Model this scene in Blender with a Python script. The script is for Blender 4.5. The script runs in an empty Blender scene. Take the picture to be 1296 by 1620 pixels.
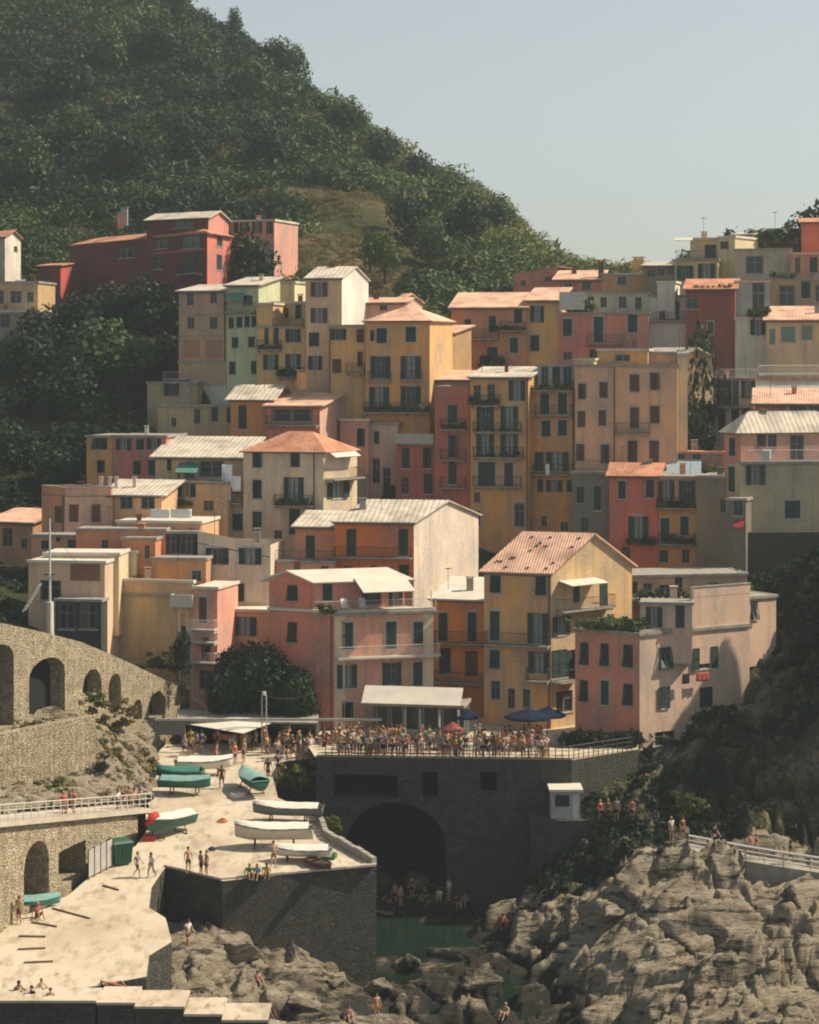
import bpy, bmesh, math, random
import numpy as np
from mathutils import Vector, Matrix
random.seed(7); rng = np.random.default_rng(7)
SC = bpy.context.scene
COL = SC.collection
# ---------------------------------------------------------------- camera
FPX, CX, HY, HC = 3300.0, 648.0, 570.0, 42.0     # focal length in photo pixels, principal column, horizon row, camera height (m)
cam_d = bpy.data.cameras.new('camera'); cam = bpy.data.objects.new('camera', cam_d); COL.objects.link(cam)
cam.location = (0, 0, HC); cam.rotation_euler = (math.radians(90), 0, 0)
cam_d.sensor_fit = 'VERTICAL'; cam_d.sensor_height = 36.0; cam_d.sensor_width = 28.8
cam_d.lens = 36.0 * FPX / 1620.0
cam_d.shift_y = -(810.0 - HY) / 1620.0
cam_d.clip_start = 0.5; cam_d.clip_end = 6000
SC.camera = cam
# ---------------------------------------------------------------- light
SUN_TO = Vector((0.99, 0.13, 0.0)).normalized(); SUN_EL = math.radians(46)
sv = Vector((SUN_TO.x * math.cos(SUN_EL), SUN_TO.y * math.cos(SUN_EL), math.sin(SUN_EL)))
w = bpy.data.worlds.new('World'); SC.world = w; w.use_nodes = True
nt = w.node_tree; bg = nt.nodes['Background']
sky = nt.nodes.new('ShaderNodeTexSky'); sky.sky_type = 'NISHITA'; sky.sun_disc = False
sky.sun_elevation = SUN_EL; sky.sun_rotation = math.atan2(sv.x, sv.y)
sky.altitude = 0; sky.air_density = 1.0; sky.dust_density = 1.2; sky.ozone_density = 1.0
hs = nt.nodes.new('ShaderNodeHueSaturation'); hs.inputs['Saturation'].default_value = .48; nt.links.new(sky.outputs[0], hs.inputs['Color'])
tint = nt.nodes.new('ShaderNodeMix'); tint.data_type = 'RGBA'; tint.blend_type = 'MULTIPLY'; tint.inputs[0].default_value = 1; tint.inputs[7].default_value = (1.0, 1.0, .955, 1)
nt.links.new(hs.outputs[0], tint.inputs[6]); nt.links.new(tint.outputs[2], bg.inputs[0]); bg.inputs[1].default_value = 0.088
sun_d = bpy.data.lights.new('sun', 'SUN'); sun = bpy.data.objects.new('sun', sun_d); COL.objects.link(sun)
sun_d.energy = 4.8; sun_d.angle = math.radians(0.6); sun_d.color = (1.0, 0.85, 0.63)
sun.rotation_euler = sv.to_track_quat('Z', 'Y').to_euler()
vs = SC.view_settings; vs.view_transform = 'Standard'; vs.look = 'None'; vs.gamma = 1.0; vs.exposure = 0.48; vs.use_curve_mapping = False
HAZE = 0.00025
SC.render.engine = 'CYCLES'
SC.cycles.pixel_filter_type = 'BLACKMAN_HARRIS'; SC.cycles.filter_width = 2.0
SC.cycles.max_bounces = 6; SC.cycles.diffuse_bounces = 3; SC.cycles.glossy_bounces = 2

# ---------------------------------------------------------------- helpers
def P(px, py, Y):
    return Vector(((px - CX) * Y / FPX, Y, HC - (py - HY) * Y / FPX))
def ZP(py, Y): return HC - (py - HY) * Y / FPX
def lin(r, g, b, k=1.0):
    f = lambda c: ((c / 255 + 0.055) / 1.055) ** 2.4 if c > 10 else c / 255 / 12.92
    return (min(.85, f(r) * k), min(.85, f(g) * k), min(.85, f(b) * k))

def _h(ix, iy, iz, seed):
    n = (ix.astype(np.int64) * 374761393 + iy.astype(np.int64) * 668265263 + iz.astype(np.int64) * 2147483647 + seed * 144665) & 0xffffffff
    n = ((n ^ (n >> 13)) * 1274126177) & 0xffffffff
    n = ((n ^ (n >> 16)) * 2246822519) & 0xffffffff
    return ((n ^ (n >> 15)) & 0xffffff) / float(0xffffff) * 2 - 1
def vnoise(x, y, z=0.0, seed=0):
    x, y, z = np.broadcast_arrays(np.asarray(x, float), np.asarray(y, float), np.asarray(z, float))
    ix, iy, iz = np.floor(x).astype(int), np.floor(y).astype(int), np.floor(z).astype(int)
    fx, fy, fz = x - ix, y - iy, z - iz
    s = lambda t: t * t * (3 - 2 * t)
    fx, fy, fz = s(fx), s(fy), s(fz); r = 0
    for dx in (0, 1):
        for dy in (0, 1):
            for dz in (0, 1):
                wgt = (fx if dx else 1 - fx) * (fy if dy else 1 - fy) * (fz if dz else 1 - fz)
                r = r + wgt * _h(ix + dx, iy + dy, iz + dz, seed)
    return r
def fbm(x, y, z=0.0, seed=0, octv=4, gain=.5):
    a, r, f = 1.0, 0.0, 1.0
    for k in range(octv):
        r = r + a * vnoise(x * f, y * f, z * f, seed + k * 17); a *= gain; f *= 2.03
    return r
def cells(x, y, size, seed, tilt, off):
    """angular blocks: every Voronoi cell is a tilted plane"""
    gx, gy = np.floor(x / size), np.floor(y / size); best = np.full(x.shape, 1e9); sec = best.copy(); h = np.zeros_like(x)
    for i in (-1, 0, 1):
        for j in (-1, 0, 1):
            cx, cy = (gx + i).astype(int), (gy + j).astype(int); o = np.zeros_like(cx)
            px_ = (cx + .5 + .45 * _h(cx, cy, o, seed)) * size; py_ = (cy + .5 + .45 * _h(cx, cy, o, seed + 1)) * size
            dx, dy = x - px_, y - py_; d = dx * dx + dy * dy
            hh = off * _h(cx, cy, o, seed + 2) + tilt * (dx * _h(cx, cy, o, seed + 3) + dy * _h(cx, cy, o, seed + 4))
            m_ = d < best; sec = np.where(m_, best, np.minimum(sec, d)); h = np.where(m_, hh, h); best = np.minimum(best, d)
    return h, np.sqrt(sec) - np.sqrt(best)
class RBF:
    def __init__(s, pts):
        p = np.array(pts, float); s.c = p[:, :2]; n = len(p)
        r = np.hypot(s.c[:, None, 0] - s.c[None, :, 0], s.c[:, None, 1] - s.c[None, :, 1])
        A = np.zeros((n + 3, n + 3)); A[:n, :n] = r + np.eye(n) * -0.4
        A[:n, n] = 1; A[:n, n + 1:] = s.c; A[n, :n] = 1; A[n + 1:, :n] = s.c.T
        s.w = np.linalg.solve(A, np.concatenate([p[:, 2], [0, 0, 0]]))
    def __call__(s, x, y):
        x, y = np.asarray(x, float), np.asarray(y, float); sh = x.shape; x = x.ravel(); y = y.ravel(); n = len(s.c)
        r = s.w[n] + s.w[n + 1] * x + s.w[n + 2] * y
        for i in range(n): r = r + s.w[i] * np.hypot(x - s.c[i, 0], y - s.c[i, 1])
        return r.reshape(sh)

class MB:
    """collects quads and polygons, then links them as ONE mesh object"""
    def __init__(s): s.v = []; s.f = []; s.m = []; s.uv = {}
    def poly(s, pts, m=0, uv=None):
        b = len(s.v); s.v += [tuple(p) for p in pts]; s.f.append(tuple(range(b, b + len(pts)))); s.m.append(m)
        if uv: s.uv[len(s.f) - 1] = uv
    def hexa(s, b4, t4, m=0):
        b = len(s.v); s.v += [tuple(p) for p in b4] + [tuple(p) for p in t4]
        for q in ((3, 2, 1, 0), (4, 5, 6, 7), (0, 1, 5, 4), (1, 2, 6, 5), (2, 3, 7, 6), (3, 0, 4, 7)):
            s.f.append(tuple(b + i for i in q)); s.m.append(m)
    def box(s, x0, x1, y0, y1, z0, z1, m=0):
        s.hexa([(x0, y0, z0), (x1, y0, z0), (x1, y1, z0), (x0, y1, z0)], [(x0, y0, z1), (x1, y0, z1), (x1, y1, z1), (x0, y1, z1)], m)
    def obox(s, O, d, n, u0, u1, v0, v1, z0, z1, m=0):
        """box along wall direction d and outward normal n (2D), from O"""
        q = [(O[0] + d[0] * u + n[0] * v, O[1] + d[1] * u + n[1] * v) for u, v in ((u0, v0), (u1, v0), (u1, v1), (u0, v1))]
        s.hexa([(a, b, z0) for a, b in q], [(a, b, z1) for a, b in q], m)
    def bar(s, p, q, r=.03, m=0, n=4):
        p, q = Vector(p), Vector(q); d = (q - p)
        if d.length < 1e-6: return
        d.normalize(); a = d.orthogonal().normalized(); c = d.cross(a); b = len(s.v)
        for e in (p, q):
            for k in range(n):
                t = 2 * math.pi * k / n + .785
                s.v.append(tuple(e + a * math.cos(t) * r + c * math.sin(t) * r))
        for k in range(n): s.f.append((b + k, b + (k + 1) % n, b + n + (k + 1) % n, b + n + k)); s.m.append(m)
        s.f.append(tuple(b + k for k in range(n))[::-1]); s.m.append(m)
        s.f.append(tuple(b + n + k for k in range(n))); s.m.append(m)
    def tube(s, pts, rs, n=6, m=0, caps=True):
        b = len(s.v); pts = [Vector(p) for p in pts]; N = len(pts)
        ref = Vector((0.13, .21, 1)).normalized()
        for i, p in enumerate(pts):
            d = (pts[min(i + 1, N - 1)] - pts[max(i - 1, 0)]).normalized()
            a = d.cross(ref); a = a.normalized() if a.length > .05 else d.orthogonal().normalized(); c = d.cross(a)
            for k in range(n):
                t = 2 * math.pi * k / n; s.v.append(tuple(p + (a * math.cos(t) + c * math.sin(t)) * rs[i]))
        for i in range(N - 1):
            for k in range(n):
                s.f.append((b + i * n + k, b + i * n + (k + 1) % n, b + (i + 1) * n + (k + 1) % n, b + (i + 1) * n + k)); s.m.append(m)
        if caps:
            s.f.append(tuple(b + k for k in range(n))[::-1]); s.m.append(m)
            s.f.append(tuple(b + (N - 1) * n + k for k in range(n))); s.m.append(m)
    def slab(s, q, t, m=0):
        """roof slab from a planar polygon (top face), thickness t downwards, uv in metres"""
        q = [Vector(p) for p in q]; nrm = (q[1] - q[0]).cross(q[-1] - q[0]).normalized()
        if nrm.z < 0: nrm = -nrm
        lo = [p - nrm * t for p in q]
        eu = (q[1] - q[0]).normalized(); ev = nrm.cross(eu)
        s.poly(q, m, [((p - q[0]).dot(eu), (p - q[0]).dot(ev)) for p in q]); s.poly(lo[::-1], m)
        for i in range(len(q)):
            j = (i + 1) % len(q); s.poly([q[i], lo[i], lo[j], q[j]], m)
    def mesh(s, name, mats, smooth=False, off=(0, 0, 0)):
        me = bpy.data.meshes.new(name)
        v = np.array(s.v, float) - np.array(off) if len(s.v) else np.zeros((0, 3))
        me.from_pydata(v.tolist(), [], s.f)
        for m in mats: me.materials.append(m)
        if len(mats) > 1: me.polygons.foreach_set('material_index', s.m)
        if smooth and len(s.v) < 20000:
            bm = bmesh.new(); bm.from_mesh(me); bmesh.ops.remove_doubles(bm, verts=bm.verts[:], dist=.002); bmesh.ops.recalc_face_normals(bm, faces=bm.faces[:]); bm.to_mesh(me); bm.free(); me.polygons.foreach_set('use_smooth', [True] * len(me.polygons))
        elif smooth: me.polygons.foreach_set('use_smooth', [True] * len(s.f))
        if s.uv:
            ul = me.uv_layers.new(name='UVMap')
            for fi, uv in s.uv.items():
                st = me.polygons[fi].loop_start
                for k, c in enumerate(uv): ul.data[st + k].uv = c
        me.update(); return me
def link(name, me, parent=None, loc=(0, 0, 0), rz=0.0, scale=None):
    o = bpy.data.objects.new(name, me); COL.objects.link(o)
    o.location = loc; o.rotation_euler = (0, 0, rz)
    if scale: o.scale = scale
    if parent: o.parent = parent
    return o
def tag(o, label=None, cat=None, group=None, kind=None):
    if label: o['label'] = label
    if cat: o['category'] = cat
    if group: o['group'] = group
    if kind: o['kind'] = kind
    return o
def empty(name, loc, label=None, cat=None, group=None, rz=0):
    o = bpy.data.objects.new(name, None); COL.objects.link(o); o.location = loc; o.rotation_euler = (0, 0, rz)
    o.empty_display_size = .2
    return tag(o, label, cat, group)
def part(name, mb, mats, root, smooth=False):
    """part whose vertices are given in world coordinates, under a root that is only translated"""
    L = Vector((0, 0, 0)); p = root
    while p: L += p.location; p = p.parent
    mats = mats if isinstance(mats, (list, tuple)) else [mats]
    return link(name, mb.mesh(name, mats, smooth, tuple(L)), root)

# ---------------------------------------------------------------- materials
MC = {}
def newmat(name):
    m = bpy.data.materials.new(name); m.use_nodes = True; n = m.node_tree; n.nodes.clear()
    out = n.nodes.new('ShaderNodeOutputMaterial'); b = n.nodes.new('ShaderNodeBsdfPrincipled')
    n.links.new(b.outputs[0], out.inputs[0]); return m, n, b
def nd(n, t, **kw):
    x = n.nodes.new(t)
    for k, v in kw.items():
        if k in x.inputs.keys(): x.inputs[k].default_value = v
        else: setattr(x, k, v)
    return x
def mixc(n, fac, a, b, mode='MIX'):
    x = n.nodes.new('ShaderNodeMix'); x.data_type = 'RGBA'; x.blend_type = mode
    for sock, v in ((0, fac), (6, a), (7, b)):
        if hasattr(v, 'links'): n.links.new(v, x.inputs[sock])
        elif isinstance(v, (int, float)): x.inputs[sock].default_value = v
        else: x.inputs[sock].default_value = tuple(v)[:3] + (1,)
    return x.outputs[2]
def ramp(n, src, a, b):
    x = nd(n, 'ShaderNodeMapRange'); x.inputs[1].default_value = a; x.inputs[2].default_value = b
    n.links.new(src, x.inputs[0]); return x.outputs[0]
def wpos(n, scale=(1, 1, 1)):
    g = n.nodes.new('ShaderNodeNewGeometry'); mp = n.nodes.new('ShaderNodeMapping'); mp.inputs['Scale'].default_value = scale
    n.links.new(g.outputs['Position'], mp.inputs[0]); return mp.outputs[0]
def noise(n, vec, scale, detail=3, rough=.55):
    x = nd(n, 'ShaderNodeTexNoise', Scale=scale, Detail=detail, Roughness=rough); n.links.new(vec, x.inputs['Vector']); return x.outputs['Fac']
def bump(n, b, h, strength=.3, dist=.05):
    x = nd(n, 'ShaderNodeBump', Strength=strength, Distance=dist); n.links.new(h, x.inputs['Height']); n.links.new(x.outputs[0], b.inputs['Normal'])
def math2(n, op, a, b):
    x = n.nodes.new('ShaderNodeMath'); x.operation = op
    for i, v in enumerate((a, b)):
        if hasattr(v, 'links'): n.links.new(v, x.inputs[i])
        else: x.inputs[i].default_value = v
    return x.outputs[0]
def dk(c, k): return tuple(x * k for x in c)
def plaster(c):
    key = ('pl',) + tuple(round(x, 3) for x in c)
    if key in MC: return MC[key]
    m, n, b = newmat('painted_plaster'); b.inputs['Roughness'].default_value = .92
    b.inputs['Specular IOR Level'].default_value = .2
    big = noise(n, wpos(n, (.35, .35, .22)), 1.0, 4); st = noise(n, wpos(n, (1.6, 1.6, .13)), 1.0, 4, .65); fine = noise(n, wpos(n), 5.5, 4)
    grey = sum(c) / 3
    worn = tuple(.55 * x + .45 * grey for x in c)
    c1 = mixc(n, ramp(n, big, .38, .68), c, dk(worn, .72))
    c2 = mixc(n, ramp(n, st, .50, .80), c1, dk(worn, .55))
    c2 = mixc(n, ramp(n, noise(n, wpos(n, (.9, .9, .6)), 1.0, 6, .7), .60, .66), c2, tuple(.6 * x + .4 * grey * .9 for x in c))
    c3 = mixc(n, ramp(n, fine, .5, .75), c2, tuple(min(.85, x * 1.13) for x in worn))
    n.links.new(c3, b.inputs['Base Color']); bump(n, b, fine, .35, .05)
    MC[key] = m; return m
def plain(name, c, rough=.7, spec=.3, var=.25, scale=3.0, metal=0):
    key = (name,) + tuple(round(x, 3) for x in c)
    if key in MC: return MC[key]
    m, n, b = newmat(name); b.inputs['Roughness'].default_value = rough; b.inputs['Specular IOR Level'].default_value = spec
    b.inputs['Metallic'].default_value = metal
    f = noise(n, wpos(n), scale, 3)
    n.links.new(mixc(n, ramp(n, f, .35, .7), c, dk(c, 1 - var)), b.inputs['Base Color'])
    MC[key] = m; return m
def tiles(name, c, c2, sx=.24, sy=.36):
    key = ('tile', name)
    if key in MC: return MC[key]
    m, n, b = newmat(name); b.inputs['Roughness'].default_value = .88; b.inputs['Specular IOR Level'].default_value = .2
    uv = n.nodes.new('ShaderNodeUVMap'); mp = nd(n, 'ShaderNodeMapping'); n.links.new(uv.outputs[0], mp.inputs[0])
    mp.inputs['Scale'].default_value = (1 / sx, 1 / sy, 1)
    vo = nd(n, 'ShaderNodeTexVoronoi', Scale=1.0, Randomness=.15); n.links.new(mp.outputs[0], vo.inputs['Vector'])
    sp = n.nodes.new('ShaderNodeSeparateColor'); n.links.new(vo.outputs['Color'], sp.inputs[0])
    big = noise(n, wpos(n), .55, 4)
    a = mixc(n, ramp(n, sp.outputs[0], .25, 1.0), c, c2)
    a = mixc(n, ramp(n, big, .42, .72), a, dk(c2, .62))
    n.links.new(a, b.inputs['Base Color'])
    sx_ = n.nodes.new('ShaderNodeSeparateXYZ'); n.links.new(mp.outputs[0], sx_.inputs[0])
    fx = math2(n, 'PINGPONG', sx_.outputs[0], .5); fy = math2(n, 'FRACT', sx_.outputs[1], 0)
    h = math2(n, 'ADD', math2(n, 'MULTIPLY', fx, 1.6), math2(n, 'MULTIPLY', fy, .35))
    bump(n, b, h, .7, .07); MC[key] = m; return m
def foliage(name, cols, rough=.6):
    """cols: three leaf colours picked per plant by the 'tint' attribute"""
    m, n, b = newmat(name); b.inputs['Roughness'].default_value = rough; b.inputs['Specular IOR Level'].default_value = .25
    at = n.nodes.new('ShaderNodeAttribute'); at.attribute_name = 'tint'
    cr = n.nodes.new('ShaderNodeValToRGB'); cr.color_ramp.interpolation = 'LINEAR'
    e = cr.color_ramp.elements; e[0].color = cols[0] + (1,); e[1].color = cols[-1] + (1,)
    for i, c in enumerate(cols[1:-1]): x = e.new((i + 1) / (len(cols) - 1)); x.color = c + (1,)
    n.links.new(at.outputs['Fac'], cr.inputs[0]); n.links.new(cr.outputs[0], b.inputs['Base Color'])
    tr = nd(n, 'ShaderNodeBsdfTranslucent'); n.links.new(cr.outputs[0], tr.inputs[0])
    mx = nd(n, 'ShaderNodeMixShader'); mx.inputs[0].default_value = .22
    n.links.new(b.outputs[0], mx.inputs[1]); n.links.new(tr.outputs[0], mx.inputs[2])
    out = [x for x in n.nodes if x.type == 'OUTPUT_MATERIAL'][0]; n.links.new(mx.outputs[0], out.inputs[0]); return m
def stonework(name, c, c2, joint, sc=(2.2, 2.2, 3.6), dist=.12):
    m, n, b = newmat(name); b.inputs['Roughness'].default_value = .93; b.inputs['Specular IOR Level'].default_value = .15
    v = wpos(n, sc); w1 = noise(n, wpos(n), 1.4, 3)
    vo = nd(n, 'ShaderNodeTexVoronoi', Scale=1.0, Randomness=.75); vo.feature = 'DISTANCE_TO_EDGE'; n.links.new(v, vo.inputs['Vector'])
    vc = nd(n, 'ShaderNodeTexVoronoi', Scale=1.0, Randomness=.75); n.links.new(v, vc.inputs['Vector'])
    sp = n.nodes.new('ShaderNodeSeparateColor'); n.links.new(vc.outputs['Color'], sp.inputs[0])
    a = mixc(n, sp.outputs[0], c, c2); e = ramp(n, vo.outputs['Distance'], .0, .11)
    a = mixc(n, ramp(n, w1, .45, .75), a, dk(c2, .6)); big = noise(n, wpos(n), .22, 4); a = mixc(n, ramp(n, big, .45, .7), a, dk(c, .7))
    a = mixc(n, e, joint, a); n.links.new(a, b.inputs['Base Color'])
    bump(n, b, math2(n, 'ADD', e, math2(n, 'MULTIPLY', noise(n, wpos(n), 8, 3), .5)), .9, dist); return m

M = {}
M['glass'] = plain('dark_window_glass', (.020, .030, .034), .18, .5, .1)
M['interior'] = plain('dark_interior', (.02, .022, .022), .9, .1, .2)
M['casing'] = plain('grey_window_casing', (.17, .18, .17), .6, .3, .15)
M['surround'] = plain('pale_stone_surround', (.42, .42, .38), .85, .2, .2)
M['curtain'] = plain('pale_curtain', (.30, .33, .33), .9, .1, .2)
M['green'] = plain('dark_green_shutter_paint', (.022, .050, .046), .55, .3, .35, 1.3)
M['brown'] = plain('brown_shutter_paint', (.13, .060, .035), .6, .3, .3, 1.3)
M['pale'] = plain('pale_green_shutter_paint', (.20, .27, .21), .6, .3, .2, 1.3)
M['iron'] = plain('dark_iron', (.035, .040, .042), .6, .4, .3)
M['whitepaint'] = plain('white_painted_concrete', (.55, .52, .46), .8, .2, .2)
M['whiteiron'] = plain('white_painted_metal', (.55, .54, .50), .6, .4, .15)
M['slab'] = plain('weathered_concrete_slab', (.34, .32, .28), .9, .2, .35, 1.5)
M['tile'] = tiles('terracotta_tile', (.62, .30, .19), (.50, .23, .15))
M['tilelight'] = tiles('faded_terracotta_tile', (.76, .49, .36), (.66, .40, .285))
M['slate'] = tiles('pale_slate_slab', (.60, .54, .45), (.50, .45, .38), .5, .45)
M['white_roof'] = plain('pale_flat_roof', (.62, .58, .50), .85, .2, .18, .8)
M['concrete'] = plain('pale_concrete', (.50, .44, .36), .9, .2, .25, .7)
M['wood'] = plain('weathered_wood', (.14, .09, .055), .8, .2, .35)
M['bark'] = plain('bark', (.07, .05, .035), .95, .1, .4, 5)
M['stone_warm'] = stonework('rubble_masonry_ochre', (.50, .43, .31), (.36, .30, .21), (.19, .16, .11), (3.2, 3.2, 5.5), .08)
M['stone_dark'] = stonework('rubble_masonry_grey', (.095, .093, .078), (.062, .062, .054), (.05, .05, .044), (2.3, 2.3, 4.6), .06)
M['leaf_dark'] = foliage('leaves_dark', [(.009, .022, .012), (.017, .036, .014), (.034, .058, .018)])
M['leaf_mix'] = foliage('leaves_hillside', [(.012, .034, .020), (.040, .078, .028), (.11, .15, .036), (.22, .19, .05)])
M['leaf_bright'] = foliage('leaves_bright', [(.045, .085, .018), (.08, .12, .02), (.16, .15, .03)])
M['leaf_dry'] = foliage('dry_scrub', [(.09, .085, .03), (.16, .13, .04), (.22, .15, .06)])
# ---------------------------------------------------------------- foliage builders
def leaf_proto(n, seed, lobes=5, leaf=.20, flat=1.0, spread=.55):
    r = np.random.default_rng(seed)
    lc = r.normal(size=(lobes, 3)); lc /= np.linalg.norm(lc, axis=1)[:, None]; lc *= spread * r.uniform(.6, 1.1, (lobes, 1)); lc[:, 2] *= .8
    lc[0] = 0; lr = r.uniform(.38, .62, lobes)
    k = r.integers(0, lobes, n); d = r.normal(size=(n, 3)); d /= np.linalg.norm(d, axis=1)[:, None]
    c = lc[k] + d * (lr[k] * r.uniform(.72, 1.08, n))[:, None]
    nr = d + r.normal(size=(n, 3)) * .55; nr /= np.linalg.norm(nr, axis=1)[:, None]
    a = np.cross(nr, r.normal(size=(n, 3))); a /= np.linalg.norm(a, axis=1)[:, None]; b = np.cross(nr, a)
    s = leaf * r.uniform(.6, 1.35, n)[:, None]
    q = np.stack([c - a * s, c - b * s * .62, c + a * s, c + b * s * .62], 1)
    q[:, :, 2] *= flat
    return q, r.uniform(-.16, .16, n)
PROTO = [leaf_proto(56, 100 + i, 5, .24) for i in range(5)]
def tris_mesh(name, Q, tint, mat):
    n = len(Q); me = bpy.data.meshes.new(name); Q = Q[:, :3]
    me.vertices.add(n * 3); me.loops.add(n * 3); me.polygons.add(n)
    me.vertices.foreach_set('co', np.ascontiguousarray(Q).reshape(-1)); me.loops.foreach_set('vertex_index', np.arange(n * 3, dtype=np.int32))
    me.polygons.foreach_set('loop_start', np.arange(0, n * 3, 3, dtype=np.int32))
    me.update(calc_edges=True)
    at = me.attributes.new('tint', 'FLOAT', 'POINT'); at.data.foreach_set('value', np.repeat(tint, 3).astype(np.float32))
    me.materials.append(mat); return me
def quads_mesh(name, Q, tint, mat):
    n = len(Q); me = bpy.data.meshes.new(name)
    me.vertices.add(n * 4); me.loops.add(n * 4); me.polygons.add(n)
    me.vertices.foreach_set('co', Q.reshape(-1)); me.loops.foreach_set('vertex_index', np.arange(n * 4, dtype=np.int32))
    me.polygons.foreach_set('loop_start', np.arange(0, n * 4, 4, dtype=np.int32))
    me.update(calc_edges=True)
    at = me.attributes.new('tint', 'FLOAT', 'POINT'); at.data.foreach_set('value', np.repeat(tint, 4).astype(np.float32))
    me.materials.append(mat); return me
def bushes(name, pts, rad, tint, mat, label, cat='bushes', zsc=.8, protos=None, kind='stuff', parent=None, tri=False):
    """pts (n,3): one mass of foliage that nobody could count"""
    protos = protos or PROTO; Qs, Ts = [], []
    if not len(pts): return None
    which = rng.integers(0, len(protos), len(pts))
    for k, (q, t) in enumerate(protos):
        s = np.where(which == k)[0]
        if not len(s): continue
        a = rng.uniform(0, 6.28, len(s)); ca, sa = np.cos(a), np.sin(a)
        x = q[None, :, :, 0] * ca[:, None, None] - q[None, :, :, 1] * sa[:, None, None]
        y = q[None, :, :, 0] * sa[:, None, None] + q[None, :, :, 1] * ca[:, None, None]
        z = np.broadcast_to(q[None, :, :, 2] * zsc, x.shape)
        G = np.stack([x, y, z], -1) * rad[s][:, None, None, None] + pts[s][:, None, None, :]
        Qs.append(G.reshape(-1, 4, 3)); Ts.append((tint[s][:, None] + t[None, :]).reshape(-1))
    me = (tris_mesh if tri else quads_mesh)(name, np.concatenate(Qs), np.clip(np.concatenate(Ts), 0, 1), mat)
    o = link(name, me, parent)
    if parent is None: tag(o, label, cat, None, kind)
    return o
TREE_M = {}
def tree_meshes(kind):
    if kind in TREE_M: return TREE_M[kind]
    leaves, lobes, mat, tint = {'round': (1500, 11, M['leaf_mix'], .35), 'dark': (1500, 11, M['leaf_dark'], .4), 'near': (11000, 16, M['leaf_dark'], .55),
        'bright': (1000, 8, M['leaf_bright'], .3), 'shrub': (500, 5, M['leaf_mix'], .6), 'tall': (1500, 7, M['leaf_dark'], .3)}[kind]
    q, t = leaf_proto(leaves, len(kind) * 13, lobes, .05 if kind == 'near' else .075, 1.0, .6)
    q[..., 2] += .95
    me = quads_mesh('crown', q, np.clip(t + tint, 0, 1), mat)
    mb = MB(); mb.tube([(0, 0, -.3), (.02, .01, .35), (-.02, .02, .75), (0, 0, 1.2)], [.085, .06, .045, .015], 7)
    for k in range(6):
        a = k * 1.05 + .3; z0 = .4 + .08 * k; mb.tube([(0, 0, z0), (.22 * math.cos(a), .22 * math.sin(a), z0 + .22), (.5 * math.cos(a), .5 * math.sin(a), z0 + .42)], [.035, .022, .008], 5)
    TREE_M[kind] = (me, mb.mesh('trunk', [M['bark']], True)); return TREE_M[kind]
def tree(loc, r, h, kind, label, group=None, name='tree', cat='tree'):
    """r = crown radius (m), h = total height (m)"""
    t = empty(name, loc, label, cat, group, random.uniform(0, 6))
    cr, tk = tree_meshes(kind)
    link('crown', cr, t, scale=(r, r, h / 1.75)); link('trunk', tk, t, scale=(r * .9, r * .9, h / 1.75)); return t

def grid_mesh(name, X, Y, Z, mat, mask=None, smooth=True):
    ny, nx = X.shape; me = bpy.data.meshes.new(name)
    co = np.stack([X, Y, Z], -1).reshape(-1, 3); idx = np.arange(ny * nx).reshape(ny, nx)
    q = np.stack([idx[:-1, :-1], idx[:-1, 1:], idx[1:, 1:], idx[1:, :-1]], -1).reshape(-1, 4)
    if mask is not None: q = q[mask[:-1, :-1].reshape(-1)]
    me.vertices.add(len(co)); me.vertices.foreach_set('co', co.reshape(-1))
    me.loops.add(q.size); me.loops.foreach_set('vertex_index', q.reshape(-1).astype(np.int32))
    me.polygons.add(len(q)); me.polygons.foreach_set('loop_start', np.arange(0, q.size, 4, dtype=np.int32))
    me.update(calc_edges=True); me.polygons.foreach_set('use_smooth', [smooth] * len(q)); me.materials.append(mat); return me

# ---------------------------------------------------------------- rock and earth materials
def rockmat():
    m, n, b = newmat('bare_coastal_rock'); b.inputs['Roughness'].default_value = .93; b.inputs['Specular IOR Level'].default_value = .15
    v = wpos(n, (.5, .8, 2.6)); big = noise(n, v, .8, 5, .6); med = noise(n, wpos(n), 1.3, 5, .65); fine = noise(n, wpos(n), 7, 4)
    a = mixc(n, ramp(n, big, .35, .68), (.54, .465, .35), (.32, .265, .19))
    a = mixc(n, ramp(n, med, .5, .7), a, (.56, .49, .38)); a = mixc(n, ramp(n, fine, .58, .72), a, (.10, .085, .065)); a = mixc(n, ramp(n, noise(n, wpos(n, (.7, 1.5, 4)), .6, 6, .75), .52, .60), a, (.075, .066, .05))
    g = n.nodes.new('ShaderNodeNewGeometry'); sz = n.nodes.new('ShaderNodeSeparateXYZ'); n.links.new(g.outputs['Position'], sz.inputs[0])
    waterside = math2(n, 'ADD', sz.outputs[2], math2(n, 'MULTIPLY', math2(n, 'ADD', noise(n, wpos(n), .35, 4, .6), -.5), -7.0))
    a = mixc(n, ramp(n, waterside, 2.2, .9), a, (.055, .052, .043))          # darker towards the water line, edge broken by noise
    n.links.new(a, b.inputs['Base Color']); bump(n, b, math2(n, 'ADD', math2(n, 'ADD', med, math2(n, 'MULTIPLY', fine, .5)), math2(n, 'MULTIPLY', noise(n, wpos(n, (.8, 1.6, 6)), 1.3, 6, .75), 2.2)), 1.0, .30); return m
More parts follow.
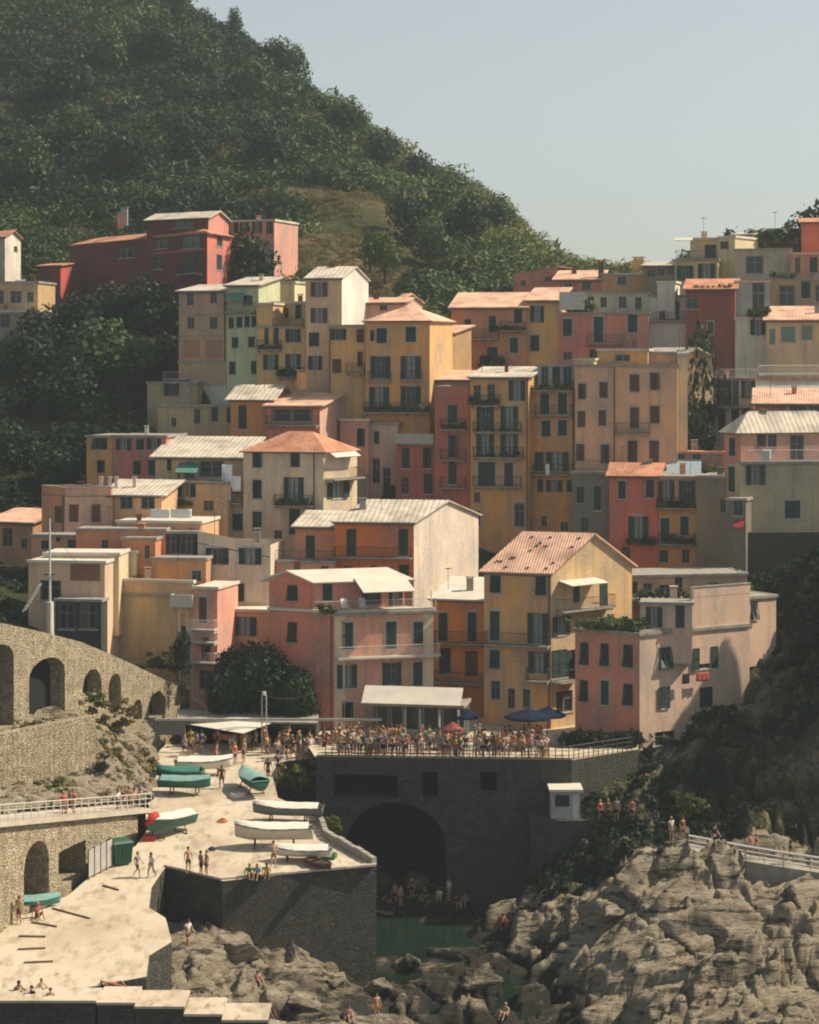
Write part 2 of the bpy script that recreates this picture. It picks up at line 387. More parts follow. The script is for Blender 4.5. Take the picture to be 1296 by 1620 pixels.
def darkrock():
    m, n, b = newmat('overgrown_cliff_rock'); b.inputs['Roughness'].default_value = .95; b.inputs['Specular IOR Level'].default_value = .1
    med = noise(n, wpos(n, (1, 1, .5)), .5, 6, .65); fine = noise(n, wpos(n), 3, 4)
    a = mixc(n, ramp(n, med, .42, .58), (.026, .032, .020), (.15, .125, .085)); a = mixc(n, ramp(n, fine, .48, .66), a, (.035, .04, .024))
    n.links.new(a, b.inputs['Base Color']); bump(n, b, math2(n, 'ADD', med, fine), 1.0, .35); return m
def earthmat():
    m, n, b = newmat('hillside_earth'); b.inputs['Roughness'].default_value = .95; b.inputs['Specular IOR Level'].default_value = .1
    med = noise(n, wpos(n), .07, 6, .65); fine = noise(n, wpos(n), .9, 5, .7)
    a = mixc(n, ramp(n, med, .48, .62), (.04, .048, .02), (.17, .12, .065)); a = mixc(n, ramp(n, fine, .47, .6), a, (.045, .05, .02))
    n.links.new(a, b.inputs['Base Color']); bump(n, b, fine, 1.0, .8); return m
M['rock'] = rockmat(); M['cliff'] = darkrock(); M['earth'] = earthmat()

# ---------------------------------------------------------------- sea
m, n, b = newmat('sea_water'); b.inputs['Roughness'].default_value = .08; b.inputs['IOR'].default_value = 1.33
n.links.new(mixc(n, ramp(n, noise(n, wpos(n), .25, 3), .3, .7), (.008, .018, .013), (.012, .025, .016)), b.inputs['Base Color'])
bump(n, b, noise(n, wpos(n), 2.2, 3), .35, .08); M['water'] = m
mb = MB(); mb.poly([(-260, -40, 0), (260, -40, 0), (260, 540, 0), (-260, 540, 0)])
tag(link('sea', mb.mesh('sea', [M['water']])), kind='structure')

# ---------------------------------------------------------------- rocky shore (in front of the terrace)
def C(px, py, Y): p = P(px, py, Y); return (p.x, p.y, p.z)
def CZ(px, Y, z): return ((px - CX) * Y / FPX, Y, z)
SH = [C(830,1440,149),C(860,1415,150),C(960,1370,147),C(1040,1333,144),C(1100,1345,143),C(1200,1365,141),C(1296,1395,138.5),C(1360,1400,138),
 C(790,1480,146),C(800,1540,141),C(870,1560,136),C(880,1470,143),C(900,1600,129),C(1000,1500,132),C(960,1440,139),C(1100,1440,135),C(1200,1450,133),C(1100,1600,118),
 C(1296,1500,127),C(1296,1640,112),C(1000,1640,117),C(1360,1560,120),
 CZ(650,151,-1.1),CZ(620,148,-.9),CZ(690,151,-1.1),CZ(720,148,-.9),CZ(650,154,-.8),CZ(690,154,-.6),C(615,1436,157),CZ(690,158,1.2),C(770,1445,156),C(820,1425,158),
 CZ(640,144.5,1.2),CZ(730,143,2.4),C(700,1560,137),CZ(770,138,2.4),C(600,1540,140),C(560,1600,126),C(650,1630,122),CZ(800,132,.4),CZ(870,131,-.6),CZ(880,124,-.6),CZ(830,126,-.3),
 C(470,1480,138),C(380,1462,136),C(500,1560,132),C(400,1585,127),C(310,1470,132),C(300,1560,125),C(430,1640,119),C(530,1650,119),
 CZ(100,135,3),CZ(100,120,2),CZ(200,118,3.2),CZ(0,108,0),CZ(300,106,1.5),CZ(600,106,0),CZ(900,106,-1),CZ(1300,104,3.5),CZ(100,150,4),CZ(300,150,4),CZ(420,150,3),CZ(540,147,0),CZ(545,154,-.5),
 C(1000,1255,157),C(1060,1290,152),C(1130,1262,152),C(1200,1200,154),C(1100,1146,164),C(1000,1190,166),C(1230,1035,166),C(1180,1090,166),C(1296,1000,168),C(1360,960,168),
 C(1296,1075,160),C(1296,1150,155),C(1296,1345,147),C(1200,1330,147),C(1120,1315,148),C(900,1345,154),C(950,1290,156),C(880,1395,152),C(1360,1200,152),C(1250,1115,161),C(1200,1155,161),C(1240,1190,155),
 CZ(840,162,3),CZ(760,163,2),CZ(600,165,2),CZ(900,160,8),CZ(960,168,9),CZ(1100,172,12),CZ(1240,172,18),CZ(1360,172,24),CZ(-40,160,3),CZ(300,165,4)]
SH += [(40, Yq, zq) for Yq, zq in ((160, 28), (167, 33), (174, 34))] + [(48, Yq, 42) for Yq in (158, 166, 174)] + [(62, Yq, 46) for Yq in (156, 166, 174)] + [(46, 148, 16), (62, 146, 20), (44, 138, 9), (62, 130, 10), (62, 106, 5)]
shore = RBF(SH)
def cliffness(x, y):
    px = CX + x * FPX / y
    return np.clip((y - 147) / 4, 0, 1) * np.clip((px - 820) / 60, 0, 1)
def shore_z(x, y, full=True):
    z = shore(x, y)
    if not full: return z
    wx = x + .9 * vnoise(x * .2, y * .2, 0, 5); wy = y + .9 * vnoise(x * .2, y * .2, 0, 9)
    cl = cliffness(x, y)
    under = np.clip((z + .2) / .9, 0, 1)
    px = CX + x * FPX / y; outc = np.clip((px - 600) / 150, .45, 1.0) * under
    ux, uy = wx * .94 + wy * .34, -wx * .34 + wy * .94                  # beds strike a little off the view
    ux, uy = wx * .94 + wy * .34, -wx * .34 + wy * .94                  # beds strike a little off the view
    bl = fbm(wx * .12, wy * .15, 0, 3, 2) * 1.5
    rd = 1 - np.abs(vnoise(ux * .11 + 5, uy * .26, 0, 21)) * 2.0 + .3 * vnoise(ux * .3, uy * .5, 0, 22)
    cr = np.abs(vnoise(ux * .10 + 3, uy * .36 + 1, 0, 41) + .22 * vnoise(wx * .6, wy * .6, 0, 42)); crack = np.clip(1 - cr * 7, 0, 1)
    cr3 = np.abs(vnoise(ux * .22 + 9, uy * .09, 0, 43) + .2 * vnoise(wx * .9, wy * .9, 0, 44)); crack3 = np.clip(1 - cr3 * 12, 0, 1)
    cr2 = np.abs(vnoise(ux * .35, uy * 1.3, 0, 47) + .25 * vnoise(wx * 2, wy * 2, 0, 46)); crack2 = np.clip(1 - cr2 * 5.0, 0, 1) * np.clip(.2 + 1.4 * fbm(x * .2, y * .2, 0, 48, 2), 0, 1)
    zz = z + outc * (bl * .6 + rd * .8 - 1.1) * (1 + cl * .5) - outc * (crack * 2.3 + crack3 * 1.5 + crack2 * .7)
    t = zz - .16 * x - .10 * y + .5 * vnoise(x * .16, y * .16, 0, 49) + .12 * vnoise(x * .8, y * .8, 0, 50); st_ = .95; f = t / st_ - np.floor(t / st_)
    zz = zz + outc * .62 * st_ * (np.clip((f - .5) * 3.5, -.5, .5) + .5 - f)
    qx, qy = x + .35 * fbm(x * .8, y * .8, 0, 81, 2), y + .35 * fbm(x * .8, y * .8, 0, 82, 2)
    h1, e1 = cells(qx * .62 + qy * .25, qy * 1.25 - qx * .2, 3.3, 91, .42, .75); h2, e2 = cells(qx * .6 + qy * .2, qy * 1.35 - qx * .2, 1.15, 95, .26, .12)
    rough = np.clip(.75 + .6 * vnoise(x * .12, y * .12, 0, 83), .3, 1.2)
    zz = zz + outc * rough * (h1 + h2 - .75 * np.clip(1 - e1 / .34, 0, 1) - .16 * np.clip(1 - e2 / .12, 0, 1))
    zz = zz + .05 * fbm(x * 2.2, y * 3.0, 0, 60, 3)
    return zz
xs = np.concatenate([np.arange(-30, 36, .18), np.arange(36, 64, .6)]); ys = np.arange(104, 173, .18); XX, YY = np.meshgrid(xs, ys)
ZZ = shore_z(XX, YY)
PX = CX + XX * FPX / YY
ZZ = np.where((YY > 158.5) & (PX < 868), np.minimum(ZZ, 6), ZZ)
mat_mask = cliffness(XX, YY)
def dec_z(Y): return float(np.interp(Y, [104, 112, 118, 128, 137, 150, 165, 172, 190], [4.4, 5.2, 5.9, 7.3, 8.2, 9.2, 10.5, 11.42, 11.45]))
def Dk(px, py):
    """point of the boat deck / slipway seen at a pixel"""
    a, b_ = 104.0, 190.0
    for _ in range(40):
        mY = (a + b_) / 2
        if ZP(py, mY) > dec_z(mY): a = mY
        else: b_ = mY
    return Vector(((px - CX) * a / FPX, a, dec_z(a)))
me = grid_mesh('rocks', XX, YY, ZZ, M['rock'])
me.materials.append(M['cliff'])
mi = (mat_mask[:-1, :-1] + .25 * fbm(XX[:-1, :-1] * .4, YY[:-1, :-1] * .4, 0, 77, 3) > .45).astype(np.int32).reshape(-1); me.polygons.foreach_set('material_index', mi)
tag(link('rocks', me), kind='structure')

# scrub on the dark cliff
def scat(n, px0, px1, Y0, Y1, zf, keep=None):
    k = rng.uniform(px0, px1, n); Y = rng.uniform(Y0, Y1, n); x = (k - CX) * Y / FPX
    if keep is not None:
        s = keep(k, Y, x); k, Y, x = k[s], Y[s], x[s]
    return np.stack([x, Y, zf(x, Y)], -1)
pt = scat(2800, 860, 1370, 149, 171, shore_z, lambda k, Y, x: (fbm(x * .25, Y * .25, 0, 31, 3) > -.3) & (k > 700 + (Y - 149) * 9 + 100) & ~((k > 1190) & (Y < 160)))
bushes('scrub', pt, rng.uniform(.35, .9, len(pt)), rng.uniform(0, .6, len(pt)), M['leaf_dark'], 'dark scrub covering the shaded cliff below the pale pink house')
pt = scat(300, 1120, 1370, 149, 161, shore_z, lambda k, Y, x: fbm(x * .3, Y * .3, 0, 33, 3) > .1)
bushes('dry_scrub', pt, rng.uniform(.4, .9, len(pt)), rng.uniform(0, .8, len(pt)), M['leaf_dry'], 'dry yellowish scrub on the sunlit cliff at the right edge')

# ---------------------------------------------------------------- boat deck and slipway
def sheet(name, poly_px, pt_fn, mat, breaks, thick=9.0, wallmat=None, zmin=None, zoff=0):
    bm = bmesh.new(); vs_ = []
    for (a, c) in poly_px:
        p = pt_fn(a, c); vs_.append(bm.verts.new((p.x, p.y, 0)))
    bm.faces.new(vs_)
    for Yb in breaks:
        bmesh.ops.bisect_plane(bm, geom=bm.verts[:] + bm.edges[:] + bm.faces[:], plane_co=(0, Yb, 0), plane_no=(0, 1, 0))
    bmesh.ops.triangulate(bm, faces=bm.faces[:])
    for v in bm.verts: v.co.z = dec_z(v.co.y) + zoff
    if wallmat:
        be = [e for e in bm.edges if e.is_boundary]
        r = bmesh.ops.extrude_edge_only(bm, edges=be)
        for v in [g for g in r['geom'] if isinstance(g, bmesh.types.BMVert)]: v.co.z = zmin
        for f in bm.faces:
            if abs(f.normal.z) < .2: f.material_index = 1
        bm.normal_update()
        for f in bm.faces:
            if abs(f.normal.z) < .3: f.material_index = 1
    me = bpy.data.meshes.new(name); bm.to_mesh(me); bm.free(); me.materials.append(mat)
    if wallmat: me.materials.append(wallmat)
    return tag(link(name, me), kind='structure')
def decmat():
    m, n, b = newmat('worn_pale_concrete_paving'); b.inputs['Roughness'].default_value = .9; b.inputs['Specular IOR Level'].default_value = .2
    big = noise(n, wpos(n), .22, 5, .6); med = noise(n, wpos(n, (1, .5, 1)), 1.2, 4); fine = noise(n, wpos(n), 8, 3)
    a = mixc(n, ramp(n, big, .45, .72), (.54, .47, .37), (.36, .29, .20)); a = mixc(n, ramp(n, med, .50, .70), a, (.31, .25, .18)); a = mixc(n, ramp(n, noise(n, wpos(n, (.8, .25, .5)), 1.0, 6, .75), .60, .66), a, (.24, .19, .135))
    a = mixc(n, ramp(n, fine, .5, .8), a, (.55, .49, .40)); n.links.new(a, b.inputs['Base Color']); bump(n, b, fine, .4, .03); return m
M['deck'] = decmat()
DECK = [(-60,1478),(0,1462),(60,1440),(110,1415),(160,1372),(215,1338),(243,1300),(232,1262),(240,1200),(262,1178),(420,1176),(530,1174),(520,1196),(440,1206),(430,1225),(440,1262),(506,1290),(520,1325),(596,1368),(352,1394),(262,1372),(240,1404),(236,1436),(262,1452),(272,1490),(236,1512),(232,1545),(150,1560),(0,1586),(-60,1590)]
sheet('slipway', DECK, Dk, M['deck'], [112, 118, 128, 137, 150, 165, 172], wallmat=M['stone_dark'], zmin=.2)

# terrace with the tunnel under it
TZ, TY = 11.5, 160.0
def col_wall(name, P0, P1, ztop, zbot, ops, thick, mat, du=.35, back=True, smooth=False):
    """wall from P0 to P1 (2D) with arched openings cut through its face; ops: (u0,u1,z0,zspring,rise)"""
    P0, P1 = Vector(P0[:2]), Vector(P1[:2]); L = (P1 - P0).length; d = (P1 - P0) / L; n_ = Vector((d.y, -d.x))
    us = set(np.arange(0, L, du).tolist() + [L])
    for (u0, u1, z0, zs, rr) in ops:
        for k in range(13): us.add(u0 + (u1 - u0) * k / 12)
    us = sorted(u for u in us if 0 <= u <= L); us = [u for i, u in enumerate(us) if i == 0 or u - us[i - 1] > 1e-4]
    ops = sorted(ops, key=lambda o_: o_[2])
    mb = MB(); w_ = lambda u, v, z: (P0.x + d.x * u + n_.x * v, P0.y + d.y * u + n_.y * v, z)
    for a, c in zip(us[:-1], us[1:]):
        segs = [[(zbot(a), zbot(c)), (ztop(a), ztop(c))]]
        for (u0, u1, z0, zs, rr) in ops:
            if a >= u0 - 1e-4 and c <= u1 + 1e-4:
                h = lambda u: zs + rr * math.sqrt(max(0, 1 - ((u - (u0 + u1) / 2) / ((u1 - u0) / 2)) ** 2))
                s = segs.pop(); segs += [[s[0], (z0, z0)], [(h(a), h(c)), s[1]]]
                mb.poly([w_(a, 0, h(a)), w_(c, 0, h(c)), w_(c, -thick, h(c)), w_(a, -thick, h(a))])
                mb.poly([w_(a, 0, z0), w_(c, 0, z0), w_(c, -thick, z0), w_(a, -thick, z0)])
                mb.poly([w_(a, -thick, z0), w_(c, -thick, z0), w_(c, -thick, h(c)), w_(a, -thick, h(a))], 1)
                if abs(a - u0) < 1e-4: mb.poly([w_(a, 0, z0), w_(a, -thick, z0), w_(a, -thick, h(a)), w_(a, 0, h(a))])
                if abs(c - u1) < 1e-4: mb.poly([w_(c, 0, z0), w_(c, -thick, z0), w_(c, -thick, h(c)), w_(c, 0, h(c))])
        for (lo, hi) in segs: mb.poly([w_(a, 0, lo[0]), w_(c, 0, lo[1]), w_(c, 0, hi[1]), w_(a, 0, hi[0])])
        t = min(thick, .8); mb.poly([w_(a, 0, ztop(a)), w_(c, 0, ztop(c)), w_(c, -t, ztop(c)), w_(a, -t, ztop(a))])
        mb.poly([w_(a, -t, ztop(a)), w_(c, -t, ztop(c)), w_(c, -t, zbot(c)), w_(a, -t, zbot(a))])if not ops else None
    return link(name, mb.mesh(name, [mat, M['interior']], smooth))
def opx(P0, P1, a, c, top, bot, rise_frac=1.0):
    """opening from pixels on the wall line"""
    P0, P1 = Vector(P0[:2]), Vector(P1[:2]); L = (P1 - P0).length; d = (P1 - P0) / L
    def u_(px): k = (px - CX) / FPX; return (k * P0.y - P0.x) / (d.x - k * d.y)
    u0, u1 = u_(a), u_(c); Y = P0.y + d.y * (u0 + u1) / 2; rr = (u1 - u0) / 2 * rise_frac
    zt = ZP(top, Y); return (u0, u1, ZP(bot, Y), zt - rr, rr)
T0, T1 = (CZ(500, TY, 0)), (CZ(905, 158.6, 0))
ops = [opx(T0, T1, 527, 630, 1226, 1262, .02), opx(T0, T1, 668, 693, 1221, 1262, .05), opx(T0, T1, 760, 786, 1222, 1252, .05), opx(T0, T1, 546, 706, 1270, 1440, .9)]
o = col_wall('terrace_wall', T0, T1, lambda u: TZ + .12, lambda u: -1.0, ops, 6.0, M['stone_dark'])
tag(o, 'dark shaded stone wall with a big tunnel arch under the crowded terrace', 'wall')
mb = MB(); mb.poly([CZ(500, TY - .02, TZ), CZ(905, 158.6, TZ), CZ(1010, 163, TZ), CZ(1010, 182, TZ), CZ(470, 182, TZ), CZ(470, 172.3, TZ)])
tag(link('terrace_paving', mb.mesh('terrace_paving', [M['deck']])), kind='structure')
mb = MB(); mb.poly([CZ(905, 158.6, TZ + .1), CZ(1010, 163, TZ + .1), CZ(1010, 163, 4), CZ(905, 158.6, 4)])
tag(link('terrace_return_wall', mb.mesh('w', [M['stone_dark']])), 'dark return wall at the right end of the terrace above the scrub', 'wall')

def railing(name, pts, h=1.05, gap=.55, mat=None, label=None, r=.022, post=.035, cat='railing', mid=2):
    """posts and rails along 3D points; each is one thing"""
    mat = mat or M['iron']; root = empty(name, tuple(pts[0]), label, cat)
    mb = MB(); pm = None
    for a, b_ in zip(pts[:-1], pts[1:]):
        a, b_ = Vector(a), Vector(b_); L = (b_ - a).length; nseg = max(1, round(L / gap))
        for k in range(nseg + 1):
            p = a.lerp(b_, k / nseg); mb = MB(); mb.bar(p, p + Vector((0, 0, h)), post); part('post', mb, mat, root)
        for j in range(mid + 1):
            z = h * (j + 1) / (mid + 1); up = Vector((0, 0, z)); rb = MB(); rb.bar(a + up, b_ + up, r if j < mid else r * 1.5)
            part('rail', rb, mat, root)
    return root
railing('railing', [Vector(CZ(515, TY - .1 + .5, TZ)), Vector(CZ(900, 159.1, TZ)), Vector(CZ(1000, 163, TZ))], 1.05, .5, M['iron'], 'dark iron railing along the edge of the crowded terrace')

# left: arcaded ramp wall
V0, V1 = CZ(-70, 146.5, 0), CZ(347, 185, 0)
def vline(px):
    A, B = Vector(V0[:2]), Vector(V1[:2]); d = (B - A).normalized(); k = (px - CX) / FPX
    return (k * A.y - A.x) / (d.x - k * d.y), d, A
def vY(px): u, d, A = vline(px); return A.y + d.y * u
vt = [(-70, 975), (0, 985), (60, 998), (130, 1016), (200, 1046), (260, 1075), (347, 1112)]
vu = [vline(a)[0] for a, c in vt]; vz = [ZP(c, vY(a)) for a, c in vt]
ops = [opx(V0, V1, -30, 22, 1020, 1155, .5), opx(V0, V1, 46, 103, 1041, 1136, .5), opx(V0, V1, 131, 161, 1059, 1100, .9), opx(V0, V1, 172, 192, 1066, 1124, .9),
       opx(V0, V1, 211, 225, 1107, 1140, .9), opx(V0, V1, 236, 262, 1094, 1134, .9), opx(V0, V1, 277, 304, 1115, 1140, .9)]
o = col_wall('arcade_wall', V0, V1, lambda u: float(np.interp(u, vu, vz)), lambda u: 4.0, ops, 1.3, M['stone_warm'])
tag(o, 'ochre stone wall with seven shrinking arches carrying the ramp', 'wall')
mb = MB(); k_ = [(-70, 0), (0, 0), (60, 0), (130, 0), (200, 0), (260, 0), (347, 0)]
for (a, _), (c, _) in zip(k_[:-1], k_[1:]):
    q = []
    for px, off in ((a, .7), (c, .7), (c, 5.5), (a, 5.5)):
        u, d, A = vline(px); p = A + d * u + Vector((-d.y, d.x)) * off; q.append((p.x, p.y, float(np.interp(u, vu, vz)) - .55))
    mb.poly(q)
tag(link('ramp_path', mb.mesh('ramp_path', [M['deck']])), kind='structure')
R0, R1 = CZ(-70, 142.5, 0), CZ(152, 152, 0)
o = col_wall('retaining_wall', R0, R1, lambda u: ZP(1153, 148) + .02 * u, lambda u: 6.0, [], .8, M['stone_warm'])
tag(o, 'rough ochre retaining wall below the two biggest arches', 'wall')
# lower promenade with its wall
L0, L1 = CZ(-60, 122.5, 0), CZ(218, 145.5, 0)
Lu = lambda px: ((lambda A, d, k: (k * A.y - A.x) / (d.x - k * d.y))(Vector(L0[:2]), (Vector(L1[:2]) - Vector(L0[:2])).normalized(), (px - CX) / FPX))
LY = lambda px: L0[1] + (L1[1] - L0[1]) / (Vector(L1[:2]) - Vector(L0[:2])).length * Lu(px)
lz0, lz1 = ZP(1306, LY(0)), ZP(1290, LY(215)); lu0, lu1 = Lu(0), Lu(215)
ltop = lambda u: lz0 + (lz1 - lz0) * (u - lu0) / (lu1 - lu0)
ops = [opx(L0, L1, 38, 78, 1331, 1425, .9), opx(L0, L1, 93, 136, 1338, 1392, .03)]
o = col_wall('promenade_wall', L0, L1, ltop, lambda u: 3.0, ops, 2.0, M['stone_warm'])
tag(o, 'sunlit rubble wall with an arched doorway beside the slipway', 'wall')
dL = (Vector(L1[:2]) - Vector(L0[:2])).normalized(); nL = Vector((dL.y, -dL.x)); LL = (Vector(L1[:2]) - Vector(L0[:2])).length
mb = MB(); A = Vector(L0[:2])
p = [A + nL * .35, A + dL * (LL + 1.5) + nL * .35, A + dL * (LL + 3) - nL * 9, A - nL * 14]
mb.slab([(p[0].x, p[0].y, ltop(0) + .2), (p[1].x, p[1].y, ltop(LL) + .2), (p[2].x, p[2].y, ltop(LL) + .2), (p[3].x, p[3].y, ltop(0) + .2)], .3)
tag(link('promenade_path', mb.mesh('promenade_path', [M['concrete']])), kind='structure')
railing('railing', [Vector((p[0].x, p[0].y, ltop(0) + .2)), Vector((p[1].x, p[1].y, ltop(LL) + .2))], 1.05, 1.0, M['whiteiron'], 'pale metal railing along the promenade above the slipway', .025, .035)
# path on the right rock
WK = [C(1090, 1345, 143.5), C(1180, 1362, 142), C(1240, 1372, 141), C(1370, 1392, 139)]
mb = MB()
for a, c in zip(WK[:-1], WK[1:]): mb.hexa([(a[0], a[1], a[2] - 2.5), (c[0], c[1], c[2] - 2.5), (c[0], c[1] + 2.2, c[2] - 2.5), (a[0], a[1] + 2.2, a[2] - 2.5)], [(a[0], a[1], a[2]), (c[0], c[1], c[2]), (c[0], c[1] + 2.2, c[2]), (a[0], a[1] + 2.2, a[2])])
tag(link('cliff_path', mb.mesh('cliff_path', [M['slab']])), kind='structure')
railing('railing', [Vector(q) for q in WK], 1.0, 1.6, M['whiteiron'], 'pale railing of the cliff path behind the big sunlit rock', .06, .04)
# ---------------------------------------------------------------- houses
GROUND = []     # control points of the village slope
def unit(mb, name, mats): return mb.mesh(name, mats)
def shutter_mesh(mat, flap=False):
    mb = MB(); t0, t1 = -.045, -.005
    for x0, x1 in ((-.5, -.38), (.38, .5)): mb.box(x0, x1, t0, t1, -.5, .5)
    for z0, z1 in ((-.5, -.44), (-.04, .04), (.44, .5)): mb.box(-.38, .38, t0, t1, z0, z1)
    for z0, z1 in ((-.44, -.04), (.04, .44)):
        N = 7
        for k in range(N):
            a = z0 + (z1 - z0) * k / N; h = (z1 - z0) / N
            mb.poly([(-.38, t0, a), (.38, t0, a), (.38, t1 - .008, a + h * 1.05), (-.38, t1 - .008, a + h * 1.05)])
            mb.poly([(-.38, t0, a), (.38, t0, a), (.38, t1 - .004, a + h * .1), (-.38, t1 - .004, a + h * .1)])
    if flap:   # lower half swings outwards
        v = []
        for (x, y, z) in mb.v:
            if z < 0: y -= (-z) * .62; z *= .93
            v.append((x, y, z))
        mb.v = v
    return mb.mesh('shutter', [mat])
SHM = {k: shutter_mesh(M[c], f) for k, (c, f) in {'g': ('green', False), 'f': ('green', True), 'r': ('brown', False), 'p': ('pale', False)}.items()}
def window_mesh(surround, kind):
    if kind == 'pane':
        mb = MB(); mb.poly([(-.5, .16, -.5), (.5, .16, -.5), (.5, .16, .5), (-.5, .16, .5)], 0)
        for x0, x1 in ((-.5, -.46), (.46, .5)): mb.box(x0, x1, .02, .15, -.5, .5, 1)
        return mb.mesh('window', [M['glass'], M['surround']])
    mb = MB(); mats = [M['glass'], M['casing'], M['surround'], M['curtain']]
    if kind != 'closed':
        mb.poly([(-.5, .16, -.5), (.5, .16, -.5), (.5, .16, .5), (-.5, .16, .5)], 0)
        for x0, x1 in ((-.5, -.42), (-.04, .04), (.42, .5)): mb.box(x0, x1, .10, .15, -.5, .5, 1)
        for z0, z1 in ((-.5, -.45), (.45, .5), (.12, .16)):
            for x0, x1 in ((-.42, -.04), (.04, .42)): mb.box(x0, x1, .105, .145, z0, z1, 1)
        if kind == 'curtain': mb.poly([(-.40, .152, -.45), (-.06, .152, -.45), (-.09, .152, .45), (-.40, .152, .45)], 3); mb.poly([(.12, .152, -.45), (.40, .152, -.45), (.40, .152, .45), (.09, .152, .45)], 3)
    else: mb.poly([(-.5, .10, -.5), (.5, .10, -.5), (.5, .10, .5), (-.5, .10, .5)], 0)
    mb.box(-.60, .60, -.07, .04, -.56, -.505, 2)      # sill
    if surround:
        mb.box(-.62, -.505, -.025, .02, -.5, .5, 2); mb.box(.505, .62, -.025, .02, -.5, .5, 2); mb.box(-.62, .62, -.03, .02, .505, .60, 2)
    return mb.mesh('window', mats)
WM = {(s, k): window_mesh(s, k) for s in (False, True) for k in ('closed', 'plain', 'curtain', 'pane')}

class Face:
    def __init__(s, P0, P1):
        s.P0 = Vector(P0[:2]); s.P1 = Vector(P1[:2]); s.L = (s.P1 - s.P0).length; s.d = (s.P1 - s.P0) / s.L; s.n = Vector((s.d.y, -s.d.x)); s.rz = math.atan2(s.d.y, s.d.x)
    def u(s, px): k = (px - CX) / FPX; return (k * s.P0.y - s.P0.x) / (s.d.x - k * s.d.y)
    def Y(s, u): return s.P0.y + s.d.y * u
    def z(s, px, py): return ZP(py, s.Y(s.u(px)))
    def at(s, u, v, z): p = s.P0 + s.d * u + s.n * v; return Vector((p.x, p.y, z))

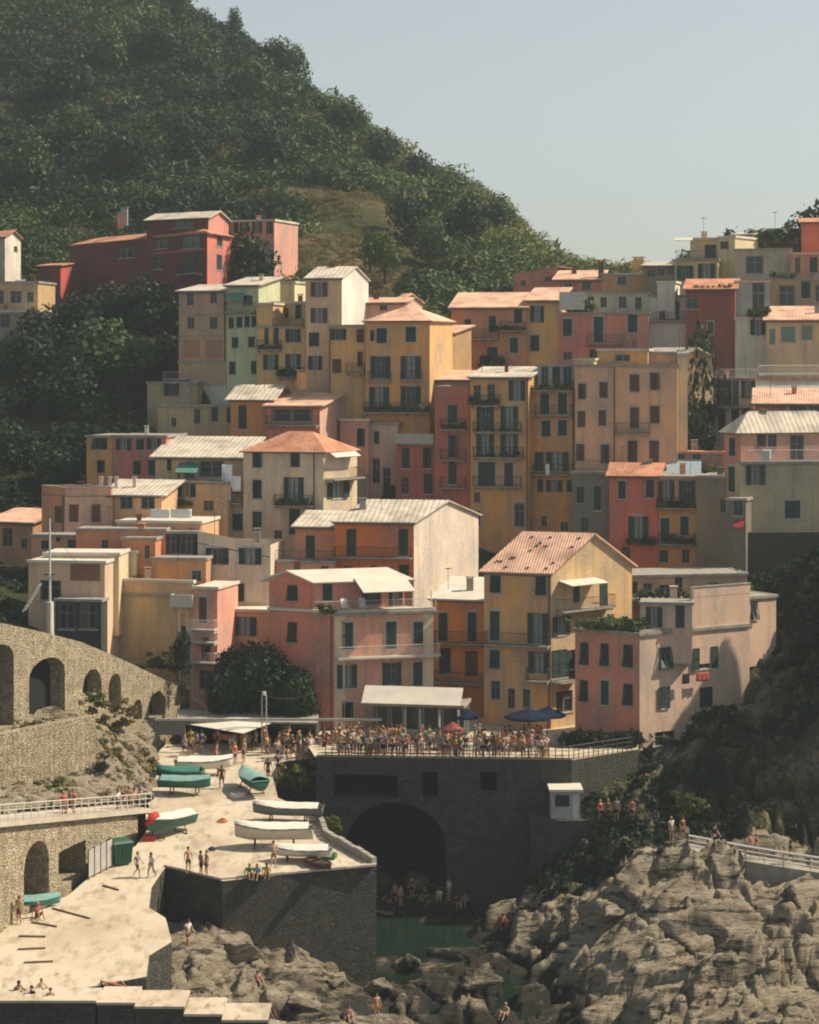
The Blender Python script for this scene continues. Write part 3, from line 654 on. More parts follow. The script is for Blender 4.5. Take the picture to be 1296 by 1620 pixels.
def body(root, cor, top, bot, col, wins=(), colB=None, depth=8.0, roof='flat', rise=1.6, rmat='tile', oh=.35, gcol=None, ground=True, trim=None, lowcol=None, back=None):
    """cor: [(px,Y),(px,Y)] frontal, or [(px,Y)]*3 with two faces seen. top: eaves row at the near corner; bot: foot row there."""
    q = [Vector(((px - CX) * Y / FPX, Y)) for px, Y in cor]
    if len(q) == 2:
        d = (q[1] - q[0]).normalized(); nb = Vector((-d.y, d.x)); q = [q[0], q[1], q[1] + nb * depth, q[0] + nb * depth]
    else: q = [q[0], q[1], q[2], q[0] + q[2] - q[1]]
    Yc = cor[1][1]; zt, zb = ZP(top, Yc), ZP(bot, Yc); zf = zb - 2.5
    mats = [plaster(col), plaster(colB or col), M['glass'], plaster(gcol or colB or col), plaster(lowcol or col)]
    mb = MB(); faces = [Face(q[i], q[(i + 1) % 4]) for i in range(4)]
    W = [[], []]
    for w_ in wins:
        px, py, ww, hh, ty = w_[:5]; fi = 1 if (px > cor[1][0] and len(cor) == 3) else 0; f = faces[fi]
        u0, u1 = f.u(px - ww / 2), f.u(px + ww / 2); u0, u1 = sorted((u0, u1)); Yw = f.Y((u0 + u1) / 2); z0, z1 = ZP(py + hh / 2, Yw), ZP(py - hh / 2, Yw)
        k = ty.lower(); op = (u0, u1)
        if k in 'oqz': op = (u0 + (u1 - u0) * .27, u1 - (u1 - u0) * .27)
        if op[0] < .08 or op[1] > f.L - .08 or z1 > zt - .05: 
            op = (max(op[0], .08), min(op[1], f.L - .08)); z1 = min(z1, zt - .08)
            if op[1] - op[0] < .2 or z1 - z0 < .2: continue
            if k in 'oqz': u0, u1 = max(u0, .02), min(u1, f.L - .02)
        W[fi].append((op[0], op[1], z0, z1, u0, u1, ty))
    for fi, f in enumerate(faces):
        ops = W[fi] if fi < 2 else []
        us = sorted({0, f.L} | {round(o_[0], 4) for o_ in ops} | {round(o_[1], 4) for o_ in ops}); zs = sorted({zf, zt} | {round(o_[2], 4) for o_ in ops} | {round(o_[3], 4) for o_ in ops})
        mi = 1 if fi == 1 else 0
        if len(ops) > 0 or True:
            for a, c in zip(us[:-1], us[1:]):
                run = None
                for z0, z1 in list(zip(zs[:-1], zs[1:])) + [(None, None)]:
                    solid = z0 is not None and not any(o_[0] - 1e-3 < (a + c) / 2 < o_[1] + 1e-3 and o_[2] < (z0 + z1) / 2 < o_[3] for o_ in ops)
                    if solid: run = (run[0], z1) if run else (z0, z1)
                    elif run:
                        mb.poly([f.at(a, 0, run[0]), f.at(c, 0, run[0]), f.at(c, 0, run[1]), f.at(a, 0, run[1])], mi); run = None
        for (a, c, z0, z1, *_r) in ops:
            D = -.2
            mb.poly([f.at(a, 0, z0), f.at(a, D, z0), f.at(a, D, z1), f.at(a, 0, z1)], mi); mb.poly([f.at(c, 0, z0), f.at(c, D, z0), f.at(c, D, z1), f.at(c, 0, z1)], mi)
            mb.poly([f.at(a, 0, z0), f.at(c, 0, z0), f.at(c, D, z0), f.at(a, D, z0)], mi); mb.poly([f.at(a, 0, z1), f.at(c, 0, z1), f.at(c, D, z1), f.at(a, D, z1)], mi)
            mb.poly([f.at(a, D, z0), f.at(c, D, z0), f.at(c, D, z1), f.at(a, D, z1)], 2)
    V3 = lambda p, z: Vector((p.x, p.y, z)); rb = MB(); R = M[rmat]
    if roof in ('gable0', 'gable1'):
        c4 = q if roof == 'gable0' else [q[1], q[2], q[3], q[0]]     # ridge parallel to c4[0]-c4[1]
        a0, a1, a2, a3 = c4; m0, m1 = (a0 + a3) / 2, (a1 + a2) / 2; rd = (a1 - a0).normalized() * oh
        mb.poly([V3(a1, zt), V3(a2, zt), V3(m1, zt + rise)], 3); mb.poly([V3(a3, zt), V3(a0, zt), V3(m0, zt + rise)], 3)
        for e0, e1 in ((a0, a1), (a3, a2)):
            s0, s1 = e0 - m0, e1 - m1; k = 1 + oh / s0.length; dz = rise * oh / s0.length
            rb.slab([V3(m0 + s0 * k - rd, zt - dz + .17), V3(m1 + s1 * k + rd, zt - dz + .17), V3(m1 + rd, zt + rise + .17), V3(m0 - rd, zt + rise + .17)], .15)
    elif roof == 'hip':
        c = sum(q, Vector((0, 0))) / 4; l0, l1 = (q[1] - q[0]).length, (q[2] - q[1]).length
        k = .5 * max(0, (max(l0, l1) - min(l0, l1))) / max(l0, l1)
        dd = (q[1] - q[0]) if l0 >= l1 else (q[2] - q[1]); r0, r1 = c - dd * k, c + dd * k
        e = [p + (p - c).normalized() * oh * 1.3 for p in q]; zo = zt + .05; zr = zt + rise
        top2 = [r0, r1, r1, r0] if l0 >= l1 else [r0, r0, r1, r1]
        for i in range(4):
            j = (i + 1) % 4; poly = [V3(e[i], zo), V3(e[j], zo), V3(top2[j], zr)]
            if (top2[i] - top2[j]).length > .05: poly.append(V3(top2[i], zr))
            rb.slab(poly, .14)
    elif roof == 'shed':      # high edge at the back
        dn = (q[3] - q[0]).normalized() * oh; rd = (q[1] - q[0]).normalized() * oh; D = (q[3] - q[0]).length; dz = rise * oh / D
        rb.slab([V3(q[0] - dn - rd, zt - dz + .17), V3(q[1] - dn + rd, zt - dz + .17), V3(q[2] + dn + rd, zt + rise + dz + .17), V3(q[3] + dn - rd, zt + rise + dz + .17)], .15)
        mb.poly([V3(q[1], zt), V3(q[2], zt), V3(q[2], zt + rise)], 3); mb.poly([V3(q[0], zt), V3(q[3], zt), V3(q[3], zt + rise)], 3); mb.poly([V3(q[2], zt), V3(q[3], zt), V3(q[3], zt + rise), V3(q[2], zt + rise)], 3)
    elif roof == 'shedr':     # low on the left, high on the right (or rise<0)
        rb.slab([V3(q[0], zt + .12), V3(q[1], zt + .12 + rise), V3(q[2], zt + .12 + rise), V3(q[3], zt + .12)], .12)
        mb.poly([V3(q[0], zt), V3(q[1], zt), V3(q[1], zt + rise)], 0) if rise > 0 else mb.poly([V3(q[0], zt), V3(q[1], zt), V3(q[0], zt - rise)], 0)
    else:
        pr = .75 if roof == 'parapet' else 0
        if pr:
            for i, f in enumerate(faces): mb.obox(f.P0, f.d, f.n, .0 if i % 2 else 0, f.L if i % 2 else f.L, -.2, -.001, zt - .01, zt + pr, 1 if i == 1 else 0)
            for i, f in enumerate(faces): rb.obox(f.P0, f.d, f.n, -.05, f.L - .2, -.24, .05, zt + pr + .004 * i, zt + pr + .08 + .004 * i)
        rb.slab([V3(p, zt + .06) for p in q], .12)
        if not pr:
            for i, f in enumerate(faces[:2]): rb.obox(f.P0, f.d, f.n, -.12, f.L + .1, -.1, .14 + .01 * i, zt - .14 - .003 * i, zt + .10 + .004 * i)
        rmat_ = rmat
    part('wall', mb, mats, root); part('roof', rb, R, root)
    f0 = faces[0]
    if roof in ('gable0', 'shed', 'hip') and f0.L > 2:
        g_ = MB(); zz_ = zt + (.02 if roof != 'hip' else .0) - (rise * oh / 4 if roof != 'hip' else 0); v_ = oh + .06
        g_.bar(f0.at(-.1, v_, zz_), f0.at(f0.L + .1, v_, zz_ - .03), .055, 0, 6); part('gutter', g_, M['iron'], root)
    if f0.L > 3 and random.random() < .6:
        cz = zt + (rise * .6 if roof in ('gable0', 'gable1', 'hip', 'shed') else .1); p_ = f0.at(f0.L * random.uniform(.2, .8), -random.uniform(2, 4), cz)
        if roof in ('gable0', 'gable1', 'hip', 'shed') or random.random() < .5:
            c_ = MB(); w2, h2 = random.uniform(.18, .32), random.uniform(.5, 1.0); c_.box(p_.x - w2, p_.x + w2, p_.y - .22, p_.y + .22, p_.z - 1.2, p_.z + h2); c_.box(p_.x - w2 - .08, p_.x + w2 + .08, p_.y - .3, p_.y + .3, p_.z + h2 + .1, p_.z + h2 + .17)
            for sx in (-1, 1): c_.box(p_.x + sx * w2 * .7 - .05, p_.x + sx * w2 * .7 + .05, p_.y - .05, p_.y + .05, p_.z + h2, p_.z + h2 + .1)
            part('chimney', c_, random.choice((plaster(col), M['slab'], M['brown'])), root)
        if random.random() < .7:
            a_ = MB(); q_ = f0.at(f0.L * random.uniform(.1, .9), -random.uniform(1.5, 3), cz); H_ = random.uniform(1.6, 2.6); a_.bar(q_, q_ + Vector((0, 0, H_)), .022)
            for i_ in range(4): a_.bar(q_ + Vector((-.35 + .05 * i_, -.3 + .2 * i_, H_ - .1)), q_ + Vector((.35 - .05 * i_, -.3 + .2 * i_, H_ - .1)), .012)
            a_.bar(q_ + Vector((0, -.35, H_ - .1)), q_ + Vector((0, .35, H_ - .1)), .014); part('aerial', a_, M['iron'], root)
    for fi in (0, 1):
        f = faces[fi]
        for (a, c, z0, z1, u0, u1, ty) in W[fi]:
            k = ty.lower(); sur = ty.isupper(); kind = 'pane' if k == 'v' else 'closed' if k in 'gfrpd' else ('curtain' if (k in 'oqz' and random.random() < .6) else 'plain')
            o_ = link('window', WM[(sur, kind)], root, f.at((a + c) / 2, 0, (z0 + z1) / 2) - root.location, f.rz, (c - a, 1, z1 - z0)); iw, ih = c - a, z1 - z0
            if kind == 'closed':
                sm = SHM[{'g': 'g', 'f': 'f', 'r': 'r', 'p': 'p', 'd': 'g'}[k]]
                for sg in (-1, 1):
                    if k in 'gr' and random.random() < .16:      # a leaf left ajar
                        an = random.uniform(.5, 2.2); D = Vector((-sg * math.cos(an), -iw * math.sin(an), 0)); ex = D * (-sg * .49); ce = Vector((sg * .5, -.02, 0)) + D * .245
                        s_ = link('shutter', sm, o_); s_.matrix_parent_inverse = Matrix(((ex.x, 0, 0, ce.x), (ex.y, 1, 0, ce.y), (0, 0, .99, 0), (0, 0, 0, 1)))
                    else: link('shutter', sm, o_, (sg * .25, 0, 0), 0, (.49, 1, .99))
            elif k in 'oq':
                sm = SHM['g' if k == 'o' else 'r']; sw = (u1 - u0) * .26
                for sg in (-1, 1):
                    tilt = random.choice((0, 0, .15, .3)) * sg
                    link('shutter', sm, o_, (sg * (.5 + sw / iw * .5 + .01), -.012 - abs(tilt) * sw * .5, 0), 0, (sw / iw, 1, 1))
    if ground:
        c = (q[0] + q[1]) / 2; GROUND.append((c.x, c.y + .3, zb - 1.2)); c = (q[2] + q[3]) / 2; GROUND.append((c.x, c.y, zb - .6))
    return faces, zt, zb
def house(label, cor, top, bot, col, wins=(), group=None, name='house', cat='house', **kw):
    Yc = cor[1][1]; p = P(cor[1][0], bot, Yc); root = empty(name, p, label, cat, group)
    f, zt, zb = body(root, cor, top, bot, col, wins, **kw); root_f[root.name] = f
    return root, f
root_f = {}
def balcony(root, f, a, c, py, depth=.9, h=1.0, kind='bar', mat=None, slabmat=None):
    """balcony from pixel column a to c with its floor at row py of face f"""
    u0, u1 = sorted((f.u(a), f.u(c))); z = ZP(py, f.Y((u0 + u1) / 2)); mb = MB()
    mb.obox(f.P0, f.d, f.n, u0, u1, 0.0, depth, z - .12, z)
    for k in range(int((u1 - u0) / 1.4) + 2):
        u = min(u0 + .15 + k * 1.4, u1 - .15); mb.obox(f.P0, f.d, f.n, u - .06, u + .06, .01, depth * .7, z - .3, z - .121)
    s = part('balcony', mb, slabmat or M['slab'], root)
    mb = MB(); mat = mat or M['iron']
    if kind == 'bar':
        e = [f.at(u0 + .03, 0, z), f.at(u0 + .03, depth - .04, z), f.at(u1 - .03, depth - .04, z), f.at(u1 - .03, 0, z)]
        for p, q in zip(e[:-1], e[1:]):
            L = (q - p).length; N = max(2, int(L / .16))
            for k in range(N + 1): x = p.lerp(q, k / N); mb.bar(x, x + Vector((0, 0, h)), .011)
            for zz in (.08, h): mb.bar(p + Vector((0, 0, zz)), q + Vector((0, 0, zz)), .022)
    else:
        mb.obox(f.P0, f.d, f.n, u0, u1, depth - .12, depth, z, z + h); mb.obox(f.P0, f.d, f.n, u0, u0 + .12, 0, depth - .121, z, z + h); mb.obox(f.P0, f.d, f.n, u1 - .12, u1, 0, depth - .121, z, z + h)
    L = Vector((0, 0, 0)); link('railing', mb.mesh('railing', [mat], False, tuple(root.location)), s); return z
def awning(root, f, a, c, py_hi, py_lo, reach, mat, posts=False, name='awning'):
    u0, u1 = sorted((f.u(a), f.u(c))); Y = f.Y((u0 + u1) / 2); zh = ZP(py_hi, Y); p = f.at((u0 + u1) / 2, reach, 0); zl = ZP(py_lo, p.y)
    mb = MB(); mb.slab([f.at(u0, reach, zl), f.at(u1, reach, zl), f.at(u1, .02, zh), f.at(u0, .02, zh)], .07)
    o_ = part(name, mb, mat, root)
    if posts:
        for u in (u0 + .15, (u0 + u1) / 2, u1 - .15):
            q = MB(); b_ = f.at(u, reach - .12, zl - .02); q.bar(b_, b_ - Vector((0, 0, posts)), .05); part('post', q, M['wood'], root)
    return o_
def chimney(root, px, py, Y, w_=.5, h=1.1, mat=None, name='chimney'):
    p = P(px, py, Y); mb = MB(); mb.box(p.x - w_ / 2, p.x + w_ / 2, p.y - w_ / 2, p.y + w_ / 2, p.z - .6, p.z + h); mb.box(p.x - w_ * .65, p.x + w_ * .65, p.y - w_ * .65, p.y + w_ * .65, p.z + h + .12, p.z + h + .2)
    for sx in (-1, 1):
        for sy in (-1, 1): mb.box(p.x + sx * w_ * .35 - .05, p.x + sx * w_ * .35 + .05, p.y + sy * w_ * .35 - .05, p.y + sy * w_ * .35 + .05, p.z + h, p.z + h + .12)
    part(name, mb, mat or M['concrete'], root)
def pipe(root, f, px, top, bot, mat=None):
    u = f.u(px); Y = f.Y(u); mb = MB(); mb.bar(f.at(u, .07, ZP(top, Y)), f.at(u, .07, ZP(bot, Y)), .055, 0, 6); part('drainpipe', mb, mat or M['brown'], root)
def band(root, f, py, col=None, h=.18, a=None, c=None):
    u0 = f.u(a) if a else 0; u1 = f.u(c) if c else f.L; z = ZP(py, f.Y((u0 + u1) / 2)); mb = MB(); mb.obox(f.P0, f.d, f.n, u0, u1, 0.001, .05, z - h / 2, z + h / 2); part('string_course', mb, plaster(col or (.36, .32, .26)), root)
PLANT = {}
def plant_mesh(k):
    if k not in PLANT:
        q, t = leaf_proto(70, 300 + k, 3, .22); q[..., 2] = q[..., 2] * .8 + .55
        PLANT[k] = quads_mesh('leaves', q, np.clip(t + .35, 0, 1), [M['leaf_mix'], M['leaf_bright'], M['leaf_dark']][k % 3])
    return PLANT[k]
mbp = MB(); mbp.tube([(0, 0, 0), (0, 0, .28)], [.11, .15], 8); POT = mbp.mesh('pot', [plain('terracotta_pot', (.35, .15, .08))])
def plants(f, a, c, py, n, v, label, group, size=.4, h0=0):
    """n potted plants standing along a balcony or parapet"""
    for k in range(n):
        u = f.u(a + (c - a) * (k + .5) / n + random.uniform(-1, 1)); z = ZP(py, f.Y(u)) + h0; p = f.at(u, v, z)
        r = empty('potted_plant', p, label, 'plant', group, random.uniform(0, 6)); s = size * random.uniform(.75, 1.3)
        link('pot', POT, r, scale=(s * 1.6,) * 3); link('leaves', plant_mesh(random.randrange(6)), r, scale=(s, s, s))
def laundry(f, px, py, w_, h, v, col, label):
    u = f.u(px); z = ZP(py, f.Y(u)); sc = f.Y(u) / FPX; W_, H_ = w_ * sc, h * sc; mb = MB(); N = 8
    for i in range(N):
        for j in range(5):
            def pt_(i, j): return f.at(u - W_ / 2 + W_ * i / N, v + .04 * math.sin(i * 1.9 + px) * (.3 + j / 5), z + H_ / 2 - H_ * j / 5 - .03 * math.sin(i / N * 3.14))
            mb.poly([pt_(i, j), pt_(i + 1, j), pt_(i + 1, j + 1), pt_(i, j + 1)])
    o_ = link('hanging_laundry', mb.mesh('laundry', [plain('cotton_cloth', col, .9, .1, .1)], True)); 
    md = o_.modifiers.new('thick', 'SOLIDIFY'); md.thickness = .02
    return tag(o_, label, 'laundry', 'washing hung out on the houses')
# ---------------------------------------------------------------- the village, front rows first
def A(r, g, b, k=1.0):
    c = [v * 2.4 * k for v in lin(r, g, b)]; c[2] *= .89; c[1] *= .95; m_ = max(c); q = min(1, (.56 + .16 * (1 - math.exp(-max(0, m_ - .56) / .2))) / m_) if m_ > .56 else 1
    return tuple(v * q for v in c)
def row(ty, py, w_, h, *cols): return [(x, py, w_, h, ty) for x in cols]

# pink house on the terrace
r, f = house('salmon pink four-storey house with white roof and two long balconies behind the restaurant', [(426, 174.6), (529, 172), (686, 174.4)], 968, 1168, A(172, 104, 82), 
  [(463,1000,14,32,'f'),(470,1082,16,28,'g'),(550,1006,17,42,'D'),(619,1005,16,43,'D'),(662,1003,15,38,'D'),(549,1070,32,37,'o'),(620,1066,30,36,'o'),(661,1066,14,37,'G'),(550,1125,17,28,'G')],
  colB=A(178, 128, 105), roof='flat', rmat='white_roof')
up, _, _ = body(r, [(426, 174.62), (497, 172.9), (640, 175.2)], 921, 967, A(172, 104, 82), [(463,938,15,25,'f'),(518,937,15,26,'g'),(588,940,30,34,'o'),(626,942,22,32,'o')], colB=A(184,118,98), roof='gable1', rise=.75, rmat='white_roof', ground=False, oh=.5)
awning(r, up[1], 560, 641, 913, 936, 3.0, M['white_roof'], name='terrace_canopy')
mb = MB(); 
for px in (655, 684): u = f[1].u(px); p = f[1].at(u, -.3, 0); mb.bar((p.x, p.y, ZP(968, 173)), (p.x, p.y, ZP(938, 173)), .05)
part('canopy_post', mb, M['whiteiron'], r)
balcony(r, f[1], 498, 690, 969, .25, 1.05, 'bar', M['whiteiron'])
balcony(r, f[1], 530, 692, 1037, 1.0, .95, 'bar', M['whiteiron'], M['whitepaint'])
mb = MB(); g_ = f[1]; mb.obox(g_.P0, g_.d, g_.n, .02, .9, .001, .03, ZP(1168, 172), ZP(970, 172)); part('corner_band', mb, plaster(A(196, 176, 146)), r)
mb = MB(); mb.obox(g_.P0, g_.d, g_.n, g_.L - .9, g_.L - .02, .001, .03, ZP(1168, 172), ZP(970, 172)); part('corner_band', mb, plaster(A(196, 176, 146)), r)
band(r, f[0], 1040, A(190, 120, 98), .3); band(r, f[0], 972, A(190, 120, 98), .25); pipe(r, f[0], 525, 968, 1160)
plants(up[1], 500, 522, 968, 5, 1.6, 'leafy pots at the left end of the pink house roof terrace', 'pots on the pink house terrace', .75)
# restaurant pavilion
r, f = house('glazed restaurant pavilion with a pale slanting canopy on the terrace', [(590, 168.5), (732, 167.2)], 1118, 1158, (.10, .11, .11), [(605,1136,18,34,'v'),(628,1136,18,34,'v'),(652,1136,20,34,'v'),(682,1136,24,34,'v'),(712,1136,24,34,'v')], name='pavilion', cat='restaurant', depth=3.6, rmat='slab')
awning(r, f[0], 578, 733, 1086, 1114, 1.6, M['white_roof'], name='canopy')
mb = MB(); mb.obox(f[0].P0, f[0].d, f[0].n, -.2, f[0].L + .2, .05, .35, TZ, TZ + .85); part('counter', mb, plain('grey_blue_paint', (.28, .34, .34)), r)
mb = MB()
for px in (644, 668, 698, 728): u = f[0].u(px); p = f[0].at(u, .9, TZ); mb.bar(p, p + Vector((0, 0, 2.6)), .09)
part('posts', mb, M['surround'], r)

r, f = house('orange yellow house with white flat roof between the pink and the tiled yellow house', [(684, 179.3), (769, 178)], 951, 1165, A(205, 135, 58), 
  [(701,992,14,44,'D'),(747,992,14,46,'D'),(704,1046,18,42,'g'),(746,1050,20,40,'r')], roof='shed', rise=1.0, rmat='white_roof', depth=7.5)
balcony(r, f[0], 688, 768, 1016, .9); balcony(r, f[0], 688, 770, 1077, 1.3, .9); chimney(r, 721, 950, 181, .55, .5, M['slab'])
r, f = house('mustard house with terracotta roof dotted with raised tiles above the terrace', [(766, 174.4), (872, 172.6), (1000, 179)], 907, 1172, A(178, 134, 82),
  [(784,924,16,27,'F'),(856,927,16,29,'F'),(783,990,15,46,'D'),(851,994,32,48,'o'),(783,1043,15,29,'F'),(853,1048,34,34,'o'),(784,1092,15,30,'N'),(809,1105,11,32,'N'),(833,1105,11,30,'N'),
   (888,990,28,30,'o'),(954,893,9,22,'N'),(955,940,12,42,'g'),(912,940,10,26,'g'),(885,1050,24,44,'g'),(905,1050,16,44,'g'),(893,1110,26,34,'n')],
  colB=A(152, 128, 90), roof='gable0', rise=2.9, rmat='tilelight', oh=.3)
hf = f
balcony(r, f[0], 770, 871, 1019, .9); balcony(r, f[1], 879, 962, 962, 1.0, 1.0); balcony(r, f[0], 836, 871, 1075, 1.1); balcony(r, f[1], 873, 908, 1076, 1.1); awning(r, f[1], 884, 942, 916, 924, 1.6, M['white_roof']); pipe(r, f[0], 869, 910, 1160)
tb = MB(); q0, q1 = Vector((f[0].P0.x, f[0].P0.y)), f[0].P1
zt = ZP(907, 172.6)
for k in range(16):
    a, s = random.uniform(.06, .94), random.choice((.06, .07, .2, .3, .45, .5, .62, .7, .85)); D = ((f[1].P1 - f[1].P0) / 2); p = f[0].P0.lerp(f[0].P1, a) + D * s; z = zt + 2.9 * s + .2
    t_ = MB(); t_.box(p.x - .12, p.x + .12, p.y - .10, p.y + .10, z, z + .08); part('raised_tile', t_, plain('dark_stone', (.13, .09, .07)), r)

# pale pink and salmon house at the right of the terrace
r, f = house('salmon and pale pink house with roof garden at the right end of the terrace', [(910, 169.2), (1012, 166), (1186, 172)], 1003, 1188, A(162, 104, 84),
  [(925,1034,12,36,'f'),(957,1036,12,36,'f'),(994,1038,14,36,'f'),(924,1093,12,34,'f'),(957,1096,12,38,'G'),(994,1099,14,34,'f'),(1052,1041,20,34,'F'),(1115,1041,42,34,'o'),(1050,1104,19,34,'o'),(1117,1103,20,32,'g'),(1052,1168,32,22,'n')],
  colB=A(182, 156, 138), roof='flat', rmat='slab')
g_, _, _ = body(r, [(1013, 167.9), (1095, 167.4)], 955, 1001, A(176, 148, 128), [(1035,976,26,32,'o'),(1076,975,14,36,'g')], ground=False, depth=3, rmat='slab')
body(r, [(1012.5, 166.25), (1094, 168.7)], 993, 1003, A(180, 158, 138), [], ground=False, depth=.25, rmat='slab')
body(r, [(1093, 169.0), (1094.5, 168.8), (1186, 172.02)], 945, 1003, A(182, 156, 138), [], colB=A(182, 156, 138), ground=False, roof='parapet', rmat='slab')
body(r, [(1186, 172.3), (1228, 174)], 942, 1003, A(180, 156, 138), [(1193,966,10,30,'f')], ground=False, depth=5, rmat='slab')
plants(f[0], 914, 1008, 1001, 15, -1.2, 'dense green plants of the roof garden on the salmon house', 'roof garden plants', .8); plants(f[0], 914, 1008, 1001, 12, -.35, 'dense green plants of the roof garden on the salmon house', 'roof garden plants', .6)
r, f = house('low pinkish house with a pillared roof terrace behind the pale pink house', [(985, 181), (1182, 183)], 908, 960, A(132, 108, 88), [(1074,927,12,38,'n'),(1002,930,14,20,'n'),(1025,932,14,18,'n'),(1053,934,20,18,'n')], roof='flat', depth=6, rmat='slab')
balcony(r, f[0], 985, 1095, 944, 2.0, .9); balcony(r, f[0], 1095, 1180, 944, 2.0, 1.0)
plants(f[0], 1000, 1090, 944, 9, 1.6, 'grey green shrubs in pots on the low pinkish roof terrace', 'pots on the low pinkish terrace', .7); plants(f[0], 1110, 1175, 944, 8, 1.5, 'dark potted shrubs on the right half of the roof terrace', 'pots on right roof terrace', .95)

# second row
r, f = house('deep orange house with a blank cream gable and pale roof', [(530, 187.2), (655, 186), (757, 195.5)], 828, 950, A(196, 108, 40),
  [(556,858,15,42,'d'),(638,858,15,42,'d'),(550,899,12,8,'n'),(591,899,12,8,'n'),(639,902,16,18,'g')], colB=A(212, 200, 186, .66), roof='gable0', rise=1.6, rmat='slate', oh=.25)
balcony(r, f[0], 530, 652, 881, .7, .9)
r, f = house('small peach house with pale roof at the left side of the deep orange house', [(467, 189), (530, 188.4)], 835, 950, A(186, 122, 88), [(491,865,14,36,'d')], roof='shed', rise=.9, rmat='slate', depth=6)
r, f = house('low pink annex with roof terrace under the small peach house', [(427, 187), (530, 186.2)], 889, 955, A(188, 132, 104), [(514,899,12,7,'n')], roof='flat', rmat='slab', depth=3.0); balcony(r, f[0], 430, 528, 887, .1, .9)
r, f = house('cream house with sloping wall top and grey green shutters beside the pink house', [(313, 186), (428, 185)], 862, 1060, A(186, 172, 150), [(344,880,36,26,'O'),(396,880,36,26,'O'),(370,937,34,28,'O')], roof='shedr', rise=-1.15, rmat='slab', depth=6)
r, f = house('tan lower house with white roof slab and green shuttered window behind the dark tree', [(344, 183), (428, 182)], 966, 1130, A(142, 108, 78), [(387,991,38,30,'O')], roof='flat', rmat='white_roof', depth=3.2)
r, f = house('small ochre orange house with one blue window left of the cream house', [(240, 183.5), (326, 183)], 884, 960, A(176, 122, 68), [(311,911,15,17,'N')], roof='flat', rmat='slab', depth=2.5)
r, f = house('dark open pavilion with sliding windows on the ochre house roof', [(257, 186.6), (314, 186.5)], 842, 884, (.03,.04,.04), [(270,862,18,30,'n'),(295,862,20,30,'n')], depth=5, rmat='slab', name='roof_pavilion', cat='pavilion'); 
r, f = house('narrow brown orange house between the peach terraces', [(194, 185), (246, 184.5)], 852, 950, A(164, 104, 64), [(233,873,8,22,'n')], roof='flat', rmat='slab', depth=5)
r, f = house('peach house with brown window under the long parapet', [(120, 187), (262, 186.4)], 838, 930, A(178, 112, 78), [(166,862,10,16,'n'),(115,862,10,10,'n')], roof='flat', rmat='slab', depth=3)

# olive box and pink narrow houses above the arcade
r, f = house('windowless olive yellow house with pink roof parapet above the arcade wall', [(160, 182), (279, 180)], 943, 1080, A(156, 132, 88), [], roof='flat', rmat='slab', depth=6)
body(r, [(160, 182.2), (305, 179.6)], 920, 945, A(186, 150, 112), [], ground=False, depth=.3, rmat='white_roof')
r, f = house('white narrow house with stacked small balconies right of the olive house', [(280, 179.9), (310, 179.6)], 945, 1100, A(196, 186, 160), [(290,990,8,40,'n')], roof='flat', rmat='white_roof', depth=5)
balcony(r, f[0], 276, 311, 956, 1.3, .95, 'solid', M['whitepaint'], M['whitepaint'])
r, f = house('pink striped narrow house with balconies at the foot of the ramp', [(306, 179), (344, 178.4)], 930, 1120, A(180, 128, 112), [(321,965,12,40,'R'),(325,1030,12,44,'r'),(325,1075,20,30,'n')], roof='flat', rmat='white_roof', depth=5)
for z_ in (994, 1014, 1046): balcony(r, f[0], 305, 345, z_, .9, .8, 'bar', M['whiteiron'], M['whitepaint'])
r, f = house('tan pergola house with dark openings behind the flagpole', [(45, 178.5), (166, 177.5)], 889, 1005, A(168, 142, 118), [(80,934,34,32,'n')], roof='flat', rmat='white_roof', depth=6)
mb = MB(); g_ = f[0]
mb.obox(g_.P0, g_.d, g_.n, g_.u(112), g_.u(158), .01, .06, ZP(918, 178), ZP(892, 178)); part('brown_screen', mb, plain('brown_reed_screen', (.24, .12, .07)), r)
r, f = house('dark glazed veranda under the tan pergola house', [(88, 176.4), (160, 175.6)], 950, 1012, (.05, .06, .06), [(106,975,24,40,'n'),(140,975,26,40,'n')], roof='flat', rmat='slab', depth=1.6, name='veranda', cat='veranda')
r, f = house('peach annex with white parapet and green gate under the flat terrace', [(70, 180.5), (188, 180)], 876, 960, A(172, 158, 122), [(210,905,8,12,'n')], roof='flat', rmat='white_roof', depth=4)
body(r, [(187, 184.6), (216, 184.3)], 873, 930, A(214, 200, 172), [], ground=False, depth=4, rmat='white_roof')
r, f = house('narrow pergola frame house of peach beams left of the olive house', [(163, 183.6), (182, 183.3)], 889, 990, A(196, 160, 120), [(172,930,10,60,'n')], roof='flat', rmat='white_roof', depth=1.5, name='pergola', cat='pergola')

# upper left group
r, f = house('square pink house with brown shutters and roof parapet at the far left', [(66, 196), (103, 192.6), (178, 193.4)], 785, 880, A(190, 128, 94), [(93,814,11,26,'r'),(117,812,15,28,'r'),(152,812,14,28,'r'),(70,862,12,14,'n')], colB=A(176, 132, 108), roof='parapet', rmat='slab'); pipe(r, f[0], 101, 786, 850)
body(r, [(50, 190), (136, 189)], 848, 890, A(184, 132, 98), [(71,862,12,14,'n'),(115,862,16,16,'n'),(92,853,7,8,'n')], ground=False, depth=3, rmat='slab')
r, f = house('house with long peach parapet and shaded loggia under a cream roof', [(185, 189.4), (318, 188)], 826, 900, A(196, 150, 112), [], roof='flat', rmat='white_roof', depth=6)
body(r, [(168, 194), (256, 193)], 784, 826, A(190, 150, 110), [(200,793,20,24,'n'),(234,793,22,24,'n')], ground=False, roof='shed', rise=.9, rmat='slate', depth=5, oh=.6)
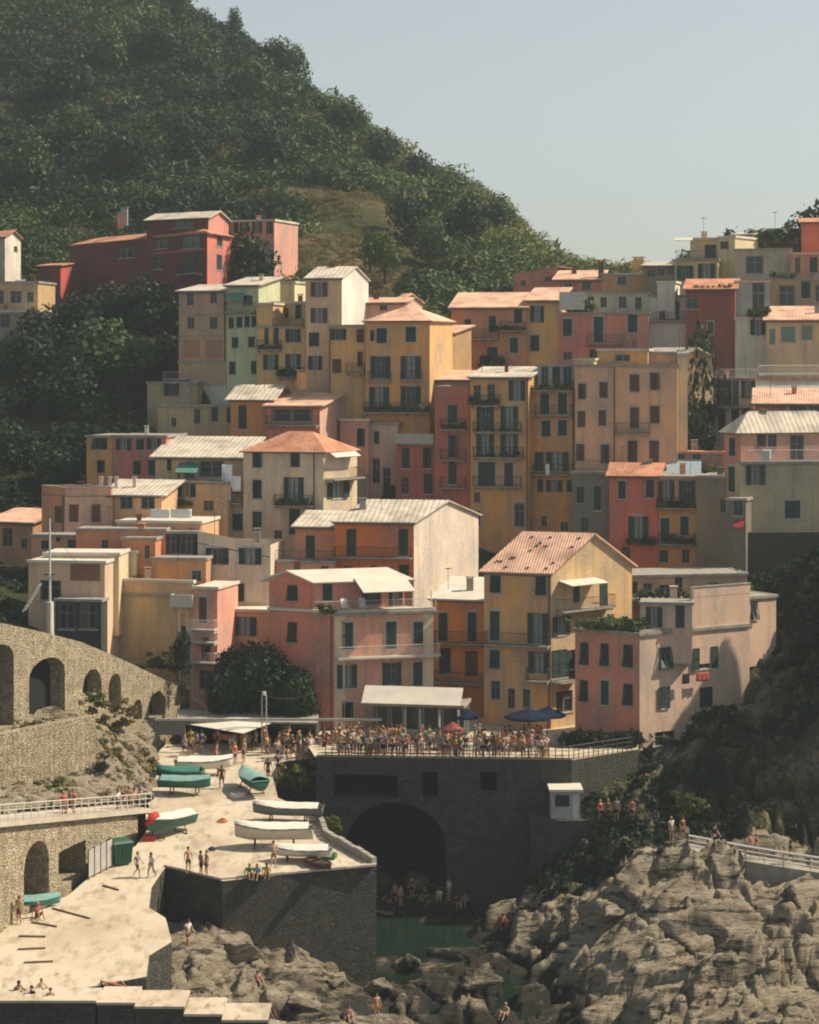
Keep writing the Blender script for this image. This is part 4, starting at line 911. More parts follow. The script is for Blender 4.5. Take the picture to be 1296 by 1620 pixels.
for px, w_ in ((250, 32), (284, 34)): laundry(f[0], px, 813, w_, 14, -.6, (.75, .74, .72), 'white sheet drying on the long peach parapet, %s of the two' % ('left' if px < 260 else 'right'))
for px in (160, 174, 184, 213): chimney(r, px, 766, 196, .3, .5, M['whitepaint'])
r, f = house('yellow three-storey house with awning loggia under a cream roof', [(246, 199.5), (360, 197.5)], 764, 870, A(160, 134, 96), [(264,773,14,25,'G'),(295,773,30,26,'o'),(330,800,16,16,'n')], roof='flat', rmat='slab', depth=6)
g_, _, _ = body(r, [(246, 201.5), (385, 199.8)], 724, 765, A(150, 128, 92), [(268,736,7,18,'g'),(300,744,16,28,'n'),(335,742,40,26,'n')], ground=False, roof='shed', rise=1.5, rmat='slate', depth=6, oh=.5)
balcony(r, f[0], 270, 356, 761, .4, .8); awning(r, g_[0], 284, 318, 732, 748, 1.6, plain('green_awning_cloth', (.10, .26, .20), .9))
plants(f[0], 280, 305, 800, 4, .35, 'green pots under the middle window of the yellow three-storey house', 'pots on the yellow three-storey house', .6)
r, f = house('grey plastered narrow house with washing between the yellow and the cream house', [(358, 199), (386, 198.6)], 788, 870, A(128, 118, 104), [(372,826,24,26,'g')], roof='flat', rmat='slab', depth=6); balcony(r, f[0], 358, 386, 795, .8)
laundry(f[0], 364, 752, 17, 36, .9, (.78, .78, .76), 'tall white sheet hanging beside the cream house'); laundry(f[0], 362, 778, 16, 26, 1.0, (.78, .78, .76), 'white sheet hanging lowest on the grey narrow house'); laundry(f[0], 379, 764, 14, 24, .9, (.75, .75, .74), 'white shirt row hanging close to the cream house')
r, f = house('cream four-storey house with orange hipped roof and planted balcony', [(385, 198), (512, 196.4), (565, 201)], 716, 880, A(150, 138, 118), [(407,727,14,25,'G'),(467,726,14,25,'G'),(407,774,14,29,'G'),(407,824,14,29,'G'),(465,774,32,38,'o'),(466,825,17,40,'g'),(440,846,12,14,'n'),(534,773,34,30,'o'),(541,812,16,9,'n')],
  colB=A(160, 146, 122), roof='hip', rise=1.9, rmat='tile'); balcony(r, f[0], 436, 497, 799, .9); pipe(r, f[0], 497, 718, 850)
plants(f[0], 440, 495, 799, 8, .7, 'pots along the balcony of the cream house with orange roof', 'pots on the cream house balcony', .55); awning(r, f[1], 518, 558, 712, 722, 1.0, M['white_roof']); balcony(r, f[1], 514, 562, 756, 1.2)
r, f = house('pale grey lower wing with outside stair right of the cream house', [(540, 205.4), (562, 205.1)], 756, 880, A(112, 108, 98), [(550,775,12,24,'g')], roof='flat', rmat='slab', depth=5)
r, f = house('long low house, mustard left and dusky pink right, under the dark slope', [(137, 207), (178, 206.4)], 690, 790, A(150, 112, 56), [(160,702,20,18,'g'),(160,738,12,20,'g')], roof='flat', rmat='slab', depth=6)
body(r, [(178.6, 206.2), (263, 205)], 690, 790, A(128, 82, 72), [(196,703,24,18,'o'),(222,703,12,17,'g'),(244,702,22,17,'o'),(217,740,11,22,'g'),(241,740,12,24,'g')], ground=False, roof='flat', rmat='slab', depth=6)
chimney(r, 232, 689, 208, .35, .8, M['whitepaint'])
r, f = house('dim tan house with one green window below the tall brick-tan block', [(233, 222), (311, 221)], 605, 700, A(126, 110, 84), [(275,613,17,26,'g')], roof='flat', rmat='slab', depth=6)
body(r, [(309, 223.5), (368, 222.5)], 605, 700, A(96, 100, 92), [(340,620,22,24,'n')], ground=False, roof='flat', rmat='slab', depth=6)
r, f = house('low ochre and grey house with three narrow windows left of the orange house', [(250, 216.5), (366, 215.4)], 642, 720, A(118, 110, 82), [(312,659,10,24,'n'),(340,655,10,24,'g'),(363,657,8,24,'g'),(275,668,8,14,'n')], roof='flat', rmat='slab', depth=5)
r, f = house('ochre orange house with one tall green shutter and a pale lean roof', [(365, 212), (430, 211)], 632, 720, A(146, 100, 48), [(384,660,13,38,'d'),(384,697,16,16,'d')], roof='gable0', rise=1.3, rmat='slate', depth=7, oh=.5)
chimney(r, 478, 607, 214, 1.0, 1.2, plaster(A(200, 150, 100)))
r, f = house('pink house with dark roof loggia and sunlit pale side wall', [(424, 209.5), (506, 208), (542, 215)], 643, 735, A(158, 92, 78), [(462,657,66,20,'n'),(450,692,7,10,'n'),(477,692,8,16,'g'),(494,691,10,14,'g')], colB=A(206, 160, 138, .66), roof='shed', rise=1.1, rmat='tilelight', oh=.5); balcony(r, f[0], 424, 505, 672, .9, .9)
r, f = house('pale pink house with flat roof and corner window by the grey gap', [(538, 213), (583, 212)], 664, 820, A(160, 118, 102), [(571,692,12,28,'g'),(552,740,10,20,'n')], roof='flat', rmat='white_roof', depth=5)
body(r, [(583.6, 212.6), (630, 211.4)], 670, 820, A(128, 118, 108), [(596,692,8,20,'g'),(595,745,12,40,'n'),(612,760,12,40,'n')], ground=False, roof='flat', rmat='slab', depth=5)
r, f = house('dull red house with white roof-terrace parapet left of the tall red tower', [(626, 209), (689, 208)], 702, 820, A(122, 66, 56), [(642,725,12,32,'g'),(676,725,13,32,'g'),(641,768,12,28,'n'),(677,765,13,32,'g')], roof='flat', rmat='slab', depth=4); balcony(r, f[0], 627, 688, 701, .5, .95, 'solid', M['surround'])
body(r, [(627, 213.5), (689, 213)], 668, 702, A(116, 106, 94), [(634,684,12,20,'n'),(654,680,14,24,'n'),(678,681,14,24,'n')], ground=False, roof='flat', rmat='tilelight', depth=4)

# tall centre row
r, f = house('tall brick red tower house with three stacked green doors', [(688, 207), (744, 206)], 624, 820, A(126, 72, 56), [(716,655,14,28,'g'),(716,706,13,36,'g'),(716,748,13,36,'g'),(716,803,18,16,'n')], roof='parapet', rmat='slab', depth=7)
for z_ in (679, 727, 771): balcony(r, f[0], 698, 738, z_, .7)
plants(f[0], 700, 736, 679, 5, .5, 'pots on the top balcony of the brick red tower', 'pots on the red tower', .5)
body(r, [(690, 213), (748, 212)], 602, 640, A(130, 100, 84), [(705,622,20,12,'n'),(733,624,10,14,'n')], ground=False, roof='shed', rise=.8, rmat='tilelight', depth=4)
r, f = house('tall yellow house with paired shuttered balconies in the middle row', [(744.5, 205.4), (836, 204)], 598, 855, A(152, 116, 66), 
  [(818,618,26,32,'O'),(755,622,12,26,'n'),(777,621,12,26,'n'),(768,662,28,38,'O'),(806,662,28,38,'O'),(768,706,28,38,'O'),(806,705,28,38,'O'),(770,751,27,40,'G'),(805,751,14,38,'G'),(755,787,10,16,'N'),(754,820,12,24,'N'),(822,815,16,38,'N')], roof='shed', rise=.9, rmat='slate', depth=7)
for a_, c_, z_ in ((745, 792, 641), (750, 826, 683), (750, 829, 723), (750, 826, 769)): balcony(r, f[0], a_, c_, z_, .8)
plants(f[0], 746, 790, 641, 9, .6, 'bushy pots on the highest balcony of the tall yellow house', 'pots on the tall yellow house, highest balcony', .6); plants(f[0], 752, 826, 723, 8, .6, 'pots on the third balcony of the tall yellow house', 'pots on the tall yellow house, third balcony', .4); plants(f[0], 752, 824, 683, 6, .6, 'pots on the second balcony of the tall yellow house', 'pots on the tall yellow house, second balcony', .35)
pipe(r, f[0], 834, 600, 840)
r, f = house('narrow mustard house with glazed top floor right of the tall yellow house', [(837, 205.8), (909, 204.6)], 617, 860, A(160, 118, 58), 
  [(862,639,14,32,'G'),(890,638,14,32,'G'),(864,678,14,25,'G'),(890,677,14,25,'G'),(853,730,14,30,'g'),(882,730,36,30,'o'),(855,768,9,20,'g'),(877,769,26,18,'o'),(901,769,9,18,'g'),(861,825,9,16,'N'),(893,833,12,14,'n')], roof='flat', rmat='slab', depth=7)
body(r, [(850, 207.5), (909, 206.8)], 578, 617, A(110, 118, 116), [(862,594,12,30,'n'),(880,594,12,30,'g'),(898,594,14,30,'n')], ground=False, roof='flat', rmat='slab', depth=5)
for a_, c_, z_ in ((838, 908, 617), (848, 907, 656), (845, 908, 750)): balcony(r, f[0], a_, c_, z_, .8)
plants(f[0], 840, 905, 617, 10, .6, 'pots on the top balcony of the narrow mustard house', 'pots on the narrow mustard house', .5); laundry(f[0], 869, 742, 6, 18, .85, (.7, .74, .75), 'small white towel on the narrow mustard house balcony')
band(r, f[0], 657, A(170, 140, 90), .15); pipe(r, f[0], 907, 620, 850)
r, f = house('large tan house with twelve brown shuttered windows in the middle row', [(910, 203.6), (1072, 202)], 578, 770, A(172, 136, 106),
  [(921,619,12,24,'R'),(955,617,13,25,'R'),(920,663,12,25,'R'),(953,661,12,25,'R'),(918,716,13,27,'R'),(957,718,13,30,'R'),(1004,606,15,27,'R'),(1036,603,15,27,'R'),(1004,661,14,33,'R'),(1036,656,15,28,'R'),(1001,717,15,40,'R'),(1035,717,15,40,'R')], roof='flat', rmat='slab', depth=8)
balcony(r, f[0], 975, 1028, 685, .7); band(r, f[0], 640, A(186, 150, 118), .1); pipe(r, f[0], 972, 580, 740)
body(r, [(908, 205.8), (940, 205.2)], 568, 600, A(208, 182, 132, .72), [], ground=False, roof='flat', rmat='slate', depth=5)
body(r, [(945, 207), (1025, 206)], 553, 580, A(178, 130, 60), [(985,566,24,10,'n')], ground=False, roof='flat', rmat='slate', depth=5)
body(r, [(1025, 207.4), (1070, 206.6)], 558, 580, A(176, 130, 104), [], ground=False, roof='flat', rmat='slab', depth=5)
body(r, [(1072, 203.2), (1088, 203.1)], 560, 740, A(190, 172, 136, .78), [], ground=False, roof='flat', rmat='slate', depth=4)
body(r, [(1073, 209), (1128, 211)], 566, 600, A(158, 132, 100), [], ground=False, roof='gable1', rise=.9, rmat='slate', depth=7)
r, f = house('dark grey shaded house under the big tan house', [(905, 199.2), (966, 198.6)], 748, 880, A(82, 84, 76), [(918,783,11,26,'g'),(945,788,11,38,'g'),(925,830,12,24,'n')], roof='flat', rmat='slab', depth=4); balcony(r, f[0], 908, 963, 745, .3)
r, f = house('coral red and ochre house with planted balconies right of centre', [(964, 197.4), (1042, 196.4)], 754, 900, A(164, 84, 62), [(984,775,12,28,'G'),(1029,773,12,28,'G'),(1010,838,32,42,'O'),(990,875,14,20,'n')], roof='gable0', rise=1.0, rmat='tile', depth=6)
g_, _, _ = body(r, [(1042.5, 196.2), (1104, 195.4)], 755, 900, A(150, 108, 58), [(1054,780,26,40,'o'),(1087,778,26,36,'o'),(1052,838,14,36,'G'),(1083,832,13,30,'G'),(1050,880,14,20,'n'),(1085,880,12,22,'n')], ground=False, roof='flat', rmat='slab', depth=6)
balcony(r, g_[0], 1040, 1104, 803, .9); balcony(r, g_[0], 1042, 1100, 860, .8); plants(g_[0], 1044, 1102, 803, 9, .6, 'pots on the upper balcony of the coral and ochre house', 'pots on the coral house', .55); plants(g_[0], 1050, 1098, 860, 8, .6, 'trailing plants on the lower balcony of the ochre part', 'lower pots on the coral house', .6)
plants(f[0], 990, 1035, 862, 7, .5, 'dark pots under the large window of the coral wall', 'pots under the coral house window', .6)
r, f = house('low roof room with a blue white awning above the coral house', [(1040, 203), (1145, 202)], 716, 770, A(120, 92, 78), [(1078,722,12,12,'n'),(1102,722,14,14,'n')], roof='flat', rmat='tile', depth=3)
awning(r, f[0], 1046, 1110, 726, 750, 2.6, plain('pale_blue_cloth', (.30, .38, .42), .9)); plants(f[0], 1112, 1143, 760, 6, 1.4, 'dark shrubs beside the blue white awning', 'shrubs beside the blue awning', 1.1)
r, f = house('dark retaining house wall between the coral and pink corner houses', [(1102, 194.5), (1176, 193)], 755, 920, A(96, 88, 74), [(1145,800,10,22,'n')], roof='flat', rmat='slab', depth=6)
r, f = house('dusky pink corner house with pale hipped roof and terrace parapet at the right', [(1146, 194), (1172, 191), (1330, 194)], 686, 960, A(140, 94, 78), [(1159,707,9,28,'G'),(1158,758,10,40,'G'),(1205,697,14,20,'o'),(1222,697,14,20,'n'),(1261,708,22,40,'n')], colB=A(148, 108, 92), roof='hip', rise=2.0, rmat='slate', oh=.5)
g_, _, _ = body(r, [(1172, 190.2), (1330, 191.5)], 731, 850, A(124, 116, 92), [(1195,751,30,32,'o'),(1254,806,24,28,'G')], ground=False, roof='flat', rmat='slab', depth=2.2)
balcony(r, g_[0], 1181, 1328, 730, .1, 1.05, 'bar', M['whiteiron']); laundry(g_[0], 1215, 720, 14, 18, -.4, (.5, .53, .52), 'grey towel on the terrace of the dusky pink corner house')
o = col_wall('retaining_wall', CZ(1168, 188.6, 0), CZ(1340, 189.5, 0), lambda u: ZP(842, 189), lambda u: 12, [], 1.5, M['stone_dark']); tag(o, 'tall dark masonry wall under the dusky pink corner house', 'wall')
r, f = house('small shop front with red awning wedged beside the masonry wall', [(1150, 188.4), (1180, 187.8)], 790, 900, A(78, 74, 70), [(1168,803,14,26,'n')], depth=3, rmat='slab'); awning(r, f[0], 1162, 1178, 822, 834, .8, plain('red_cloth', (.32, .04, .04), .9))

# right shoulder
r, f = house('white house with red brown eaves and a pale railed roof terrace', [(1122, 213), (1196, 211.4), (1330, 216)], 600, 740, A(168, 160, 138), [(1146,622,24,40,'o'),(1164,622,10,40,'n'),(1184,614,22,32,'o'),(1142,665,12,36,'g'),(1163,665,12,36,'g'),(1180,661,12,30,'g')], colB=A(150, 156, 150), roof='flat', rmat='tile', oh=.3)
balcony(r, f[0], 1125, 1195, 643, .9); balcony(r, f[0], 1122, 1197, 598, .3, .9, 'bar', M['whiteiron']); balcony(r, f[1], 1198, 1328, 592, .3, .9, 'bar', M['whiteiron'])
r, f = house('reddish low house with terracotta roof and two big dark windows at the right edge', [(1194, 204.5), (1330, 203)], 640, 720, A(116, 74, 58), [(1263,650,28,26,'N'),(1288,648,16,26,'N')], roof='shed', rise=1.3, rmat='tilelight', depth=6)
r, f = house('beige house with terracotta roof and pale green shutters at the right edge', [(1212, 222), (1340, 220.6)], 507, 640, A(164, 146, 112), [(1222,532,9,24,'p'),(1247,529,22,24,'p'),(1277,526,17,22,'p')], roof='shed', rise=1.5, rmat='tilelight', depth=7)
r, f = house('grey white house with a bluish upper wall right of the dark red house', [(1163, 224.6), (1217, 223.8)], 503, 590, A(150, 152, 140), [(1199,518,24,24,'o')], roof='flat', rmat='white_roof', depth=4)
body(r, [(1163, 228), (1218, 227.4)], 445, 503, A(104, 120, 122), [(1200,470,20,50,'n')], ground=False, roof='flat', rmat='tilelight', depth=4); plants(f[0], 1185, 1215, 502, 6, .0, 'dark shrubs on the terrace of the grey white house', 'shrubs on grey white terrace', .9)
r, f = house('dark wine red house with one small framed window on the right shoulder', [(1085, 226), (1163, 225)], 458, 590, A(100, 52, 46), [(1124,519,10,20,'N'),(1096,480,18,18,'n')], roof='shed', rise=1.2, rmat='tile', depth=6)
plants(f[0], 1098, 1160, 456, 7, -.3, 'brown pots lined up on the roof of the wine red house', 'pots on the wine red house', .4)
r, f = house('white boxy house with blank lower wall left of the wine red house', [(1026, 228), (1086, 227.2)], 508, 600, A(158, 156, 144), [(1057,560,10,10,'n')], roof='flat', rmat='slab', depth=4); balcony(r, f[0], 1027, 1085, 507, .5, .9)
body(r, [(1026, 231.5), (1086, 230.8)], 468, 508, A(138, 142, 130), [(1048,491,12,26,'n'),(1067,491,16,28,'o')], ground=False, roof='flat', rmat='slab', depth=4); body(r, [(1040, 231), (1068, 230.4)], 446, 469, A(196, 194, 184, .66), [], ground=False, roof='flat', rmat='white_roof', depth=3)
r, f = house('rosy pink house with three green shuttered openings under the white awning', [(884, 226.6), (1026, 225.4)], 495, 590, A(150, 92, 80), [(898,518,14,27,'G'),(947,521,15,40,'D'),(1001,512,15,28,'G'),(898,563,14,12,'n'),(945,560,24,14,'o')], roof='flat', rmat='slab', depth=4); balcony(r, f[0], 928, 988, 543, .8)
body(r, [(886, 232.6), (1026, 231.4)], 463, 496, A(122, 126, 112), [(935,478,10,18,'n'),(955,478,10,16,'n'),(985,478,12,18,'n'),(1010,480,10,20,'n')], ground=False, roof='flat', rmat='slab', depth=4)
awning(r, f[0], 885, 925, 462, 490, .5, plain('grey_white_cloth', (.48, .47, .42), .9)); plants(f[0], 905, 935, 494, 6, -1.0, 'bushy shrubs beside the white awning on the rosy pink house', 'shrubs on the rosy pink house', 1.2)
r, f = house('orange house with terracotta roof and long balcony below the hill', [(714, 228.4), (833, 227)], 487, 600, A(156, 104, 66), [(740,517,10,24,'g'),(779,513,11,26,'g'),(820,499,13,25,'D'),(740,562,11,22,'g'),(779,562,16,26,'g'),(813,546,13,24,'G')], roof='shed', rise=1.7, rmat='tilelight', depth=7)
balcony(r, f[0], 718, 790, 536, .9); balcony(r, f[0], 792, 832, 523, .8); plants(f[0], 776, 830, 524, 8, .6, 'flowering pots along the balcony of the orange hill house', 'pots on orange hill house', .55); plants(f[0], 770, 795, 585, 6, .8, 'dark shrub pots at the foot of the orange hill house', 'shrubs below orange hill house', 1.2)
r, f = house('plain yellow house with three white framed windows joined to the orange hill house', [(833.6, 227.6), (886, 226.8)], 476, 600, A(160, 128, 76), [(850,497,22,26,'O'),(846,543,14,25,'G')], roof='shed', rise=1.5, rmat='tilelight', depth=7)
r, f = house('brick red top-floor house with two white framed windows on the skyline', [(878, 243), (950, 242)], 443, 520, A(152, 82, 68), [(899,454,14,11,'N'),(928,452,15,13,'N')], roof='shed', rise=1.2, rmat='tilelight', depth=6)
r, f = house('ochre brown house with one white framed window near the skyline', [(950.5, 242), (1022, 241)], 433, 520, A(138, 104, 58), [(984,444,15,13,'N')], roof='flat', rmat='slate', depth=6); chimney(r, 951, 430, 243, .6, 1.2, M['brown'])
r, f = house('salmon gabled house in front of the hill foot at the ridge end', [(812, 252), (882, 250)], 434, 520, A(176, 108, 82), [(868,442,12,8,'n'),(828,448,8,8,'n')], roof='shedr', rise=.9, rmat='tile', depth=6)
r, f = house('low brown colonnaded house below the top yellow house', [(1018, 240), (1072, 239)], 421, 500, A(92, 84, 66), [(1030,433,12,12,'n'),(1046,431,12,12,'n'),(1061,429,10,13,'n')], roof='shed', rise=.6, rmat='slate', depth=5)
chimney(r, 1010, 420, 244, 1.1, .8, plaster(A(176,146,90)))
r, f = house('yellow green-shuttered house with wide balcony at the skyline', [(1068, 238), (1136, 237)], 411, 490, A(150, 136, 84), [(1084,432,26,24,'o'),(1118,430,28,26,'o')], roof='flat', rmat='slab', depth=5); balcony(r, f[0], 1070, 1136, 409, .3, .9)
body(r, [(1092, 241), (1138, 240.4)], 377, 411, A(176, 150, 86), [(1124,398,18,22,'g')], ground=False, roof='flat', rmat='slate', depth=5); awning(r, _[0] if isinstance(_, list) else f[0], 1068, 1096, 376, 380, 1.0, M['white_roof'])
body(r, [(1137, 240.2), (1163, 239)], 374, 470, A(212, 196, 148, .72), [(1146,388,14,12,'n')], ground=False, roof='flat', rmat='white_roof', depth=6)
r, f = house('pale roofed terrace house with a thin cream roof at the skyline', [(1160, 244), (1190, 243)], 372, 430, A(190, 176, 150), [], roof='shed', rise=.6, rmat='slate', depth=5)
r, f = house('grey house with one large dark square opening near the skyline', [(1163, 238), (1252, 237)], 394, 480, A(122, 116, 100), [(1194,419,28,28,'n')], roof='flat', rmat='slab', depth=6)
r, f = house('dark planted roof terrace cabin at the skyline beside the red top house', [(1214, 245), (1266, 244)], 362, 420, A(72, 74, 62), [(1225,372,14,14,'n')], roof='flat', rmat='slab', depth=5); plants(f[0], 1190, 1264, 386, 12, .8, 'dark shrubs around the roof terrace cabin at the skyline', 'shrubs of the skyline cabin', 1.3)
r, f = house('red house at the top right corner of the village', [(1268, 242), (1350, 241)], 352, 430, A(176, 92, 66), [], roof='shed', rise=.8, rmat='tile', depth=6)
r, f = house('brown orange house with dark windows under the top red house', [(1251, 236), (1350, 235)], 400, 500, A(144, 96, 66), [(1262,420,8,26,'n'),(1287,419,12,24,'g')], roof='flat', rmat='tilelight', depth=5)
r, f = house('brown grey house with a wide dark window above the beige tiled house', [(1214, 233), (1350, 232)], 441, 530, A(116, 98, 76), [(1245,468,26,34,'n'),(1275,459,14,26,'g'),(1296,464,12,26,'n')], roof='flat', rmat='slab', depth=5)
plants(f[0], 1216, 1262, 440, 6, .2, 'pots along the edge of the brown grey roof terrace', 'pots on brown grey roof', .6)

# upper left block of tall houses
r, f = house('tall brick-tan block with faded painted panels and white foot', [(283, 224), (358, 222.4)], 461, 572, A(130, 106, 80), [(301,473,11,20,'N'),(338,470,11,19,'n'),(302,511,11,18,'n'),(338,511,12,19,'n')], roof='shed', rise=.8, rmat='slate', depth=6); band(r, f[0], 497); band(r, f[0], 531); pipe(r, f[0], 356, 465, 570)
body(r, [(283, 224.1), (358, 222.5)], 572, 640, A(146, 148, 136), [(302,586,12,20,'g'),(338,584,12,20,'g')], ground=False, depth=5.9, rmat='slab'); balcony(r, f[0], 260, 300, 600, .5, .8, 'bar', M['whiteiron'])
for a_ in (290, 326): 
    mb = MB(); g_ = f[0]; mb.obox(g_.P0, g_.d, g_.n, g_.u(a_), g_.u(a_ + 26), .002, .03, ZP(566, 223), ZP(537, 223)); part('painted_panel', mb, plaster(A(116, 88, 66)), r)
r, f = house('tall pale green house with dark balcony under a pale roof', [(358.5, 222.2), (409, 221)], 452, 650, A(128, 136, 106), [(392,475,16,16,'n'),(366,511,8,17,'g'),(379,510,9,17,'g'),(391,509,8,17,'g'),(402,509,8,17,'g'),(372,542,10,17,'g'),(398,541,10,17,'g'),(368,582,10,20,'g'),(402,581,9,20,'g')], roof='shed', rise=1.0, rmat='slate', depth=6)
balcony(r, f[0], 359, 407, 493, .9); awning(r, f[0], 362, 388, 463, 474, 1.0, plain('green_awning_cloth', (.10, .26, .20), .9))
r, f = house('small cream lit box on the roof of the pale green house', [(426, 230), (466, 229)], 446, 480, A(214, 200, 160, .72), [], depth=4, roof='flat', rmat='slate')
r, f = house('yellow house with planted balconies left of the white-gabled tower house', [(406, 219.6), (483, 218.4)], 516, 640, A(164, 134, 84), [(430,532,22,26,'o'),(464,531,24,21,'o'),(429,573,24,24,'o'),(464,573,24,26,'o')], roof='flat', rmat='slab', depth=6)
body(r, [(406, 219.7), (432, 219.2)], 480, 516, A(178, 144, 88), [], ground=False, depth=4, rmat='slate'); body(r, [(432, 223), (483, 222)], 478, 516, A(132, 120, 92), [(452,495,9,16,'n'),(472,493,9,22,'g')], ground=False, depth=3, rmat='slate')
balcony(r, f[0], 432, 481, 516, .2, .8); balcony(r, f[0], 408, 446, 553, .8); balcony(r, f[0], 441, 482, 596, .8); plants(f[0], 410, 444, 553, 6, .6, 'pots on the left balcony of the yellow upper house', 'pots on yellow upper house, left balcony', .5); plants(f[0], 442, 480, 596, 8, .6, 'pots on the lowest balcony of the yellow upper house', 'pots on yellow upper house, lowest balcony', .7)
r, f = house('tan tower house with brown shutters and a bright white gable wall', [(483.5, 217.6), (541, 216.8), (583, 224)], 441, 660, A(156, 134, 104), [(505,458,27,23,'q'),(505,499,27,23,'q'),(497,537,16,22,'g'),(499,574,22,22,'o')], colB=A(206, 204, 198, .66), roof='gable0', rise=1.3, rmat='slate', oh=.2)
r, f = house('yellow house with mixed shutters between the tower house and the hipped house', [(521, 214.8), (578, 214)], 515, 660, A(158, 126, 78), [(536,529,24,18,'o'),(571,531,10,21,'r'),(533,579,14,22,'r'),(570,568,8,24,'r')], roof='flat', rmat='slab', depth=5); balcony(r, f[0], 549, 579, 590, .7); pipe(r, f[0], 522, 515, 640)
r, f = house('dusky pink roof floor with thin terracotta roof behind the hipped house', [(540, 224), (640, 223)], 480, 560, A(146, 112, 96), [(558,493,16,16,'n'),(607,487,12,8,'n')], roof='shed', rise=.6, rmat='tilelight', depth=5); balcony(r, f[0], 541, 575, 511, 2.0)
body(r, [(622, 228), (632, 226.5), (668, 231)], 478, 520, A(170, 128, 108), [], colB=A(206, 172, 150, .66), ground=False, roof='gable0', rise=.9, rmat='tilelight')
r, f = house('yellow tan house with hipped terracotta roof and large green shuttered balconies', [(578.6, 213), (680, 211.6), (716, 217)], 508, 690, A(158, 118, 72), [(589,531,6,17,'g'),(604,531,16,24,'G'),(650,529,16,24,'G'),(602,581,32,35,'O'),(650,581,32,35,'O'),(600,629,32,34,'O'),(650,628,32,34,'O')], colB=A(186, 148, 96, .78), roof='hip', rise=1.6, rmat='tilelight')
balcony(r, f[0], 583, 620, 602, .5, .9); balcony(r, f[0], 634, 668, 601, .5, .9); balcony(r, f[0], 579, 682, 652, 1.0); plants(f[0], 582, 680, 652, 14, .6, 'dark pots along the long lowest balcony of the hipped house', 'pots on the hipped house', .6)
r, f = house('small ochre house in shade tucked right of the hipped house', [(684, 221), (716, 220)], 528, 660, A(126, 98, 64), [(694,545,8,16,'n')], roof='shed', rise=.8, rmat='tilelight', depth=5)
# crimson palace and the far left
r, f = house('big crimson palazzo in shade with a sunlit right end on the hillside', [(110, 262), (328, 236), (366, 243)], 369, 520, A(72, 38, 36), [(250,384,28,20,'n'),(302,382,28,22,'n'),(250,416,12,20,'n'),(302,416,16,30,'g'),(200,400,22,16,'n'),(348,380,9,20,'n'),(347,415,8,24,'g')], colB=A(146, 80, 68), roof='hip', rise=1.0, rmat='tile', oh=.4)  # front plaster darkened for shade, right end lightened for sun
band(r, f[0], 398, A(110, 60, 54), .25, 232, 326); balcony(r, f[0], 286, 322, 433, .7); band(r, f[0], 372, A(150, 90, 70), .3, 225, 328)
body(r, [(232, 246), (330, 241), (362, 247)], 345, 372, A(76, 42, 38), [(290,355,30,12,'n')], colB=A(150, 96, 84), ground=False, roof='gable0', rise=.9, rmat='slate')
chimney(r, 197, 349, 258, .8, 1.5, M['slab']); chimney(r, 190, 354, 258, .6, 1.2, M['tile'])
r, f = house('pink and white shuttered house behind the crimson palazzo end', [(364, 248), (434, 246)], 348, 470, A(150, 108, 96), [(374,360,7,18,'g'),(387,358,14,20,'o'),(407,358,16,22,'o'),(427,360,10,20,'o'),(350,380,10,16,'n'),(414,428,14,18,'n')], roof='flat', rmat='slate', depth=7)
r, f = house('small crimson house left of the palazzo', [(60, 252), (96, 250), (114, 256)], 421, 500, A(92, 38, 36), [(75,440,9,14,'n')], colB=A(150, 60, 52, .72), roof='shed', rise=.5, rmat='tile')
r, f = house('small white cottage with terracotta roof among trees at the left edge', [(-20, 262), (8, 260), (33, 264)], 375, 420, A(150, 140, 118), [(25,394,6,8,'n')], colB=A(212, 208, 196, .72), roof='gable0', rise=.8, rmat='tile')
r, f = house('tan house with white washing on its roof terrace at the left edge', [(-20, 240), (60, 239)], 446, 486, A(130, 110, 76), [(25,470,18,20,'n'),(2,470,8,22,'n'),(48,470,10,16,'n')], roof='flat', rmat='slab', depth=6)
laundry(f[0], 30, 446, 16, 8, -.5, (.8,.8,.78), 'white cloth on the roof of the tan left edge house')
r, f = house('low house with dark door under the tan left edge house', [(-20, 236), (62, 235)], 492, 530, A(110, 104, 84), [(8,508,16,22,'n')], roof='flat', rmat='white_roof', depth=4)
r, f = house('low brown house with tiled roof behind the pink square house at the left edge', [(-20, 199), (52, 197)], 828, 880, A(128, 96, 70), [(12,850,16,30,'n'),(38,860,10,14,'n')], roof='shed', rise=.8, rmat='tilelight', depth=5)
# ---------------------------------------------------------------- village slope and the hill
HL = [C(0,820,203),C(-80,820,203),C(120,800,206),C(0,640,222),C(120,640,222),C(200,640,222),C(0,510,238),C(-80,500,238),C(220,520,233),C(0,400,262),C(-80,400,262),C(60,400,270),C(200,430,262),C(150,330,285),
 C(0,200,310),C(-100,200,310),C(150,200,312),C(0,60,340),C(-100,60,340),C(150,60,342),C(0,-120,380),C(-100,-120,380),C(150,-90,378),C(280,14,358),C(370,68,350),C(440,122,345),C(520,180,340),C(650,250,335),C(760,322,327),C(860,412,318),C(905,470,306),
 C(300,200,312),C(300,330,282),C(420,300,292),C(420,400,262),C(500,430,252),C(600,430,250),C(600,330,282),C(560,250,312),C(700,420,258),C(700,340,290),C(800,440,262),C(820,400,292),C(1000,480,262),C(1150,430,262),C(1296,400,262),C(1400,400,262),
 C(-200,300,290),C(-200,600,225),C(-200,0,360),C(1450,480,250),C(1100,470,300),C(1400,470,300)]
HL += [CZ(280,400,95),CZ(440,390,82),CZ(650,380,66),CZ(760,370,60),CZ(920,350,46),CZ(1100,350,45),CZ(1400,350,45),CZ(0,430,112),CZ(-150,430,112),CZ(0,480,105),CZ(400,480,70),CZ(800,480,40),CZ(1300,480,40)]
